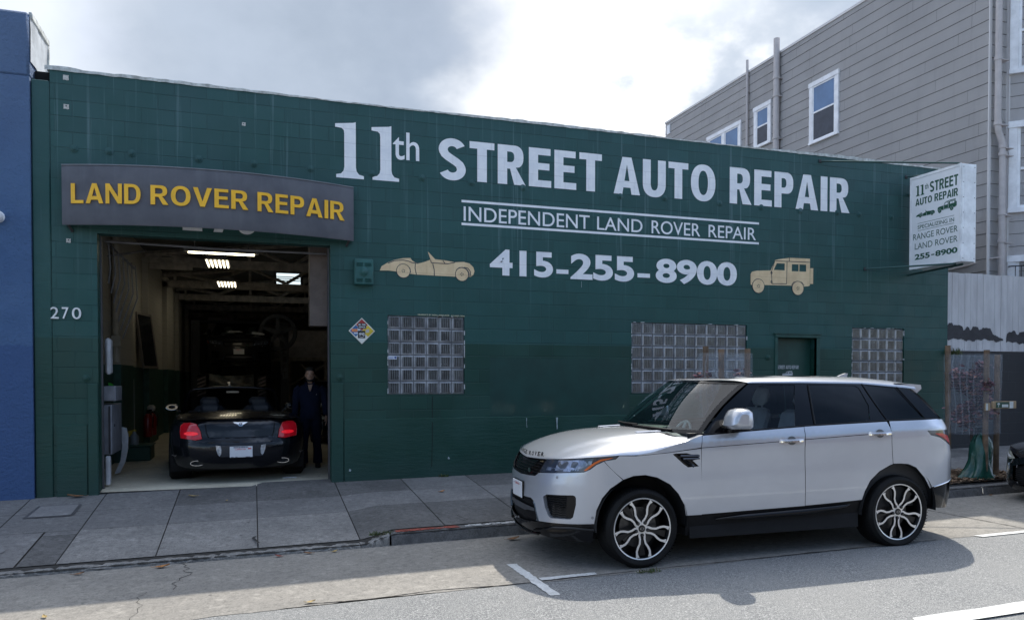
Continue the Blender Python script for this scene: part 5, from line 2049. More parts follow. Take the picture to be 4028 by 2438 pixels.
VF = fit(curve_mesh(text='LAND', bold=.02), -.021, .021, .000, .010)
VG = fit(curve_mesh(text='ROVER', bold=.02), -.021, .021, -.012, -.003)
for V_, F_ in (VF, VG):
    b.add([Vector(c_) - ux * u + Vector((0, 0, v)) + nv * .0088 for u, v in V_], F_)
b.build('badge_letters', M_CHR, bd_, (0, 0, 0))
# lower grille bar
b = B()
for side in (-1, 1):
    cdt_panel([(SC_, .545), (-1.30, .543), (-1.15, .535), (-1.14, .505), (-1.30, .50), (-1.36, .485), (SC_, .485)], .05, lambda s, z: SK.P(s, z, .012, side), b=b, flip=side > 0)
b.build('grille_bar', mat('grey bumper beam', (.06, .062, .068), .4), lgr, (0, 0, 0))
b = B()
for side in (-1, 1):
    b.tube([SK.P(s, z, .010, side) for s, z in ((-1.15, .60), (-1.118, .57), (-1.065, .45), (-1.08, .425))], .016, 6)
b.build('grille_blade', mat('dark blue grey trim', (.05, .07, .09), .25), lgr, (0, 0, 0), smooth=60)
b = B()
for side in (-1, 1):
    pts = [SK.P(s, z, -.008, side) for s, z in ((-.45, .385), (-.65, .40), (-.86, .385), (-1.0, .345), (-1.15, .315))]
    b.tube(pts, .016, 6)
    b.tube([SK.P(s, z, -.004, side) for s, z in ((-1.10, .285), (-1.3, .268), (SC_, .262))], .014, 6)
b.build('lip_trim', M_PBLK, suv, (0, 0, 0), smooth=60)


def flank(side):
    skin_panel(side, FOG, 'fog_vent', M_MBLK, .045)
    b = B()
    n = len(FOG)
    vs = [SK.P(s, z, 0, side) for s, z in FOG] + [SK.P(s, z, .05, side) for s, z in FOG]
    b.mat(0).add(vs, [(i, (i + 1) % n, n + (i + 1) % n, n + i) for i in range(n)])
    b.mat(1)
    cdt_panel([(-.632, .700), (-.72, .702), (-.725, .495), (-.66, .490), (-.630, .62)], .04, lambda s, z: SK.P(s, z, .030, side), b=b, flip=side > 0)
    for k in range(9):
        z = .495 + .022 * k
        b.mat(2).tube([SK.P(s, z + .005 * math.sin(s * 90), .038, side) for s in [-.96 + .02 * i for i in range(13)] if s > -.97 + (.69 - z) * -.3 + (0.0 if z > .56 else .05)] or [SK.P(-.9, z, .04, side), SK.P(-.8, z, .04, side)], .0035, 4)
    b.build('fog_vent_frame', [M_SILV, M_PBLK, M_PBLK], suv, (0, 0, 0), smooth=40)
    fd = skin_panel(side, FEND, 'front_fender', M_SILV, holes=[VENT])
    b = B()
    cdt_panel(VENT, .05, lambda s, z: SK.P(s, z, .028, side), b=b.mat(0), flip=side > 0)
    n = len(VENT)
    vs = [SK.P(s, z, 0, side) for s, z in VENT] + [SK.P(s, z, .03, side) for s, z in VENT]
    b.add(vs, [(i, (i + 1) % n, n + (i + 1) % n, n + i) for i in range(n)])
    for (a, c) in (((.400, 1.058), (.600, 1.053)), ((.43, 1.028), (.600, 1.028))):
        b.mat(1).tube([SK.P(*a, .004, side), SK.P((a[0] + c[0]) / 2, (a[1] + c[1]) / 2, -.004, side), SK.P(*c, -.003, side)], .009, 6)
    b.mat(0).tube([SK.P(.44, 1.02, .012, side), SK.P(.545, .95, .006, side)], .014, 5)
    b.build('side_vent', [M_PBLK, mat('dark vent blade', (.10, .10, .11), .25, .5)], fd, (0, 0, 0), smooth=40)
    # front door / rear door, split by the waist groove
    for nm, lo, up, hx, pane in (('front_door', DF1, DF2, 1.63, 0), ('rear_door', DR1, DR2, 2.69, 1)):
        b = B()
        skin_panel(side, lo, None, None, 0, (), b)
        skin_panel(side, up, None, None, .001, (), b)
        d = b.build(nm, M_SILV, suv, (0, 0, 0), smooth=50)
        b = B()
        b.mat(1)
        zc_ = gz(hx) - .002
        V_ = [(hx + .052 * math.cos(k * .3142), zc_ + .044 * math.sin(k * .3142) + .002) for k in range(20)]
        b.add([SK.P(s, z, -.0015, side) for s, z in V_], [tuple(range(20)) if side < 0 else tuple(range(19, -1, -1))])
        b.mat(0)
        prof = [(-.142, .006), (-.13, -.018), (-.10, -.034), (0, -.042), (.10, -.034), (.13, -.018), (.142, .006)]
        for dz0, dz1 in ((.013, .004), (.004, -.012)):
            b.mat(0 if dz0 > .01 else 2)
            b.grid([[SK.P(hx + u, zc_ + dz0 + .012 * u, o - (.0 if dz0 > .01 else .004), side) for u, o in prof], [SK.P(hx + u, zc_ + dz1 + .012 * u, o - .004, side) for u, o in prof]])
        b.mat(2).grid([[SK.P(hx + u, zc_ - .012 + .012 * u, o - .004, side) for u, o in prof], [SK.P(hx + u, zc_ - .018 + .012 * u, .002, side) for u, o in prof]])
        b.mat(0).grid([[SK.P(hx + u, zc_ + .020 + .012 * u, .002, side) for u, o in prof], [SK.P(hx + u, zc_ + .013 + .012 * u, o, side) for u, o in prof]])
        b.build('handle', [M_SILV, mat('handle recess', (.12, .125, .13), .4), M_CHR], d, (0, 0, 0), smooth=40)
    sl = skin_panel(side, SILL, 'sill', M_MBLK, .012)
    b = B()
    b.tube([SK.P(s, z, -.012, side) for s, z in ((.78, .425), (1.1, .432), (1.8, .445), (2.25, .47), (2.33, .49))], [.006, .030, .034, .024, .005], 8)
    b.build('sill_blade', M_PBLK, sl, (0, 0, 0), smooth=60)
    # wheel wells
    for xc in (.012, 2.945):
        b = B()
        n = 22
        lo = -4
        rows = []
        for y in (.972, .90, .60):
            rows.append([(xc + .478 * math.cos(R(lo + (180 - 2 * lo) * i / n)) * (1.0 if y < .95 else .985), side * (y - (.012 if y > .95 else 0)), .405 + .482 * math.sin(R(lo + (180 - 2 * lo) * i / n))) for i in range(n + 1)])
        b.grid(rows)
        b.add(rows[-1], [tuple(range(n + 1))])
        b.build('wheel_well', M_VOID, suv, (0, 0, 0), smooth=60)
    # head lamp
    lm = skin_panel(side, LAMP, 'headlight', M_LAMPG, .004, step=.05)
    b = B()
    cdt_panel([(-.572, .946), (-.533, .984), (-.49, 1.021), (-.434, 1.050), (-.326, 1.064), (-.300, 1.066), (-.328, 1.055), (-.422, 1.034), (-.470, 1.008), (-.512, .972), (-.550, .944)], .04, lambda s, z: SK.P(s, z, -.001, side), b=b, flip=side > 0)
    b.build('amber_strip', M_AMB, lm, (0, 0, 0))
    b = B()
    for (s0, s1, z0, z1) in ((-1.00, -.93, .925, .955), (-.62, -.57, .985, 1.030), (-.55, -.51, 1.0, 1.035), (-.78, -.70, .93, .945)):
        b.add([SK.P(s, z, .0, side) for s, z in ((s0, z0), (s1, z0), (s1, z1), (s0, z1))], [(0, 1, 2, 3)])
    for k in range(14):
        s0 = -.95 + .024 * k
        b.add([SK.P(s, z, .0015, side) for s, z in ((s0, .942), (s0 + .014, .943), (s0 + .020, .955), (s0 + .006, .954))], [(0, 1, 2, 3)])
    cdt_panel([(-.88, .93), (-.60, .96), (-.54, 1.00), (-.60, 1.04), (-.89, 1.022)], .06, lambda s, z: SK.P(s, z, .0028, side), b=b, flip=side > 0)
    b.build('lamp_lens', M_LENS, lm, (0, 0, 0))
    tl = skin_panel(side, TAIL, 'tail_light', M_LAMPG, .003, step=.05)
    b = B()
    cdt_panel([(3.42, 1.19), (3.56, 1.188), (3.72, 1.15), (3.85, 1.06), (3.84, 1.045), (3.70, 1.085), (3.58, 1.135)], .04, lambda s, z: SK.P(s, z, -.001, side), b=b, flip=side > 0)
    b.build('red_lens', M_REDL, tl, (0, 0, 0))
    b = B()
    for q in ((-.469, .504), (-.83, .869)):
        b.add([SK.P(q[0] + .014 * math.cos(k * .785), q[1] + .014 * math.sin(k * .785), -.002, side) for k in range(8)], [tuple(range(8))])
    b.build('parking_sensor', mat('sensor grey', (.25, .25, .26), .4), suv, (0, 0, 0))


mirrored(flank)

# bonnet: clamshell lofted from its seam up to the spine
SEAM = [(SC_, 1.000), (-1.25, 1.013), (-1.077, 1.022), (-.8, 1.045), (-.57, 1.066), (-.24, 1.086), (-.063, 1.080), (.10, 1.102), (.35, 1.165), (.5, 1.205), (.655, 1.248)]
SPINE = [(-.90, 1.035), (-.82, 1.105), (-.75, 1.135), (-.60, 1.175), (-.4, 1.212), (-.2, 1.237), (0, 1.253), (.2, 1.264), (.45, 1.270), (.7, 1.262)]
CB = (.44, 0.)
def bonnet(b):
    ss = []
    s = SC_
    while s < .65:
        ss.append(s)
        s += .035
    ss.append(.655)
    rh = [0, .12, .25, .38, .5, .58, .64, .70, .76, .82, .87, .91, .94, .965, .982, .993, 1.0]
    for side in (-1, 1):
        rows = []
        for s in ss:
            e = SK.P(s, SK.lin(SEAM, s), .0, side)
            row = []
            for r_ in rh:
                x = CB[0] + (e[0] - CB[0]) * r_
                y = CB[1] + (e[1] - CB[1]) * r_
                zt = SK.lin(SPINE, x) - .040 * (abs(y) / .95) ** 2.2
                # raised centre of the bonnet with soft creases
                q = min(1, max(0, (abs(y) - (.50 + .10 * (x + .8))) / .09))
                zt -= .012 * q * q * (3 - 2 * q)
                k = (1 - r_ ** 5.5) ** .62 if r_ < 1 else 0
                row.append((x, y, e[2] + max(0, zt - e[2]) * k))
            rows.append(row if side < 0 else row[::-1])
        b.grid(rows)
b = B()
bonnet(b)
for side in (-1, 1):
    cdt_panel([(-.063, 1.076), (.253, 1.094), (.618, 1.131), (.642, 1.244), (.5, 1.205), (.35, 1.165), (.10, 1.102), (-.03, 1.083)], .04, lambda s, z: SK.P(s, z, -.0005, side), b=b, flip=side > 0)
bon = b.build('bonnet', M_SILV, suv, (0, 0, 0), smooth=70, merge=True)
# clamshell letters on the lip of the bonnet
b = B()
lets = 'RANGE ROVER'
wpos = 0
for i, ch in enumerate(lets):
    if ch == ' ':
        continue
    s0 = SC_ - .405 + .078 * i - (.02 if i > 5 else 0)
    V_, F_ = fit(curve_mesh(text=ch, bold=.045), 0, .056, 0, .046)
    def lp(u, v, d):
        s = s0 + u
        e = SK.P(s, SK.lin(SEAM, max(s, 2 * SC_ - s)), 0)
        dx, dy = e[0] - CB[0], e[1] - CB[1]
        f = 1 - (.018 + v * .22) / math.hypot(dx, dy)
        return (CB[0] + dx * f - .012, CB[1] + dy * f, e[2] + .022 + v * .92)
    b.add([lp(u, v, 0) for u, v in V_], F_)
b.build('bonnet_letters', mat('black badge letters', (.012, .012, .014), .3), bon, (0, 0, 0))
for side in (-1, 1):
    b = B()
    V_ = [(.10, .47), (.30, .53), (.56, .56), (.62, .52), (.45, .40), (.25, .42)]
    b.add([(x, side * y, SK.lin(SPINE, x) - .040 * (y / .95) ** 2.2 + .002) for x, y in V_], [tuple(range(6)) if side > 0 else tuple(range(5, -1, -1))])
    for k in range(3):
        y0 = .46 + .025 * k
        b.mat(1).tube([(x, side * (y0 + .03 * (x - .1) / .5), SK.lin(SPINE, x) - .040 * (y0 / .95) ** 2.2 + .006) for x in (.16, .3, .45, .56)], .006, 4)
    b.build('bonnet_vent', [M_SILV, M_CHR], bon, (0, 0, 0))

# greenhouse
SGY = lambda z: .905 - .465 * (z - 1.29) - .12 * max(0, z - 1.29) * max(0, 1.75 - z)
ROOFE = [(1.02, 1.70), (1.32, 1.748), (1.93, 1.743), (2.68, 1.726), (3.24, 1.676), (3.40, 1.655)]
DLO = [(.660, 1.250), (1.22, 1.276), (1.80, 1.303), (2.84, 1.334), (3.55, 1.342), (3.53, 1.352), (3.348, 1.60), (3.245, 1.676), (2.684, 1.722), (1.928, 1.739), (1.330, 1.744), (.98, 1.511)]
G1 = [(.955, 1.272), (1.104, 1.403), (1.288, 1.551), (1.376, 1.665), (1.420, 1.708), (1.484, 1.722), (1.857, 1.719), (1.72, 1.300), (1.3, 1.284)]
G2 = [(1.945, 1.315), (2.006, 1.719), (2.59, 1.703), (2.638, 1.678), (2.654, 1.625), (2.691, 1.496), (2.648, 1.348), (2.3, 1.328)]
G3 = [(2.865, 1.345), (2.725, 1.700), (2.74, 1.707), (3.105, 1.674), (3.335, 1.352)]
def greenhouse(side):
    fn = lambda o: (lambda x, z: (x, side * (SGY(z) - o), z))
    b = cdt_panel(DLO, .05, fn(.0), holes=[G1, G2, G3], flip=side > 0)
    fr = b.build('window_surround', M_PBLK, suv, (0, 0, 0), smooth=60)
    for nm, g, m in (('front_window', G1, M_GDRV), ('rear_window', G2, M_GTNT), ('quarter_window', G3, M_GTNT)):
        cdt_panel(g, .05, fn(.006), flip=side > 0).build(nm, m, suv, (0, 0, 0), smooth=60)
    b = B()
    b.tube([(x, side * (SGY(z) + .004), z) for x, z in ((1.958, 1.318), (1.99, 1.52), (2.014, 1.715))], .010, 5)
    b.tube([(x, side * (SGY(z) + .003), z) for x, z in ((2.684, 1.722), (2.77, 1.52), (2.855, 1.335))], .006, 5)
    b.tube([(x, side * (SGY(z) + .003), z) for x, z in ((3.12, 1.684), (3.25, 1.50), (3.35, 1.345))], .005, 5)
    b.tube([(x, side * (SGY(z) + .004), z) for x, z in ((.66, 1.252), (1.22, 1.277), (1.80, 1.304), (2.84, 1.335), (3.52, 1.343))], .008, 5)
    b.build('window_trim', M_MBLK, fr, (0, 0, 0), smooth=60)
mirrored(greenhouse)
# windscreen
def wsc(u, v):
    """u -1..1 across, v 0 bottom .. 1 top"""
    au = abs(u)
    xb, zb_ = .40 + .26 * au ** 4.8, 1.262 - .010 * au ** 2
    xt, zt = .95 + .36 * au ** 4.2, 1.772 - .028 * au ** 2
    yb, yt = .905 * u, .695 * u
    bul = .035 * math.sin(math.pi * v)
    return (xb + (xt - xb) * v - bul * .6, yb + (yt - yb) * v, zb_ + (zt - zb_) * v + bul * .7)
b = B()
b.grid([[wsc(-.985 + 1.97 * i / 24, .05 + .925 * j / 12) for i in range(25)] for j in range(13)])
ws = b.build('windscreen', M_GCLR, suv, (0, 0, 0), smooth=180)
b = B()
for u0, u1 in ((-1.0, -.965), (.965, 1.0)):
    b.grid([[tuple(Vector(wsc(u0 + (u1 - u0) * i / 2, j / 12)) + Vector((-.004, 0, .004))) for i in range(3)] for j in range(13)])
b.grid([[tuple(Vector(wsc(-1 + 2 * i / 24, v)) + Vector((-.003, 0, .003))) for i in range(25)] for v in (.0, .03, .06)])
b.grid([[tuple(Vector(wsc(-1 + 2 * i / 24, v)) + Vector((-.003, 0, .003))) for i in range(25)] for v in (.955, 1.0)])
b.build('windscreen_seal', M_PBLK, ws, (0, 0, 0), smooth=60)
b = B()
b.grid([[(wsc(u, 0)[0] - .0, wsc(u, 0)[1], wsc(u, 0)[2] - .005) for u in [-.84 + i * .07 for i in range(25)]], [(wsc(u, 0)[0] - .05, .90 * u, 1.243 + .016 * (1 - u * u)) for u in [-.84 + i * .07 for i in range(25)]]])
b.tube([Vector(wsc(u, .03)) + Vector((-.02, 0, .012)) for u in (-.75, -.4, 0, .1)], .010, 5)
b.tube([Vector(wsc(u, .05)) + Vector((-.02, 0, .012)) for u in (.0, .4, .8)], .010, 5)
b.build('cowl', M_MBLK, suv, (0, 0, 0))
# roof skin with rolled edges
def roof_pt(u, w):
    """u 0..1 front to back along the edge, w -1..1 across"""
    aw_ = abs(w)
    xe = 1.305 + (3.36 - 1.305) * u
    xc = .945 + (3.40 - .945) * u
    x = xc + (xe - xc) * (aw_ ** 4.2 if u < .3 else aw_ ** 2.4)
    ze = SK.lin(ROOFE, xe) - .004
    zc_ = SK.lin([(.9, 1.768), (1.1, 1.790), (1.4, 1.808), (1.9, 1.818), (2.4, 1.812), (2.9, 1.795), (3.2, 1.765), (3.45, 1.73)], x)
    ye = SGY(ze) + .004
    k = (1 - aw_ ** 3.4) ** .5 if aw_ < 1 else 0
    return (x, ye * w, ze + max(.0, zc_ - ze) * k)
ws_ = [-1, -.995, -.985, -.965, -.93, -.88, -.8, -.65, -.45, -.2, 0, .2, .45, .65, .8, .88, .93, .965, .985, .995, 1]
b = B()
b.grid([[roof_pt(i / 30, w) for w in ws_] for i in range(31)])
rf = b.build('roof', M_SILV, suv, (0, 0, 0), smooth=70)
b = B()
b.grid([[tuple(Vector(roof_pt(u, w)) + Vector((0, 0, .002))) for w in (-.72, -.4, 0, .4, .72)] for u in (.06, .2, .4, .6)])
b.build('sunroof', mat('dark roof glass', (.03, .03, .035), .08), rf, (0, 0, 0), smooth=60)
b = B()
b.prism([(2.93, 1.79), (2.97, 1.812), (3.05, 1.836), (3.075, 1.836), (3.06, 1.795)], lambda x, z, d: (x, d, z), -.018, .018)
b.build('roof_fin', M_SILV, rf, (0, 0, 0))
# tailgate glass, D pillars and spoiler
def rgl(u, v):
    au = abs(u)
    xb, zb_ = 3.86 - .30 * au ** 2.4, 1.325 + .01 * au
    xt, zt = 3.42 - .13 * au ** 2.4, 1.70 - .03 * au
    yb, yt = SGY(1.33) * u * .995, SGY(1.67) * u
    return (xb + (xt - xb) * v, yb + (yt - yb) * v, zb_ + (zt - zb_) * v + .03 * math.sin(math.pi * v))
b = B()
b.grid([[rgl(-1 + 2 * i / 20, j / 8) for i in range(21)] for j in range(9)])
b.build('rear_glass', M_PBLK, suv, (0, 0, 0), smooth=60)
b = B()
rows = []
for w in [-1, -.97, -.9, -.75, -.4, 0, .4, .75, .9, .97, 1]:
    y = .705 * w
    k = 1 - abs(w) ** 4 * .35
    x0 = 3.10 + .13 * (1 - abs(w)) ** .5
    rows.append([(x0, y, SK.lin(ROOFE, 3.15) + .04 + .03 * (1 - w * w)), (3.30, y, 1.715 + .022 * (1 - w * w)), (3.40 + .09 * k, y, 1.702 + .02 * (1 - w * w)), (3.41 + .09 * k, y * .99, 1.66), (3.36 + .06 * k, y * .97, 1.612), (3.28, y * .97, 1.625), (3.18, y, 1.672)])
b.grid(rows)
for sd in (-1, 1):
    b.add([(x, sd * .706, z) for x, z in ((3.10, 1.702), (3.30, 1.716), (3.455, 1.703), (3.465, 1.66), (3.40, 1.612), (3.28, 1.625), (3.18, 1.672))], [tuple(range(7)) if sd < 0 else tuple(range(6, -1, -1))])
b.build('spoiler', M_SILV, suv, (0, 0, 0), smooth=50)
# door mirrors
def car_mirror(side):
    b = B()
    rows = []
    sec = [(-.5, -.30), (-.42, .10), (-.25, .42), (0, .5), (.30, .49), (.46, .35), (.5, -.1), (.48, -.42), (.35, -.5), (-.3, -.48)]
    for t, sx, sz in ((0, .55, .62), (.08, .85, .88), (.3, 1.0, 1.0), (.6, 1.0, .98), (.85, .9, .90), (.96, .72, .74), (1, .4, .5)):
        y = .925 + (.265 if side < 0 else .12) * t
        rows.append([(.985 + (.16 if side > 0 else 0) + a * .27 * sx - .03 * t, side * y, 1.402 + c * .205 * sz) for a, c in sec + sec[:1]])
    b.mat(0).grid(rows)
    b.add(rows[-1][:-1], [tuple(range(10))])
    b.add(rows[0][:-1], [tuple(range(10))])
    mi = b.build('door_mirror', M_SILV, suv, (0, 0, 0), smooth=50)
    b = B()
    b.rbox((.89, min(side * .90, side * 1.12), 1.288), (1.09, max(side * .90, side * 1.14), 1.318), .012)
    b.tube([(.92, side * .885, 1.275), (.95, side * .96, 1.30)], .03, 8)
    b.build('mirror_base', M_PBLK, mi, (0, 0, 0), smooth=40)
    b = B()
    b.rbox((.885, min(side * 1.0, side * 1.145), 1.330), (.905, max(side * 1.0, side * 1.145), 1.338), .003)
    b.build('indicator_strip', M_PLATE, mi, (0, 0, 0))
mirrored(car_mirror)
# cabin
b = B()
b.add([(x, y, z) for x in (.55, 3.45) for y in (-.86, .86) for z in (.42, 1.24)], [(0, 2, 6, 4), (0, 1, 3, 2), (4, 6, 7, 5), (0, 4, 5, 1), (2, 3, 7, 6)])
b.box((.60, -.84, .9), (.95, .84, 1.255))
b.box((.55, -.88, 1.20), (.75, .88, 1.262))
b.build('dashboard', M_DASH, suv, (0, 0, 0))
for y in (-.40, .40):
    b = B()
    b.rbox((1.45, y - .26, .62), (2.0, y + .26, .86), .06)
    Mx = Matrix.Translation((1.98, y, .84)) @ Matrix.Rotation(R(17), 4, 'Y')
    b.rbox((-.10, -.25, 0), (.07, .25, .62), .06, Mx)
    b.rbox((-.075, -.14, .65), (.055, .14, .86), .055, Mx)
    b.tube([Mx @ Vector((0, -.06, .6)), Mx @ Vector((0, -.06, .7))], .01, 6)
    b.tube([Mx @ Vector((0, .06, .6)), Mx @ Vector((0, .06, .7))], .01, 6)
    b.build('seat', M_SEATL, suv, (0, 0, 0), smooth=40)
b = B()
b.rbox((2.7, -.70, .65), (2.95, .70, 1.30), .06)
for y in (-.45, .45):
    b.rbox((2.78, y - .14, 1.30), (2.90, y + .14, 1.50), .05)
b.build('rear_seat', M_DASH, suv, (0, 0, 0), smooth=40)
b = B()
Ms = Matrix.Translation((1.13, .40, 1.13)) @ Matrix.Rotation(R(-65), 4, 'Y')
b.tube([Ms @ Vector((.185 * math.cos(k * .2618), .185 * math.sin(k * .2618), 0)) for k in range(24)], .015, 8, closed=True)
b.tube([Ms @ Vector((-.17, 0, 0)), Ms @ Vector((.17, 0, 0))], .02, 6)
b.tube([Ms @ Vector((0, 0, 0)), Ms @ Vector((0, 0, -.2))], .03, 6)
b.build('steering_wheel', M_SEATL, suv, (0, 0, 0), smooth=60)
# inner shell and underbody: keeps the panel gaps dark
b = B()
for side in (-1, 1):
    for a, c, z0, z1 in ((.52, 2.46, .25, 1.26),):
        b.add([(a, side * .925, z0), (c, side * .925, z0), (c, side * .885, z1), (a, side * .885, z1)], [(0, 1, 2, 3)])
    b.add([SK.P(s, z, .055, side) for s in (SC_, -1.3, -1.1, -.9, -.7, -.5) for z in (.30, .62, .98)], [(3 * i + j, 3 * i + 3 + j, 3 * i + 4 + j, 3 * i + 1 + j) for i in range(5) for j in range(2)])
    b.add([SK.P(s, z, .03, side) for s in (-.46, -.2, .1, .4, .62) for z in (.93, 1.06)], [(2 * i, 2 * i + 2, 2 * i + 3, 2 * i + 1) for i in range(4)])
    b.add([SK.P(s, z, .03, side) for s in (2.4, 2.6, 2.9, 3.2) for z in (.93, 1.28)], [(2 * i, 2 * i + 2, 2 * i + 3, 2 * i + 1) for i in range(3)])
b.box((-.60, -.62, .24), (3.6, .62, .40))
b.box((.50, -.88, .27), (2.44, .88, .34))
b.box((3.42, -.70, .38), (3.62, .70, .46))
b.box((-.75, -.60, .30), (-.5, .60, .9))
b.box((1.9, -.80, .25), (2.35, -.62, .36))
b.build('underbody', M_VOID, suv, (0, 0, 0))
# number plate
b = B()
pc_ = SK.P(SC_, .70, -.012)
b.rbox((pc_[0] - .012, -.158, .602), (pc_[0] + .02, .158, .765), .004)
npl = b.build('number_plate', M_PLATE, suv, (0, 0, 0))
b = B()
V_, F_ = fit(curve_mesh(text='California', bold=.004), -.075, .075, .725, .752)
b.add([(pc_[0] - .0135, -u, v) for u, v in V_], F_)
b.build('plate_script', M_PRED, npl, (0, 0, 0))
b = B()
for y in (-.11, .11):
    b.add([(pc_[0] - .0135, y + .006 * math.cos(k), .735 + .006 * math.sin(k)) for k in range(6)], [tuple(range(6))])
b.rbox((pc_[0] - .006, -.166, .594), (pc_[0] + .016, .166, .773), .003)
b.build('plate_frame', M_PBLK, npl, (0, 0, 0))
for xw in (.012, 2.948):
    for side in (-1, 1):
        wheel(suv, 'wheel', xw, side * .955, .378, .292, .275, side, spin=(.05 if xw < 1 else -.12))

# ---------------------------------------------------------------- black convertible in the garage (tail towards the street)
HB = R(3.6)
conv = thing('convertible_car', 'black convertible with its top down and red tail lights backed into the garage doorway', 'car', (2.385, 1.12, .08), rot=(0, 0, HB - math.pi / 2), local=True)
# local +x runs rearwards, +y to the right as seen from the street
M_BPNT = car_paint('black car paint', (.0045, .005, .007), .0, .22)
KB = Skin(-2.95, .80, 2.6, .05, .93, 2.7,
          [(.15, .84), (.28, .91), (.42, .940), (.58, .955), (.68, .955), (.78, .940), (.86, .905), (.93, .85), (1.0, .76)],
          [(.15, .12), (.3, .0), (.6, 0), (.75, .10), (.85, .25), (1.0, .5)],
          [(.15, .14), (.26, .06), (.36, .015), (.50, 0), (.565, .005), (.60, .035), (.64, .062), (.75, .085), (.84, .115), (.90, .16), (.96, .26)], tilt=0)
def rear_pt(y, z, off=0.):
    side = 1 if y >= 0 else -1
    lo, hi = KB.X1, KB.SR
    for _ in range(26):
        m = (lo + hi) / 2
        if abs(KB.P(m, z, off, side)[1]) > abs(y):
            lo = m
        else:
            hi = m
    return KB.P((lo + hi) / 2, z, off, side)
def car_arch(xc, zc_, r, n=16, a0=-12, a1=192):
    return [(xc + r * math.cos(R(a0 + (a1 - a0) * i / n)), zc_ + r * math.sin(R(a0 + (a1 - a0) * i / n))) for i in range(n + 1)]
b = B()
SH = [(-3.4, .80), (-2.0, .865), (-1.0, .880), (-.3, .900), (.2, .905), (.6, .895), (KB.SR, .895)]
for side in (-1, 1):
    out = [(-3.2, .22), (-3.2, .80)] + SH[1:] + [(KB.SR, .205), (.75, .22), (.46, .27)] + car_arch(0, .34, .40, 18)[0:] + [(-.44, .24), (-2.30, .24)] + car_arch(-2.745, .34, .39, 14) + [(-3.16, .22)]
    cdt_panel(out, .055, lambda s, z: KB.P(s, z, 0, side), b=b, flip=side > 0)
b.build('body', M_BPNT, conv, (0, 0, 0), smooth=50, merge=True)
# tonneau and boot deck
b = B()
rows = []
ys_ = [-1, -.985, -.94, -.85, -.7, -.45, 0, .45, .7, .85, .94, .985, 1]
for s in [-1.0 + .14 * i for i in range(14)]:
    row = []
    xs0 = s
    for w in ys_:
        sd = 1 if w >= 0 else -1
        zc0 = KB.lin([(-1, .955), (-.4, .99), (0, 1.0), (.3, .985), (.6, .95), (.8, .92), (.95, .90)], xs0)
        ze = KB.lin(SH, xs0)
        e = KB.P(min(xs0, KB.X1 + .5), ze, 0, sd)
        if xs0 > KB.X1:
            u = (xs0 - KB.X1) / .93
            hw = abs(KB.P(KB.X1, ze)[1]) * max(0, 1 - min(u, .985) ** 2.7) ** (1 / 2.7)
        else:
            hw = abs(e[1])
        k = (1 - abs(w) ** 4) ** .6
        row.append((xs0, hw * w, ze + (zc0 - ze) * k))
    rows.append(row)
b.grid(rows[:])
b.build('boot_deck', M_BPNT, conv, (0, 0, 0), smooth=60)
RP = lambda o: (lambda y, z: rear_pt(y, z, o))
lid = [(-.45, .655), (-.475, .72), (-.495, .85), (-.46, .895), (-.06, .905), (.34, .895), (.385, .85), (.375, .72), (.34, .655)]
lid = [(y + .04, z) for y, z in lid]
cdt_panel(lid, .05, RP(-.012)).build('boot_lid', M_BPNT, conv, (0, 0, 0), smooth=60)
b = B()
b.tube([rear_pt(y, z, -.010) for y, z in [(-.43, .66), (-.455, .72), (-.47, .84)]], .006, 5)
b.tube([rear_pt(-y, z, -.010) for y, z in [(-.43, .66), (-.455, .72), (-.47, .84)]], .006, 5)
b.tube([rear_pt(y, .640, .0) for y in (-.46, -.2, 0, .2, .46)], .006, 5)
b.build('boot_gap', M_VOID, conv, (0, 0, 0))
M_TAIL = mat('red tail lamp', (.36, .006, .014), .12, var=.15, vs=7, spec=.7, emit=(.9, .01, .03), es=.05)
M_TAIL2 = mat('lit red oval', (.60, .015, .02), .2, emit=(1, .01, .03), es=.30)
for sd in (-1, 1):
    q = [(-.795, .745), (-.785, .82), (-.745, .855), (-.66, .862), (-.585, .845), (-.535, .745), (-.515, .64), (-.60, .625), (-.785, .650)]
    q = [(sd * -y, z) for y, z in q]
    tl = cdt_panel(q, .05, RP(-.014)).build('tail_light', M_TAIL, conv, (0, 0, 0), smooth=60)
    b = B()
    b.add([rear_pt(sd * (.655 + .095 * math.cos(k * .314)), .712 + .026 * math.sin(k * .314), -.019) for k in range(20)], [tuple(range(20))])
    b.build('light_oval', M_TAIL2, tl, (0, 0, 0))
    b = B()
    b.tube([rear_pt(y, z, -.012) for y, z in q + q[:1]], .006, 5)
    b.build('light_bezel', M_REDL, tl, (0, 0, 0))
# bumper detail
b = B()
pq = [(-.335, .545), (.335, .545), (.31, .42), (.27, .385), (-.27, .385), (-.31, .42)]
cdt_panel(pq, .08, RP(-.004)).build('plate_recess', mat('dark plate recess', (.025, .03, .04), .35), conv, (0, 0, 0))
for sd in (-1, 1):
    b = B()
    b.add([rear_pt(sd * y, z, -.012) for y, z in ((.335, .55), (.27, .54), (.26, .50), (.262, .43), (.285, .395), (.305, .42), (.325, .48))], [tuple(range(7))])
    b.build('reversing_light', mat('clear lamp', (.45, .48, .52), .15, .4, var=.35, vs=25), conv, (0, 0, 0))
b = B()
e0 = rear_pt(0, .45, -.02)
b.rbox((e0[0] - .005, -.152, .377), (e0[0] + .012, .152, .530), .004)
npl = b.build('number_plate', M_PLATE, conv, (0, 0, 0))
b = B()
xx = e0[0] + .0135
for (t_, y0, y1, z0, z1, bo) in (('MEMBER', -.10, .10, .510, .526, .03),):
    V_, F_ = fit(curve_mesh(text=t_, bold=bo), y0, y1, z0, z1)
    b.add([(xx, u, v) for u, v in V_], F_)
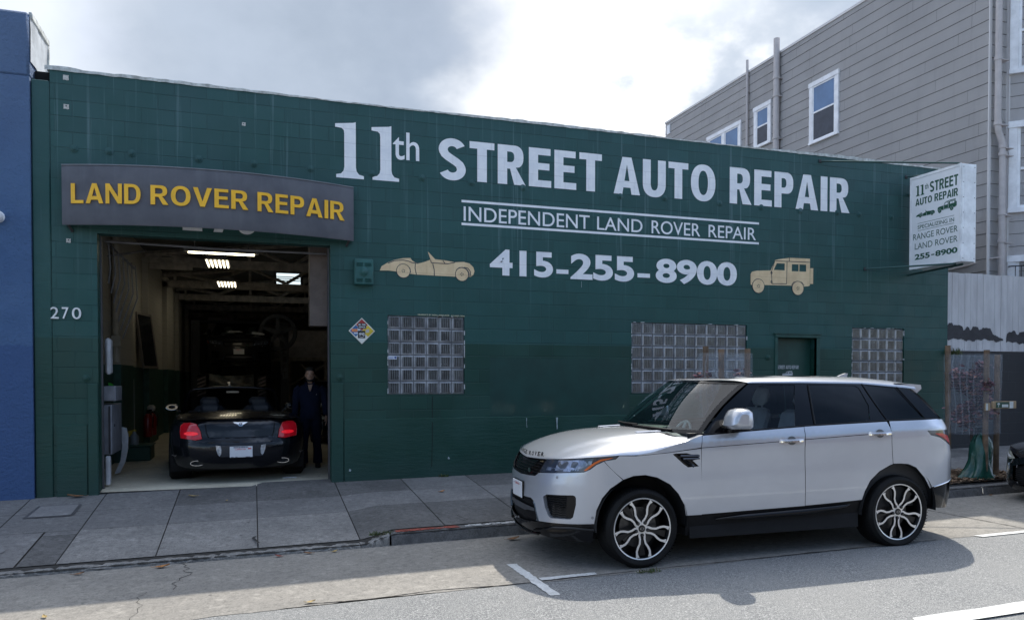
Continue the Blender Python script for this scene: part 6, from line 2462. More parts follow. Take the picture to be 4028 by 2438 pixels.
for y0, y1 in ((-.14, -.10), (-.08, -.05), (.06, .12)):
    b.add([(xx, y0, .379), (xx, y1, .379), (xx, y1, .386), (xx, y0, .386)], [(0, 1, 2, 3)])
b.build('plate_lettering', M_PBLU, npl, (0, 0, 0))
b = B()
V_, F_ = fit(curve_mesh(text='California', bold=.004), -.085, .06, .482, .506)
b.add([(xx, u, v) for u, v in V_], F_)
b.add([(xx, .09, .49), (xx, .135, .49), (xx, .135, .506), (xx, .09, .506)], [(0, 1, 2, 3)])
b.build('plate_script', M_PRED, npl, (0, 0, 0))
# winged badge
b = B()
em = rear_pt(0, .825, -.016)
wing = [(0, -.026), (.022, -.024), (.034, -.006), (.060, .004), (.085, .018), (.098, .030), (.06, .030), (.028, .027), (.024, .030)]
def ep(u, v, d=0):
    p = rear_pt(u, .835 + v, -.020 - d)
    return p
b.mat(0).add([ep(u, v) for u, v in wing] + [ep(-u, v) for u, v in wing[::-1][:-1]], [tuple(range(17))])
b.mat(1).add([ep(.021 * math.cos(k * .4488), .003 + .021 * math.sin(k * .4488), .002) for k in range(14)], [tuple(range(14))])
V_, F_ = fit(curve_mesh(text='B', bold=.02), -.009, .009, -.010, .016)
b.mat(0).add([ep(u, v, .004) for u, v in V_], F_)
b.build('winged_badge', [M_CHR, M_PBLK], conv, (0, 0, 0))
for sd in (-1, 1):
    b = B()
    ex_ = rear_pt(sd * .575, .30, -.01)
    fn = lambda o: [(o, sd * .575 + .088 * math.cos(k * .2618), .300 + .034 * math.sin(k * .2618)) for k in range(24)]
    b.mat(0).tube(fn(ex_[0] + .005), .0045, 6, closed=True)
    b.mat(1).add(fn(ex_[0] - .01), [tuple(range(24))])
    b.build('exhaust', [M_CHR, M_VOID], conv, (0, 0, 0), smooth=60)
    b = B()
    b.tube([KB.P(s, z, -.002, sd) for s, z in ((.40, .39), (.58, .385), (.60, .40))], .005, 5)
    b.build('reflector_trim', mat('bumper reflector', (.30, .27, .27), .3), conv, (0, 0, 0))
b = B()
for sd in (-1, 1):
    b.tube([rear_pt(sd * y, z, -.001) for y, z in ((.02, .585), (.4, .584), (.70, .592))], .007, 5)
b.build('bumper_crease', M_BPNT, conv, (0, 0, 0))
b = B()
b.box((-2.6, -.62, .16), (.55, .62, .42))
b.box((-2.3, -.78, .42), (-.55, .78, .62))
for sd in (-1, 1):
    for xc in (0, -2.745):
        rows = [[(xc + .398 * math.cos(R(-30 + 240 * i / 18)), sd * y, .34 + .398 * math.sin(R(-30 + 240 * i / 18))) for i in range(19)] for y in (.93, .62)]
        b.grid(rows)
        b.add(rows[-1], [tuple(range(19))])
b.build('underbody', M_VOID, conv, (0, 0, 0))
# windscreen frame, glass, mirrors, seats
fr_ = [(-2.02, -.80, .90), (-1.86, -.735, 1.16), (-1.78, -.69, 1.255), (-1.76, -.62, 1.30), (-1.78, -.3, 1.325), (-1.79, 0, 1.332), (-1.78, .3, 1.325), (-1.76, .62, 1.30), (-1.78, .69, 1.255), (-1.86, .735, 1.16), (-2.02, .80, .90)]
b = B()
b.tube(fr_, [.035, .030, .028, .026, .026, .026, .026, .026, .028, .030, .035], 8)
b.build('windscreen_frame', M_BPNT, conv, (0, 0, 0), smooth=60)
b = B()
b.grid([[(-2.02 + .24 * v, y * (.80 - .12 * v), .92 + .39 * v) for y in (-1, -.5, 0, .5, 1)] for v in (0, .5, 1)])
b.build('windscreen', M_GDRV, conv, (0, 0, 0))
b = B()
b.rbox((-1.80, -.11, 1.225), (-1.77, .11, 1.275), .012)
b.build('rear_view_mirror', mat('mirror glass', (.55, .58, .55), .08, .9), conv, (0, 0, 0), smooth=40)
for sd in (-1, 1):
    b = B()
    b.ball((-1.72, sd * .965, 1.005), (.075, .115, .062), 16, 10)
    mi = b.build('door_mirror', M_BPNT, conv, (0, 0, 0), smooth=180)
    b = B()
    b.add([(-1.655, sd * .965 + .090 * math.cos(k * .3142), 1.003 + .046 * math.sin(k * .3142)) for k in range(20)], [tuple(range(20))])
    b.build('mirror_glass', mat('door mirror glass', (.30, .31, .30), .06, .9), mi, (0, 0, 0))
    b = B()
    b.tube([(-1.73, sd * .90, .97), (-1.75, sd * .83, .91)], .022, 8)
    b.tube([(-1.66, sd * .965 + .098 * math.cos(k * .3142), 1.004 + .052 * math.sin(k * .3142)) for k in range(20)] if False else [(-1.664, sd * .965 + .096 * math.cos(k * .3142), 1.003 + .050 * math.sin(k * .3142)) for k in range(20)], .005, 5, closed=True)
    b.build('mirror_arm', M_CHR, mi, (0, 0, 0), smooth=60)
    b = B()
    b.add([(-1.60, sd * .72, .985), (-1.72, sd * .715, 1.13), (-1.76, sd * .715, 1.125), (-1.74, sd * .72, .985)], [(0, 1, 2, 3)])
    b.build('quarter_light', M_CHR, conv, (0, 0, 0))
    for xs_, zt in ((-1.15, 1.12), (-.55, 1.04)):
        b = B()
        b.rbox((xs_ - .06, sd * .38 - .25, .5), (xs_ + .10, sd * .38 + .25, zt - .08), .07)
        b.rbox((xs_ - .03, sd * .38 - .15, zt - .10), (xs_ + .08, sd * .38 + .15, zt + .06), .05)
        b.build('seat', mat('dark leather', (.020, .024, .032), .5), conv, (0, 0, 0), smooth=40)
b = B()
b.rbox((-2.10, -.74, .60), (-1.75, .74, .93), .05)
b.build('dashboard', M_DASH, conv, (0, 0, 0), smooth=40)
b = B()
b.tube([(-1.50 + .05 * math.sin(k * .2618), -.38 + .18 * math.cos(k * .2618), .93 + .17 * math.sin(k * .2618)) for k in range(24)], .014, 6, closed=True)
b.build('steering_wheel', M_DASH, conv, (0, 0, 0), smooth=60)
for xw in (0., -2.745):
    for side in (-1, 1):
        wheel(conv, 'wheel', xw, side * .945, .345, .255, .275, side, style='plain', m_rim=M_RIMB)

# ---------------------------------------------------------------- black car at the right edge
def black_car(name, label, loc, yaw, pitch=0.):
    root = thing(name, label, 'car', loc, rot=(0, pitch, yaw), local=True)
    K = Skin(-.25, .68, 2.7, 2.75, .85, 2.8,
             [(.12, .78), (.2, .83), (.35, .87), (.6, .885), (.72, .875), (.80, .84), (.9, .76)],
             [(.12, .06), (.2, -.02), (.34, -.02), (.5, .03), (.62, .09), (.72, .17), (.8, .28), (.9, .45)],
             [(.15, .1), (.3, 0), (.8, .05), (1.0, .2)], tilt=.0)
    LA = [(-1.02, .585), (-.86, .66), (-.55, .735), (-.33, .765), (-.42, .70), (-.60, .66), (-.70, .60), (-.86, .565)]
    GR = [(K.SC, .50), (-1.15, .50), (-1.02, .46), (-1.05, .30), (-1.20, .24), (K.SC, .23)]
    FG = [(-.80, .50), (-.72, .46), (-.70, .30), (-.74, .24), (-.80, .26), (-.84, .40)]
    b = B()
    for sd in (-1, 1):
        out = [(K.SC, .52), (-1.20, .52), (-1.00, .48), (-1.03, .30), (-1.18, .22), (K.SC, .21), (K.SC, .14), (-.45, .16)] + car_arch(0, .31, .36, 14)[::-1] + [(.38, .18), (2.30, .18)] + car_arch(2.70, .31, .36, 14)[::-1] + [(3.1, .18), (K.SR, .2), (K.SR, .86), (3.0, .86), (1.2, .83), (.5, .80), (-.25, .775)] + LA[0:1][:0] + [(-.33, .763), (-.42, .698), (-.60, .658), (-.70, .598), (-.86, .563), (-1.02, .583), (-1.10, .60), (K.SC, .64)]
        cdt_panel(out, .06, lambda s, z: K.P(s, z, 0, sd), b=b, flip=sd > 0)
    b.build('body', M_BPNT, root, (0, 0, 0), smooth=50, merge=True)
    for sd in (-1, 1):
        lm = cdt_panel(LA, .05, lambda s, z: K.P(s, z, -.004, sd), flip=sd > 0).build('headlight', mat('headlight glass', (.42, .42, .36), .12, .3, var=.3, vs=9, spec=.7), root, (0, 0, 0), smooth=60)
        cdt_panel([(-.93, .60), (-.80, .63), (-.62, .675), (-.70, .625), (-.84, .59)], .05, lambda s, z: K.P(s, z, -.006, sd), flip=sd > 0).build('lamp_lens', M_PLATE, lm, (0, 0, 0))
        cdt_panel(FG, .05, lambda s, z: K.P(s, z, .012, sd), flip=sd > 0).build('side_intake', M_VOID, root, (0, 0, 0))
        b = B()
        b.tube([K.P(s, z, -.008, sd) for s, z in ((-.86, .52), (-.86, .36), (-.80, .24), (-.77, .22))], .008, 5)
        b.tube([K.P(s, z, -.006, sd) for s, z in ((-.97, .57), (-.945, .52))], .009, 5)
        b.build('chrome_strip', M_CHR, root, (0, 0, 0), smooth=60)
    g = B()
    for sd in (-1, 1):
        cdt_panel(GR, .06, lambda s, z: K.P(s, z, .03, sd), b=g, flip=sd > 0)
    gr_ = g.build('grille', M_VOID, root, (0, 0, 0))
    g = B()
    for k in range(10):
        z = .25 + .026 * k
        for sd in (-1, 1):
            g.tube([K.P(s, z, .018, sd) for s in (-1.04, -1.15, -1.3, K.SC)], .004, 4)
    g.build('grille_bars', M_MBLK, gr_, (0, 0, 0))
    b = B()
    SM = [(K.SC, .635), (-1.08, .60), (-.86, .66), (-.55, .735), (-.33, .768), (-.1, .78), (.5, .80), (.8, .81)]
    for sd in (-1, 1):
        rows = []
        s = K.SC
        while s < .75:
            e = K.P(s, K.lin(SM, s), 0, sd)
            row = []
            for r_ in (0, .2, .4, .55, .68, .78, .86, .92, .96, .985, 1):
                x, y = .75 + (e[0] - .75) * r_, e[1] * r_
                zt = K.lin([(-.95, .66), (-.8, .73), (-.6, .79), (-.3, .85), (.2, .92), (.75, .97)], x) - .05 * (abs(y) / .85) ** 2
                row.append((x, y, e[2] + max(0, zt - e[2]) * (1 - r_ ** 5) ** .6))
            rows.append(row if sd < 0 else row[::-1])
            s += .06
        b.grid(rows)
    b.build('bonnet', M_BPNT, root, (0, 0, 0), smooth=60, merge=True)
    b = B()
    b.grid([[(.55 + .9 * v + .25 * abs(u) ** 2, u * (.78 - .16 * v), .95 + .46 * v) for u in (-1, -.6, -.2, .2, .6, 1)] for v in (0, .5, 1)])
    b.build('windscreen', M_PBLK, root, (0, 0, 0), smooth=60)
    b = B()
    b.grid([[(1.45 + 1.9 * v + .2 * abs(u) ** 2 * (1 - v), u * .62, 1.41 + .05 * math.sin(v * 2.6) - .05 * abs(u) ** 2) for u in (-1, -.6, -.2, .2, .6, 1)] for v in (0, .3, .6, 1)])
    for sd in (-1, 1):
        b.grid([[(.82, sd * .80, .90), (1.7, sd * .66, 1.39), (3.3, sd * .63, 1.33)], [(.8, sd * .845, .83), (2, sd * .86, .85), (3.4, sd * .80, .86)]])
    b.build('cabin', M_BPNT, root, (0, 0, 0), smooth=50)
    b = B()
    b.box((-.5, -.55, .15), (3, .55, .4))
    for sd in (-1, 1):
        for xc in (0, 2.7):
            rows = [[(xc + .36 * math.cos(R(-30 + 240 * i / 16)), sd * y, .31 + .36 * math.sin(R(-30 + 240 * i / 16))) for i in range(17)] for y in (.86, .55)]
            b.grid(rows)
            b.add(rows[-1], [tuple(range(17))])
    b.build('underbody', M_VOID, root, (0, 0, 0))
    for xw in (0., 2.70):
        for sd in (-1, 1):
            wheel(root, 'wheel', xw, sd * .865, .315, .225, .21, sd, style='plain', m_rim=M_DISC)
    return root
black_car('parked_car', 'black car cut off by the right edge of the photo, parked behind the silver SUV', (13.52, -3.95, zg(13.5)), 0.02, -.015)
# a second dark car waits inside the garage
black_car('parked_car', 'dark car standing in the garage behind the man', (4.75, 7.1, .08), R(90))

# ---------------------------------------------------------------- dark SUV up on the two-post lift
def copy_tree(o, parent=None, swap=None):
    c = o.copy()
    COL.objects.link(c)
    if parent is not None:
        c.parent = parent
    if swap and c.type == 'MESH':
        for i, sl in enumerate(c.material_slots):
            if sl.material in swap:
                m = swap[sl.material]
                sl.link = 'OBJECT'
                sl.material = m
    for ch in list(o.children):
        copy_tree(ch, c, swap)
    return c
M_DKPNT = car_paint('very dark paint', (.010, .011, .014), .0, .3)
lift_suv = copy_tree(suv, None, {M_SILV: M_DKPNT})
lift_suv.location = (2.20, 15.2, 1.72)
lift_suv.rotation_euler = (0, 0, R(90))
tag(lift_suv, 'dark SUV raised on the vehicle lift deep inside the garage', 'car')
M_LIFT = mat('dark lift steel', (.022, .024, .030), .5, .3)
lf = thing('vehicle_lift', 'dark two-post vehicle lift carrying the raised SUV inside the garage', 'vehicle lift', (2.3, 15.8, .08))
for x in (.85, 3.62):
    b = B()
    b.box((x - .13, 15.6, .08), (x + .13, 15.9, 3.45))
    b.box((x - .25, 15.4, .08), (x + .25, 16.1, .12))
    b.build('post', M_LIFT, lf)
    b = B()
    for y in (14.9, 16.9):
        b.tube([(x, 15.75, 1.62), (x + (.55 if x < 2 else -.55), y, 1.66)], .06, 6)
    b.build('arm', M_LIFT, lf)
b = B()
b.tube([(.85, 15.75, 3.42), (3.62, 15.75, 3.42)], .05, 6)
b.build('crossbar', M_LIFT, lf)
b = B()
b.box((3.50, 15.585, 1.55), (3.74, 15.597, 2.62))
sg = b.build('lift_label', mat('lift label grey', (.060, .065, .075), .5), lf)
b = B()
for k, ch in enumerate('LIFT'):
    VF = fit(curve_mesh(text=ch, bold=.04), 3.56, 3.68, 2.36 - .25 * k, 2.55 - .25 * k)
    put(b, VF, WALLF(15.58))
b.build('lift_lettering', mat('dark lettering', (.012, .012, .014), .5), sg, ORG[lf.name])
# paper sheets on the raised bonnet
for i, pts in enumerate(([(1.82, 2.96), (2.32, 2.985), (2.20, 3.03), (1.90, 3.03)], [(2.58, 2.94), (2.70, 2.90), (2.98, 2.90), (2.98, 2.95), (2.80, 2.99), (2.6, 3.0)])):
    b = B()
    b.prism(pts, lambda u, v, d: (u, 15.05 + d + (v - 2.9) * 1.5, v + .08), 0, .004)
    tag(b.build('paper_sheet', mat('paper', (.55, .56, .55), .7), org=(pts[0][0], 15.05, 3.0)), ('white paper sheet lying on the raised dark bonnet, nearer the garage middle', 'crumpled white paper on the raised dark bonnet beside the spoked reel')[i], 'paper')
# big spoked reel on the lift post
rl = thing('spoked_reel', 'large dark five-spoked reel wheel beside the raised SUV in the garage', 'reel', (3.36, 15.3, 2.4))
b = B()
fnr = lambda a, c, h: (3.40 + a, 15.3 - h, 3.08 + c)
b.lathe([(.60, 0), (.62, .06), (.60, .12), (.49, .12), (.48, .06), (.49, 0), (.60, 0)], fnr, 40)
b.build('rim', M_LIFT, rl, smooth=40)
b = B()
for k in range(5):
    a = R(90 + 72 * k)
    d = (math.cos(a), math.sin(a))
    nrm_ = (-d[1], d[0])
    b.prism([(d[0] * p + nrm_[0] * w, d[1] * p + nrm_[1] * w) for p, w in ((.06, -.09), (.52, -.045), (.52, .045), (.06, .09))], lambda u, v, h: fnr(u, v, h), .03, .09)
b.build('spokes', M_LIFT, rl)
b = B()
b.lathe([(.12, .0), (.12, .14), (.05, .15), (0, .15)], fnr, 20)
b.build('hub', M_LIFT, rl)

# ---------------------------------------------------------------- garage interior fittings
M_WPAN = mat('pale wall board', (.60, .56, .56), .8, var=.15, world=True)
b = B()
b.box((.95, 21.0, 2.8), (1.9, 21.1, 3.95))
b.build('storage_board', M_WPAN, shop)
b = B()
b.box((3.35, 18.4, 2.35), (6.5, 18.5, 3.35))
b.build('storage_board', M_WPAN, shop)
b = B()
b.box((3.1, 18.3, 2.22), (6.5, 18.55, 2.34))
for x in (3.9, 5.2):
    b.box((x - .05, 18.35, .08), (x + .05, 18.45, 2.22))
b.tube([(3.9, 18.4, 1.3), (5.2, 18.4, 2.1)], .04, 4)
b.tube([(4.3, 18.4, 2.1), (5.0, 18.4, 1.5)], .04, 4)
b.build('mezzanine_frame', M_TIMB, shop)
b = B()
b.box((3.43, .62, 2.36), (3.70, .90, 3.62))
b.build('door_operator_casing', mat('brown steel casing', (.17, .135, .12), .6, world=True), shop)
b = B()
b.tube([(.70, .45, 3.44), (2.2, .5, 3.42), (3.66, .45, 3.42)], .016, 6)
for k in range(7):
    x0 = .72 + .03 * k
    b.tube([(x0, .6 + .2 * k, 3.42 - .02 * k), (x0 + .02, .62 + .2 * k, 3.1 - .05 * k), (.70, .7 + .2 * k, 2.9 - .12 * k)], .010, 5)
b.tube([(.62, 1.2, 3.35), (1.0, 2.2, 3.6)], .018, 5)
b.tube([(.55, 1.6, 3.6), (.95, 1.4, 3.2)], .018, 5)
b.build('door_cables', mat('grey cable', (.16, .16, .17), .6, world=True), shop)
b = B()
b.tube([(.36, 3.55, 1.85), (.36, 3.55, 4.2)], .06, 10)
b.box((.30, 3.40, 2.12), (.45, 3.52, 2.30))
b.build('conduit', mat('cream conduit', (.40, .37, .31), .6, world=True), shop)
M_TUBE = mat('fluorescent tube', (.9, .85, .7), .5, emit=(1.0, .90, .62), es=6)
M_FIX = mat('lamp housing', (.22, .21, .20), .5)
sl_ = thing('strip_light', 'long lit fluorescent strip light just inside the garage doorway', 'ceiling light', (2.15, 2.6, 3.62))
b = B()
b.prism([(-.07, -.02), (.07, -.02), (.05, .06), (-.05, .06)], lambda u, v, d: (d, 2.6 + u, 3.70 + v), 1.53, 2.72)
b.build('housing', M_FIX, sl_)
b = B()
b.tube([(1.60, 2.56, 3.672), (2.65, 2.56, 3.672)], .022, 8)
b.build('tube', M_TUBE, sl_, smooth=60)
b = B()
b.tube([(1.7, 2.6, 3.76), (1.7, 2.6, 4.6)], .006, 4)
b.tube([(2.55, 2.6, 3.76), (2.55, 2.6, 4.6)], .006, 4)
b.build('hanger', M_FIX, sl_)
M_TUBE2 = mat('high bay tube', (.9, .85, .7), .5, emit=(1.0, .90, .66), es=3.2)
for i, (x, y, z) in enumerate(((1.91, 6.4, 4.02), (1.98, 10.2, 4.02), (2.08, 12.9, 4.30))):
    h = thing('high_bay_light', ('six-tube high bay light hanging nearest behind the strip light', 'six-tube high bay light hanging second from the doorway', 'six-tube high bay light hanging farthest inside the garage')[i], 'ceiling light', (x, y, z), group='high bay lights in the garage')
    b = B()
    b.prism([(-.24, 0), (.24, 0), (.17, .10), (-.17, .10)], lambda u, v, d: (x + u, y + d, z + .02 + v), -.55, .55)
    b.build('housing', M_FIX, h)
    b = B()
    for k in range(6):
        xx_ = x - .20 + .08 * k
        b.tube([(xx_, y - .5, z), (xx_, y + .5, z)], .017, 6)
    b.build('tubes', M_TUBE2, h, smooth=60)
# skylight in the far roof
b = B()
b.box((3.27, 12.6, 4.36), (4.0, 12.64, 4.70))
sk_ = b.build('skylight', mat('daylit skylight pane', (.7, .75, .78), .5, emit=(.72, .84, .88), es=.95), shop)
b = B()
for z in (4.36, 4.47, 4.53, 4.585, 4.70):
    b.box((3.25, 12.56, z - .010), (4.02, 12.595, z + .010))
for x in (3.25, 4.0):
    b.box((x - .02, 12.555, 4.34), (x + .04, 12.599, 4.72))
b.build('skylight_frame', M_RUST, sk_, ORG[shop.name])
# things leaning and standing along the left wall
lp = thing('leaning_pane', 'framed glass pane leaning against the cream wall in the garage', 'pane', (.5, 6.6, 1.8))
b = B()
M_ = Matrix.Translation((.42, 6.5, 1.78)) @ Matrix.Rotation(R(78), 4, 'Z') @ Matrix.Rotation(R(-7), 4, 'X')
for a, c in (((0, -.02, 0), (.9, .02, .05)), ((0, -.02, 1.15), (.9, .02, 1.2)), ((0, -.02, .051), (.05, .02, 1.149)), ((.85, -.02, .051), (.9, .02, 1.149))):
    b.box(a, c, M_)
b.build('frame', mat('pane frame', (.16, .14, .13), .5), lp)
b = B()
b.box((.05, -.006, .05), (.85, .006, 1.15), M_)
b.build('glass', mat('dark pane', (.02, .025, .03), .08), lp)
M_GREYM = mat('grey sheet metal', (.23, .24, .27), .5, .2, var=.2, vs=6)
M_WHT = mat('dirty white enamel', (.50, .51, .53), .4, var=.2, vs=5)
cb = thing('metal_cabinet', 'grey metal cabinet just inside the left door jamb', 'cabinet', (.70, .9, .08))
b = B()
b.rbox((.50, .60, .50), (.74, 1.45, 1.20), .01)
b.build('body', M_GREYM, cb)
b = B()
b.rbox((.48, .55, 1.25), (.80, 1.1, 1.46), .01)
b.build('top_box', M_GREYM, cb)
b = B()
b.tube([(.715, .56, .52), (.715, .56, 1.18)], .012, 5)
b.tube([(.735, .8, .9), (.75, .8, .9)], .02, 8)
b.build('hinge', M_RUST, cb)
b = B()
b.rbox((.685, .38, .10), (.745, .50, .50), .015)
tag(b.build('white_pipe_guard', M_WHT, org=(.715, .44, .1)), 'short white upright guard pipe at the left foot of the doorway', 'pipe')
b = B()
b.rbox((.685, .42, 1.62), (.76, .62, 2.12), .03)
tag(b.build('white_control_box', M_WHT, org=(.72, .5, 1.62), smooth=40), 'rounded white box on the left door jamb', 'control box')
b = B()
V_ = [(.03, 0), (.10, .02), (.17, .18), (.21, .40), (.215, .60), (.19, .72), (.10, .74), (.03, .70), (.10, .64), (.135, .45), (.11, .22)]
b.prism(V_, lambda u, v, d: (.56 + u * 1.05, 1.75 + d, .10 + v * .98), 0, .05)
tag(b.build('car_fender', M_WHT, org=(.68, 1.77, .1)), 'loose pale car fender leaning by the grey cabinet', 'fender')
gb = thing('oil_tray', 'dark green parts tray on the garage floor by the left wall', 'tray', (.5, 4.3, .08))
b = B()
b.rbox((.42, 3.9, .08), (.85, 4.5, .34), .02)
b.build('tray_body', mat('green tray', (.02, .07, .05), .5), gb)
b = B()
b.rbox((.40, 3.88, .341), (.87, 4.52, .362), .005)
b.build('tray_rim', mat('green tray', (.03, .09, .065), .5), gb)
jug = thing('plastic_jug', 'plastic jug with a yellow cap standing on the green tray', 'jug', (.6, 4.1, .36))
b = B()
b.lathe([(.0, 0), (.07, .0), (.075, .02), (.075, .15), (.03, .21), (.03, .24)], lambda a, c, h: (.56 + a, 4.1 + c, .364 + h), 14)
b.build('body', mat('clear jug', (.25, .27, .28), .3), jug, smooth=40)
b = B()
b.lathe([(.032, .24), (.032, .27), (0, .27)], lambda a, c, h: (.56 + a, 4.1 + c, .364 + h), 14)
b.build('cap', mat('yellow cap', (.6, .42, .03), .4), jug)
b = B()
b.prism([(0, 0), (.16, .02), (.20, .12), (.14, .20), (.02, .16)], lambda u, v, d: (.42 + u * .6, 4.15 + d, .50 + v * .6), 0, .10)
tag(b.build('yellow_funnel', mat('yellow plastic', (.55, .36, .03), .45), org=(.47, 4.2, .5)), 'yellow plastic funnel hanging above the green tray', 'funnel')
for i, (x, y) in enumerate(((.44, 7.0), (.46, 7.6))):
    f = thing('fire_extinguisher', ('red fire extinguisher nearer the doorway by the green wainscot', 'red fire extinguisher farther back by the green wainscot')[i], 'fire extinguisher', (x, y, .3), group='fire extinguishers on the left garage wall')
    b = B()
    b.lathe([(0, 0), (.085, 0), (.09, .02), (.09, .40), (.05, .48), (.03, .50)], lambda a, c, h: (x + a, y + c, .30 + h), 16)
    b.build('cylinder', mat('extinguisher red', (.22, .012, .012), .3), f, smooth=40)
    b = B()
    b.tube([(x, y, .80), (x, y, .86), (x + .08, y - .04, .88)], .022, 8)
    b.tube([(x + .03, y, .84), (x + .11, y - .02, .75), (x + .10, y - .02, .50)], .012, 6)
    b.build('valve_and_hose', M_MBLK, f, smooth=60)
b = B()
b.rbox((.40, 7.2, .84), (.56, 7.4, .98), .04)
tag(b.build('white_rag', mat('rag', (.45, .43, .41), .9), org=(.48, 7.3, .84), smooth=60), 'pale rag bundled on top of the fire extinguishers', 'rag')
b = B()
b.prism([(0, 0), (.10, .02), (.05, .12), (-.01, .14)], lambda u, v, d: (.40 + u, 2.55 + d, 1.36 + v), 0, .01)
tag(b.build('green_tag', mat('bright green tag', (.08, .55, .06), .5), org=(.42, 2.55, 1.36)), 'bright green tag hanging on the dark green wall', 'tag')
b = B()
b.tube([(.36, 5.5, .55), (.36, 5.5, 1.55)], .02, 6)
tag(b.build('pale_pole', M_WHT, org=(.36, 5.5, .55)), 'thin pale pole leaning on the dark green wall', 'pole')
b = B()
b.rbox((3.02, .59, .078), (3.22, .64, .092), .004)
tag(b.build('floor_scrap', M_WHT, org=(3.1, .6, .08)), 'small white strip lying on the garage floor behind the black convertible', 'scrap')
# bumper wrapped in shiny film and striped barriers between the cars
b = B()
rows = []
for i in range(13):
    f = i / 12
    rows.append([(1.42 + 1.22 * f, 12.4 - .25 * math.sin(math.pi * f) + .03 * math.sin(9 * f + k), 1.28 + .055 * k + .03 * math.sin(5 * f + k * 2.1)) for k in range(8)])
b.grid(rows)
tag(b.build('wrapped_bumper', mat('shiny film', (.28, .29, .31), .1, .7, var=.5, vs=6), org=(2.0, 12.4, 1.28), smooth=60), 'car bumper wrapped in shiny film behind the convertible', 'bumper')
for i, x in enumerate((1.22, 2.86)):
    b = B()
    b.mat(0).box((x - .12, 12.3, .08), (x + .12, 12.34, 1.62))
    for k in range(5):
        z = 1.05 + .11 * k
        b.mat(1).add([(x - .115, 12.296, z), (x + .115, 12.296, z + .10), (x + .115, 12.296, z + .15), (x - .115, 12.296, z + .05)], [(0, 1, 2, 3)])
    tag(b.build('striped_board', [M_MBLK, mat('stripe', (.22, .18, .18), .6)], org=(x, 12.3, .08)), ('black board with pale diagonal stripes left of the wrapped bumper', 'black board with pale diagonal stripes right of the wrapped bumper')[i], 'barrier board', 'striped boards beside the wrapped bumper')

# ---------------------------------------------------------------- the man by the door jamb
M_SKIN = NT('skin')
_v = M_SKIN.obj()
M_SKIN = M_SKIN.set(M_SKIN.mix(M_SKIN.ramp(M_SKIN.noise(_v, 40, 3), .3, .7), (.34, .20, .14), (.42, .25, .18)), .5)
M_NAVY = NT('navy work coverall')
_v = M_NAVY.obj()
M_NAVY.bump(M_NAVY.math('ADD', M_NAVY.noise(_v, 14, 4, .6, (1, 1, .6)), M_NAVY.math('MULTIPLY', M_NAVY.noise(_v, 220, 2), .15)), .5, .02)
M_NAVY = M_NAVY.set(M_NAVY.mix(M_NAVY.ramp(M_NAVY.noise(_v, 5, 4), .3, .7), (.003, .006, .018), (.006, .010, .028)), .9, spec=.2)
M_HAIR = mat('dark hair', (.015, .012, .010), .7, var=.3, vs=60, bump=.6, bs=90)
man = thing('person', 'man in a dark navy coverall standing with arms down by the right door jamb', 'person', (3.52, 1.95, .08), rot=(0, 0, R(-6)), local=True)

def blob_mesh(name, build, m, parent, voxel=.006, sm=2):
    """union of overlapping lofts, remeshed to one continuous skin"""
    b = B()
    build(b)
    me = bpy.data.meshes.new(name)
    me.from_pydata(b.v, [], b.f)
    o = bpy.data.objects.new(name, me)
    COL.objects.link(o)
    md = o.modifiers.new('r', 'REMESH')
    md.mode = 'VOXEL'
    md.voxel_size = voxel
    md.use_smooth_shade = True
    if sm:
        s = o.modifiers.new('s', 'SMOOTH')
        s.iterations = sm
        s.factor = .5
    bpy.context.view_layer.update()
    dg = bpy.context.evaluated_depsgraph_get()
    me2 = bpy.data.meshes.new_from_object(o.evaluated_get(dg))
    bpy.data.objects.remove(o)
    me2.name = name
    me2.materials.clear()
    me2.materials.append(m)
    o = bpy.data.objects.new(name, me2)
    COL.objects.link(o)
    o.parent = parent
    return o

def loft(b, secs, seg=18):
    """closed loft through (x,y,z,rx,ry) rings in horizontal planes"""
    rows = [[(x + rx * math.cos(2 * math.pi * k / seg), y + ry * math.sin(2 * math.pi * k / seg), z) for k in range(seg)] for x, y, z, rx, ry in secs]
    o = len(b.v)
    vs = [p for r in rows for p in r]
    fs = []
    for i in range(len(rows) - 1):
        for k in range(seg):
            k2 = (k + 1) % seg
            fs.append((i * seg + k, i * seg + k2, (i + 1) * seg + k2, (i + 1) * seg + k))
    fs.append(tuple(range(seg - 1, -1, -1)))
    fs.append(tuple(range((len(rows) - 1) * seg, len(rows) * seg)))
    b.add(vs, fs)

def head(b):
    loft(b, [(0, -.005, 1.385, .048, .050), (0, -.005, 1.43, .046, .050), (0, -.018, 1.445, .048, .058), (0, -.030, 1.462, .058, .070), (0, -.026, 1.49, .066, .082), (0, -.014, 1.53, .072, .092), (0, -.008, 1.565, .074, .096), (0, -.002, 1.60, .074, .096), (0, .002, 1.632, .066, .086), (0, .004, 1.655, .046, .062), (0, .005, 1.668, .018, .025)], 22)
    b.ball((0, -.108, 1.512), (.014, .018, .014), 10, 6)
    b.tube([(0, -.096, 1.548), (0, -.108, 1.515)], [.010, .014], 8)
    b.ball((0, -.096, 1.456), (.022, .016, .014), 10, 6)
    b.tube([(-.024, -.092, 1.482), (0, -.101, 1.484), (.024, -.092, 1.482)], .007, 6)
    b.tube([(-.045, -.088, 1.562), (0, -.097, 1.558), (.045, -.088, 1.562)], .009, 6)
    for s in (-1, 1):
        b.ball((s * .076, .005, 1.535), (.012, .022, .034), 8, 6)
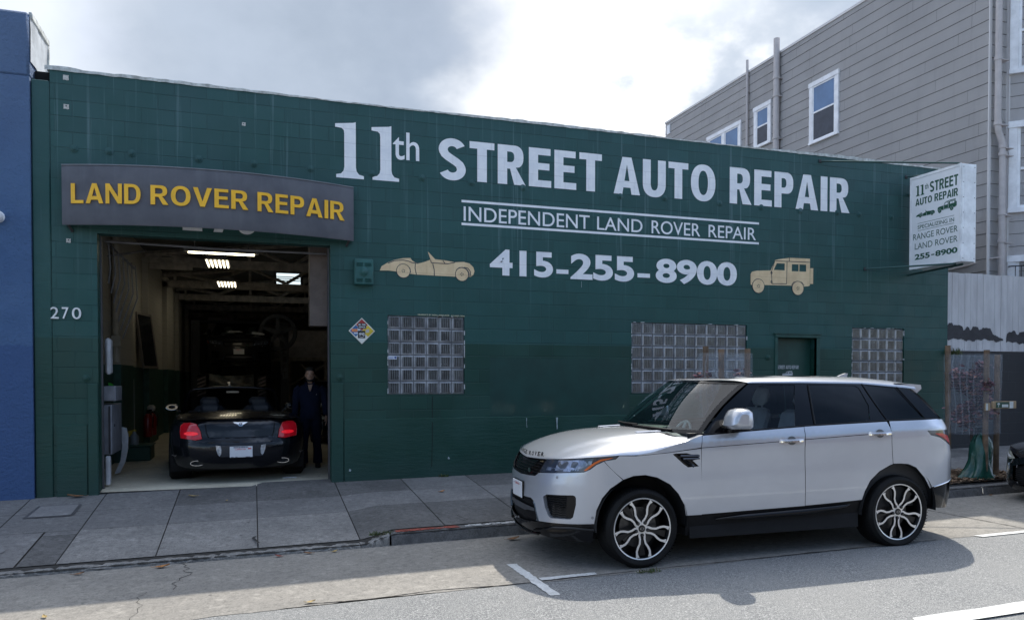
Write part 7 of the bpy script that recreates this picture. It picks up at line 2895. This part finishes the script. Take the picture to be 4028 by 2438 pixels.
def hand(b, s):
    cx, cy, cz = s * .262, -.055, .835
    loft(b, [(s * .255, -.035, .86, .022, .028), (s * .258, -.042, .83, .020, .036), (s * .260, -.048, .79, .017, .042), (s * .258, -.052, .765, .014, .038)], 12)
    for k, (dy, ln) in enumerate(((-.030, .070), (-.010, .080), (.010, .074), (.028, .058))):
        y0 = -.052 + dy
        b.tube([(s * .258, y0, .772), (s * .256, y0 - .004, .772 - ln * .5), (s * .246, y0 - .006, .772 - ln * .85), (s * .236, y0 - .004, .772 - ln)], [.0092, .0088, .0080, .0065], 8)
    b.tube([(s * .252, -.070, .835), (s * .246, -.100, .812), (s * .238, -.108, .785), (s * .234, -.106, .768)], [.013, .0115, .010, .0075], 8)
def torso_limbs(b, g):
    loft(b, [(0, 0, .80, .150 + g, .100 + g), (0, 0, .90, .158 + g, .108 + g), (0, 0, 1.0, .148 + g, .105 + g), (0, 0, 1.12, .160 + g, .108 + g), (0, .0, 1.24, .182 + g, .108 + g), (0, .0, 1.32, .180 + g, .095 + g), (0, .0, 1.37, .13 + g, .072 + g), (0, -.002, 1.405, .062 + g * .6, .058 + g * .6)], 24)
    for s in (-1, 1):
        b.tube([(s * .155, .0, 1.325), (s * .205, .004, 1.29), (s * .228, .004, 1.20), (s * .238, .006, 1.08), (s * .245, -.008, .98), (s * .253, -.030, .875)], [.060 + g, .058 + g, .050 + g, .043 + g, .040 + g, .030 + g], 14)
        lx = s * .085
        b.tube([(lx, 0, .86), (s * .090, -.002, .70), (s * .098, -.006, .50), (s * .105, .004, .44), (s * .112, .012, .25), (s * .118, .016, .06)], [.088 + g, .080 + g, .060 + g, .056 + g, .050 + g, .036 + g], 16)
def body(b):
    head(b)
    torso_limbs(b, -.012)
    for s in (-1, 1):
        hand(b, s)
        loft(b, [(s * .120, -.02, .0, .036, .08), (s * .12, -.01, .05, .034, .06), (s * .118, .01, .09, .034, .04)], 12)
bd_o = blob_mesh('body', body, M_SKIN, man, .0055, 2)
def coverall(b):
    torso_limbs(b, .014)
    for s in (-1, 1):
        b.tube([(s * .245, -.005, .985), (s * .252, -.026, .885)], [.056, .048], 14)
        b.tube([(s * .112, .012, .30), (s * .118, .014, .07)], [.070, .078], 14)
        b.tube([(s * .03, -.09, 1.40), (s * .075, -.075, 1.41), (s * .085, -.01, 1.42), (s * .05, .055, 1.425)], .014, 6)
        b.tube([(s * .015, -.125, 1.26), (s * .045, -.110, 1.35), (s * .060, -.085, 1.405)], .012, 6)
blob_mesh('coverall', coverall, M_NAVY, man, .008, 3)
b = B()
b.add([(-.038, -.104, 1.385), (.038, -.104, 1.385), (.02, -.128, 1.31), (.0, -.131, 1.265), (-.02, -.128, 1.31)], [(0, 4, 3, 2, 1)])
b.build('undershirt', mat('pale neck opening', (.30, .20, .15), .7), man, (0, 0, 0))
b = B()
b.add([(.095, -.118, 1.215), (.105, -.116, 1.215), (.110, -.115, 1.225), (.10, -.117, 1.222)], [(0, 1, 2, 3)])
b.build('chest_badge', mat('badge white', (.5, .5, .5), .5), man, (0, 0, 0))
def hair(b):
    loft(b, [(0, .020, 1.545, .078, .085), (0, .018, 1.575, .081, .092), (0, .010, 1.61, .082, .100), (0, .004, 1.642, .074, .096), (0, .003, 1.668, .050, .068), (0, .003, 1.680, .02, .03)], 20)
blob_mesh('hair', hair, M_HAIR, man, .006, 1)
def beard(b):
    b.tube([(-.066, -.030, 1.515), (-.060, -.060, 1.475), (-.035, -.088, 1.452), (0, -.098, 1.446), (.035, -.088, 1.452), (.060, -.060, 1.475), (.066, -.030, 1.515)], [.010, .016, .019, .021, .019, .016, .010], 8)
    b.tube([(-.028, -.097, 1.490), (0, -.106, 1.497), (.028, -.097, 1.490)], .006, 6)
blob_mesh('beard', beard, M_HAIR, man, .005, 1)
b = B()
for s in (-1, 1):
    b.mat(0).ball((s * .030, -.086, 1.545), (.012, .007, .0065), 8, 6)
    b.mat(1).tube([(s * .016, -.099, 1.562), (s * .032, -.098, 1.566), (s * .048, -.090, 1.560)], .0045, 5)
b.build('eyes_and_brows', [mat('eye', (.05, .04, .035), .2), M_HAIR], man, (0, 0, 0), smooth=180)
for s in (-1, 1):
    def shoe(b):
        loft(b, [(s * .122, -.055, .0, .046, .125), (s * .122, -.055, .03, .046, .125), (s * .121, -.04, .055, .044, .10), (s * .119, .0, .085, .042, .060), (s * .118, .012, .11, .042, .048)], 16)
    blob_mesh('shoe', shoe, mat('black work shoe', (.014, .013, .013), .5), man, .007, 1)

# ================================================================ STREET TREES, BAG, MULCH, LITTER
M_STAKE = mat('weathered stake wood', (.16, .105, .065), .85, var=.35, vs=7, bump=.3, bs=30)
M_CARDB = mat('raw plank', (.36, .255, .15), .8, var=.2, vs=8)
def netting():
    t = NT('plastic netting')
    sp = t.n('SeparateXYZ')
    t.l(t.pos(), sp.inputs[0])
    def wire(sock, pitch, w):
        f = t.math('FRACT', t.math('DIVIDE', sock, pitch))
        return t.math('LESS_THAN', f, w)
    h = wire(sp.outputs[2], .022, .30)
    v = wire(t.math('ADD', sp.outputs[0], t.math('MULTIPLY', sp.outputs[1], .73)), .022, .16)
    a = t.math('MAXIMUM', h, v)
    a = t.math('MAXIMUM', t.math('MULTIPLY', a, .34), .06)
    return t.set((.34, .40, .46), .45, alpha=a)
M_NET = netting()
M_LEAFP = [mat('plum leaves', (.17, .065, .085), .6, var=.4, vs=20), mat('bronze leaves', (.30, .13, .10), .6, var=.4, vs=20), mat('dark leaves', (.07, .030, .042), .6, var=.3, vs=20)]
M_BARK = mat('young bark', (.09, .065, .055), .85, var=.3, vs=30)

def street_tree(cx, cy, zt, label_t, label_g, stakes, crown, nl, net):
    z0 = zs(cx, cy)
    tr = thing('young_tree', label_t, 'tree', (cx, cy, z0), group='staked street trees')
    b = B()
    pts = [(cx, cy, z0 - .05), (cx + .02, cy, z0 + .5), (cx - .02, cy + .01, z0 + 1.0), (cx + .02, cy, z0 + crown[2])]
    b.tube(pts, [.026, .023, .020, .010], 8)
    rnd = random.Random(int(cx * 100))
    tips = []
    for k in range(16):
        zz = z0 + crown[0] + (crown[2] - crown[0]) * rnd.random() * .8
        a = rnd.uniform(0, 6.28)
        l = rnd.uniform(.15, crown[1])
        e = (cx + l * math.cos(a), cy + l * .7 * math.sin(a), zz + rnd.uniform(.05, .30))
        b.tube([(cx, cy, zz), ((cx + e[0]) / 2, (cy + e[1]) / 2, (zz + e[2]) / 2 + .02), e], [.010, .007, .003], 5)
        tips.append(((cx, cy, zz), e))
    b.build('trunk', M_BARK, tr, smooth=60)
    b = B()
    for k in range(nl):
        p, e = rnd.choice(tips)
        f = rnd.uniform(.25, 1.1)
        c = Vector([p[i] + (e[i] - p[i]) * f + rnd.gauss(0, .05) for i in range(3)])
        c.z = min(c.z, z0 + crown[3])
        s = rnd.uniform(.025, .055)
        a, q = rnd.uniform(0, 6.28), rnd.uniform(-1, 1)
        u = Vector((math.cos(a), math.sin(a), q * .6)).normalized() * s
        w = Vector((-math.sin(a) * .5, math.cos(a) * .5, rnd.uniform(-.6, .6))).normalized() * s * .55
        b.mat(rnd.choice([0, 0, 1, 2] if f > .5 else [0, 2, 2, 1]))
        b.add([c - u, c + w, c + u, c - w], [(0, 1, 2, 3)])
    b.build('crown', M_LEAFP, tr)
    g = thing('tree_guard', label_g, 'tree guard', (cx, cy, z0), group='netting guards round the street trees')
    for (x0, y0, x1, y1, zt_) in stakes:
        b = B()
        b.tube([(x0, y0, zs(x0, y0) - .06), (x1, y1, zt_)], .040, 10)
        b.build('stake', M_STAKE, g, smooth=50)
    b = B()
    loop, zb0, zt0 = net
    rows = []
    for j in range(9):
        f = j / 8
        rows.append([(x + .006 * math.sin(j * .7 + i), y + .006 * math.cos(j * .5 + i * 2), zb0 + (zt0 - zb0) * f) for i, (x, y) in enumerate(loop + loop[:1])])
    b.grid(rows)
    b.build('netting', M_NET, g, smooth=80)
    return g

g1 = street_tree(13.02, -2.45, 2.0, 'young plum-leaved tree inside the netting by the black block wall', 'wooden stakes wrapped in netting by the black wall, with a printed board across',
                 [(12.76, -2.28, 12.70, -2.30, 2.07), (13.00, -2.70, 12.99, -2.72, 1.99), (13.47, -2.50, 13.45, -2.52, 1.93)], (.75, .42, 1.75, 1.82), 2400,
                 ([(12.60, -2.40), (12.75, -2.72), (13.05, -2.78), (13.42, -2.62), (13.52, -2.45), (13.2, -2.15), (12.75, -2.18)], .73, 1.93))
b = B()
b.rbox((13.03, -2.80, 1.115), (13.50, -2.765, 1.225), .004)
b.box((12.90, -2.79, 1.09), (12.99, -2.77, 1.20))
bo = b.build('cross_board', M_CARDB, g1)
b = B()
b.box((13.085, -2.806, 1.128), (13.345, -2.8005, 1.214))
b.build('label_plate', mat('dark green label', (.015, .06, .035), .4), bo, ORG[g1.name])
b = B()
b.box((13.20, -2.809, 1.137), (13.325, -2.8065, 1.178))
b.box((13.36, -2.806, 1.120), (13.43, -2.8005, 1.220))
b.box((12.90, -2.798, 1.095), (12.935, -2.7905, 1.195))
for k in range(3):
    x = 13.115 + .016 * k
    b.add([(x + .013 * math.cos(j), -2.8092, 1.185 + .008 * (k % 2) + .013 * math.sin(j)) for j in range(6)], [tuple(range(6))])
b.box((13.127, -2.809, 1.140), (13.135, -2.8065, 1.19))
b.build('label_print', mat('label white', (.60, .62, .60), .5), bo, ORG[g1.name])
g2 = street_tree(8.62, -2.42, 2.0, 'young plum-leaved tree inside the netting behind the silver SUV, in front of the wide window', 'wooden stakes wrapped in netting behind the silver SUV, in front of the wide window',
                 [(8.42, -2.30, 8.40, -2.34, 2.00), (8.50, -2.58, 8.47, -2.60, 1.95), (8.93, -2.52, 8.92, -2.54, 1.965)], (.8, .40, 1.55, 1.72), 2200,
                 ([(8.26, -2.42), (8.36, -2.62), (8.6, -2.68), (8.95, -2.60), (9.00, -2.42), (8.8, -2.12), (8.4, -2.15)], .75, 1.90))

# green watering bag slumped against the stakes
def bag(b):
    prof = [(.0, .285, .16), (.03, .295, .165), (.08, .245, .15), (.18, .205, .135), (.32, .185, .12), (.46, .175, .115), (.56, .150, .10), (.63, .11, .08), (.68, .075, .055), (.71, .06, .03), (.73, .02, .02)]
    rows = []
    for i, (h, rx, ry) in enumerate(prof):
        row = []
        for k in range(37):
            a = 2 * math.pi * k / 36
            w = 1 + .13 * math.sin(3 * a + h * 4) + .10 * math.sin(5 * a - h * 7 + 1) + .05 * math.sin(11 * a + 3 + h * 6)
            row.append((12.99 + .05 * math.sin(h * 3) + rx * w * math.cos(a) + (.05 if h < .05 and math.cos(a) > .8 else 0), -2.60 + ry * w * math.sin(a), zs(12.99, -2.6) + .02 + h))
        rows.append(row)
    b.grid(rows)
wb = thing('watering_bag', 'dark green slumped watering bag at the foot of the tree guard', 'watering bag', (12.99, -2.60, zs(12.99, -2.6)))
b = B()
bag(b)
M_BAG = NT('green bag vinyl')
_v = M_BAG.obj()
M_BAG.bump(M_BAG.noise(_v, 9, 4, .55), .5, .03)
M_BAG = M_BAG.set(M_BAG.mix(M_BAG.ramp(M_BAG.noise(_v, 4, 4), .3, .7), (.012, .060, .044), (.020, .085, .062)), .25, spec=.6)
b.build('bag', M_BAG, wb, smooth=60)
b = B()
for dx in (-.05, .05):
    b.rbox((12.985 + dx - .03, -2.64, zs(12.99, -2.6) + .70), (12.985 + dx + .03, -2.60, zs(12.99, -2.6) + .80), .008)
b.build('strap', M_MBLK, wb)
# mulch in the tree basin
b = B()
b.grid([[(x, y, zs(x, y) + .006 + .03 * math.sin((x - 11.7) / 2.3 * math.pi)) for x in [11.7 + .23 * i for i in range(11)]] for y in (-1.95, -2.4, -2.79)])
tag(b.build('tree_basin', mat('basin soil', (.055, .04, .03), .95, world=True)), kind='structure')
b = B()
rnd = random.Random(3)
for k in range(2200):
    x, y = rnd.uniform(11.75, 13.95), rnd.uniform(-2.78, -1.97)
    z = zs(x, y) + .006 + .03 * math.sin((x - 11.7) / 2.3 * math.pi) + rnd.uniform(0, .03)
    a, l, w = rnd.uniform(0, 6.28), rnd.uniform(.015, .055), rnd.uniform(.005, .014)
    t = rnd.uniform(-.4, .4)
    u = Vector((math.cos(a), math.sin(a), t)) * l
    v = Vector((-math.sin(a), math.cos(a), rnd.uniform(-.4, .4))) * w
    c = Vector((x, y, z))
    b.mat(rnd.choice([0, 0, 1, 2])).add([c - u - v, c + u - v, c + u + v, c - u + v], [(0, 1, 2, 3)])
tag(b.build('wood_mulch', [mat('mulch brown', (.20, .125, .075), .9), mat('mulch pale', (.33, .235, .15), .9), mat('mulch dark', (.085, .05, .03), .9)]), 'brown wood chip mulch round the foot of the tree guard', 'mulch', kind='stuff')

# fallen leaves, one by one
M_LF = [mat('brown leaf', (.20, .10, .045), .7, var=.3, vs=30), mat('red leaf', (.22, .045, .030), .7, var=.3, vs=30), mat('yellow leaf', (.38, .27, .10), .7, var=.3, vs=30), mat('orange leaf', (.36, .15, .04), .7, var=.3, vs=30)]
LEAVES = [(1.02, -3.10, .10, .3, 0, 'curled brown leaf in the gutter at the far left'), (1.75, -3.10, .14, .1, 3, 'large orange leaf in the gutter below the driveway'), (3.15, -3.04, .10, 2.8, 0, 'brown leaf in the gutter near the end of the driveway'),
          (2.85, -3.06, .09, 2.5, 1, 'dark red leaf in the gutter below the driveway'), (3.42, -3.06, .08, .6, 2, 'small yellow leaf in the gutter beside the driveway'), (5.36, -3.22, .16, .2, 0, 'long brown leaf in the road at the kerb before the SUV'),
          (5.05, -1.10, .10, .5, 3, 'orange leaf lying on the pavement under the green wall'), (1.85, -.42, .11, 3.0, 2, 'pale yellow leaf on the pavement before the garage doorway'), (2.28, -.75, .05, 1.2, 2, 'tiny yellow leaf on the pavement slabs before the garage'),
          (10.28, -3.62, .12, .8, 1, 'red leaf on the concrete behind the SUV'), (.42, -.10, .20, 3.1, 0, 'brown leaf against the foot of the green pillar'), (12.7, -3.05, .08, .3, 0, 'brown leaf in the gutter in front of the black car'), (3.05, -4.86, .08, .2, 2, 'pale leaf on the road seam at lower left'),
          (11.7, -3.08, .09, 2.2, 0, 'dry leaf in the gutter behind the SUV by the kerb'), (1.05, -4.5, .07, 2.0, 2, 'pale leaf on the sunlit concrete at lower left')]
for (x, y, l, a, m, lab) in LEAVES:
    z = (zg(x) + .005) if y < YC else zs(x, y) + .003
    if y < YC and y > YC - .18:
        z += .0
    b = B()
    rows = []
    for i in range(7):
        f = i / 6
        w = l * .30 * math.sin(math.pi * min(1, f * 1.02)) ** .8 * (1 - .25 * f)
        row = []
        for s in (-1, -.4, .4, 1):
            u, v = (f - .5) * l, w * s
            row.append((x + u * math.cos(a) - v * math.sin(a), y + u * math.sin(a) + v * math.cos(a), z + .006 + .22 * l * (abs(f - .45) ** 1.6) + .10 * l * abs(s) * (.4 + f)))
        rows.append(row)
    b.grid(rows)
    b.tube([(x - l * .5 * math.cos(a), y - l * .5 * math.sin(a), z + .012), (x - l * .72 * math.cos(a), y - l * .72 * math.sin(a), z + .02)], .0022, 4)
    tag(b.build('fallen_leaf', M_LF[m], org=(x, y, z), smooth=60), lab, 'leaf', 'fallen leaves on the street')
# weeds in the kerb joints
M_WEED = [mat('weed green', (.05, .085, .022), .8), mat('weed dry', (.12, .10, .04), .8)]
for (x, y, n, r_, lab) in ((3.95, -2.88, 130, .10, 'mossy weeds at the broken end of the granite kerb'), (6.08, -5.02, 60, .09, 'sprig of green weed beside the front tyre of the SUV'), (5.33, -.06, 50, .05, 'small weed at the foot of the green wall'), (15.35, -.02, 160, .14, 'scrubby weed at the corner of the green wall and black wall')):
    z = zg(x) + .004 if y < YC else zs(x, y)
    if x > 15:
        z = 2.05
    b = B()
    rnd = random.Random(int(x * 50))
    for k in range(n):
        a, q = rnd.uniform(0, 6.28), rnd.uniform(0, 1) ** .5 * r_
        c = Vector((x + q * math.cos(a) * 1.5, y + q * .45 * math.sin(a) - (.03 if x > 15 else 0), z))
        h = rnd.uniform(.01, .05) * (2.2 if x > 15 else 1)
        d = Vector((rnd.uniform(-.03, .03), rnd.uniform(-.03, .03), h * (rnd.choice([1, 1, -1]) if x > 15 else 1)))
        w = Vector((math.cos(a) * .006, math.sin(a) * .006, 0))
        b.mat(rnd.choice([0, 0, 1])).add([c - w, c + w, c + d + w * .3, c + d - w * .3], [(0, 1, 2, 3)])
    tag(b.build('weed', M_WEED, org=(x, y, z)), lab, 'weed')

# ================================================================ ACROSS THE STREET (seen only as reflections)
M_STUC = mat('tan stucco', (.30, .27, .23), .8, var=.2, vs=1.5, world=True)
M_DARKB = mat('dark red brick', (.13, .075, .06), .85, var=.25, vs=2, world=True)
M_WIN = mat('far window glass', (.03, .04, .05), .1)
def across(name, label, x0, x1, y, h, m, gable=0., rows=1):
    t = thing(name, label, 'building', ((x0 + x1) / 2, y, -.5))
    b = B()
    pr = [(x0, -.8), (x1, -.8), (x1, h), ((x0 + x1) / 2, h + gable), (x0, h)] if gable else [(x0, -.8), (x1, -.8), (x1, h), (x0, h)]
    b.prism(pr, lambda u, v, d: (u, d, v), y, y - 9)
    b.build('wall', m, t)
    b = B()
    b.box((x0 - .1, y - 9.1, h + .001), (x1 + .1, y + .15, h + .18)) if not gable else b.tube([(x0 - .2, y + .1, h), ((x0 + x1) / 2, y + .1, h + gable), (x1 + .2, y + .1, h)], .12, 4)
    b.build('roof_edge', M_RUST, t)
    for r_ in range(rows):
        x = x0 + 1.2
        while x + 1.4 < x1:
            f = B()
            f.rbox((x - .08, y + .002, 1.2 + 3 * r_), (x + 1.28, y + .06, 2.9 + 3 * r_), .01)
            w = f.build('window_frame', M_WTRIM, t)
            f = B()
            f.box((x, y + .061, 1.28 + 3 * r_), (x + 1.2, y + .07, 2.82 + 3 * r_))
            f.build('pane', M_WIN, w, ORG[t.name])
            x += 2.6
across('street_building', 'tan stucco building across the street, mirrored in the SUV windows', -9, 4.5, -25, 5.2, M_STUC, 0, 1)
across('street_building', 'dark gabled building across the street, mirrored in the rear window of the SUV', 5, 17, -25, 5.6, M_RUST, 2.2, 1)
across('street_building', 'red brick building across the street at the right, mirrored in the rear quarter window', 17.5, 34, -25, 6.2, M_DARKB, 0, 2)
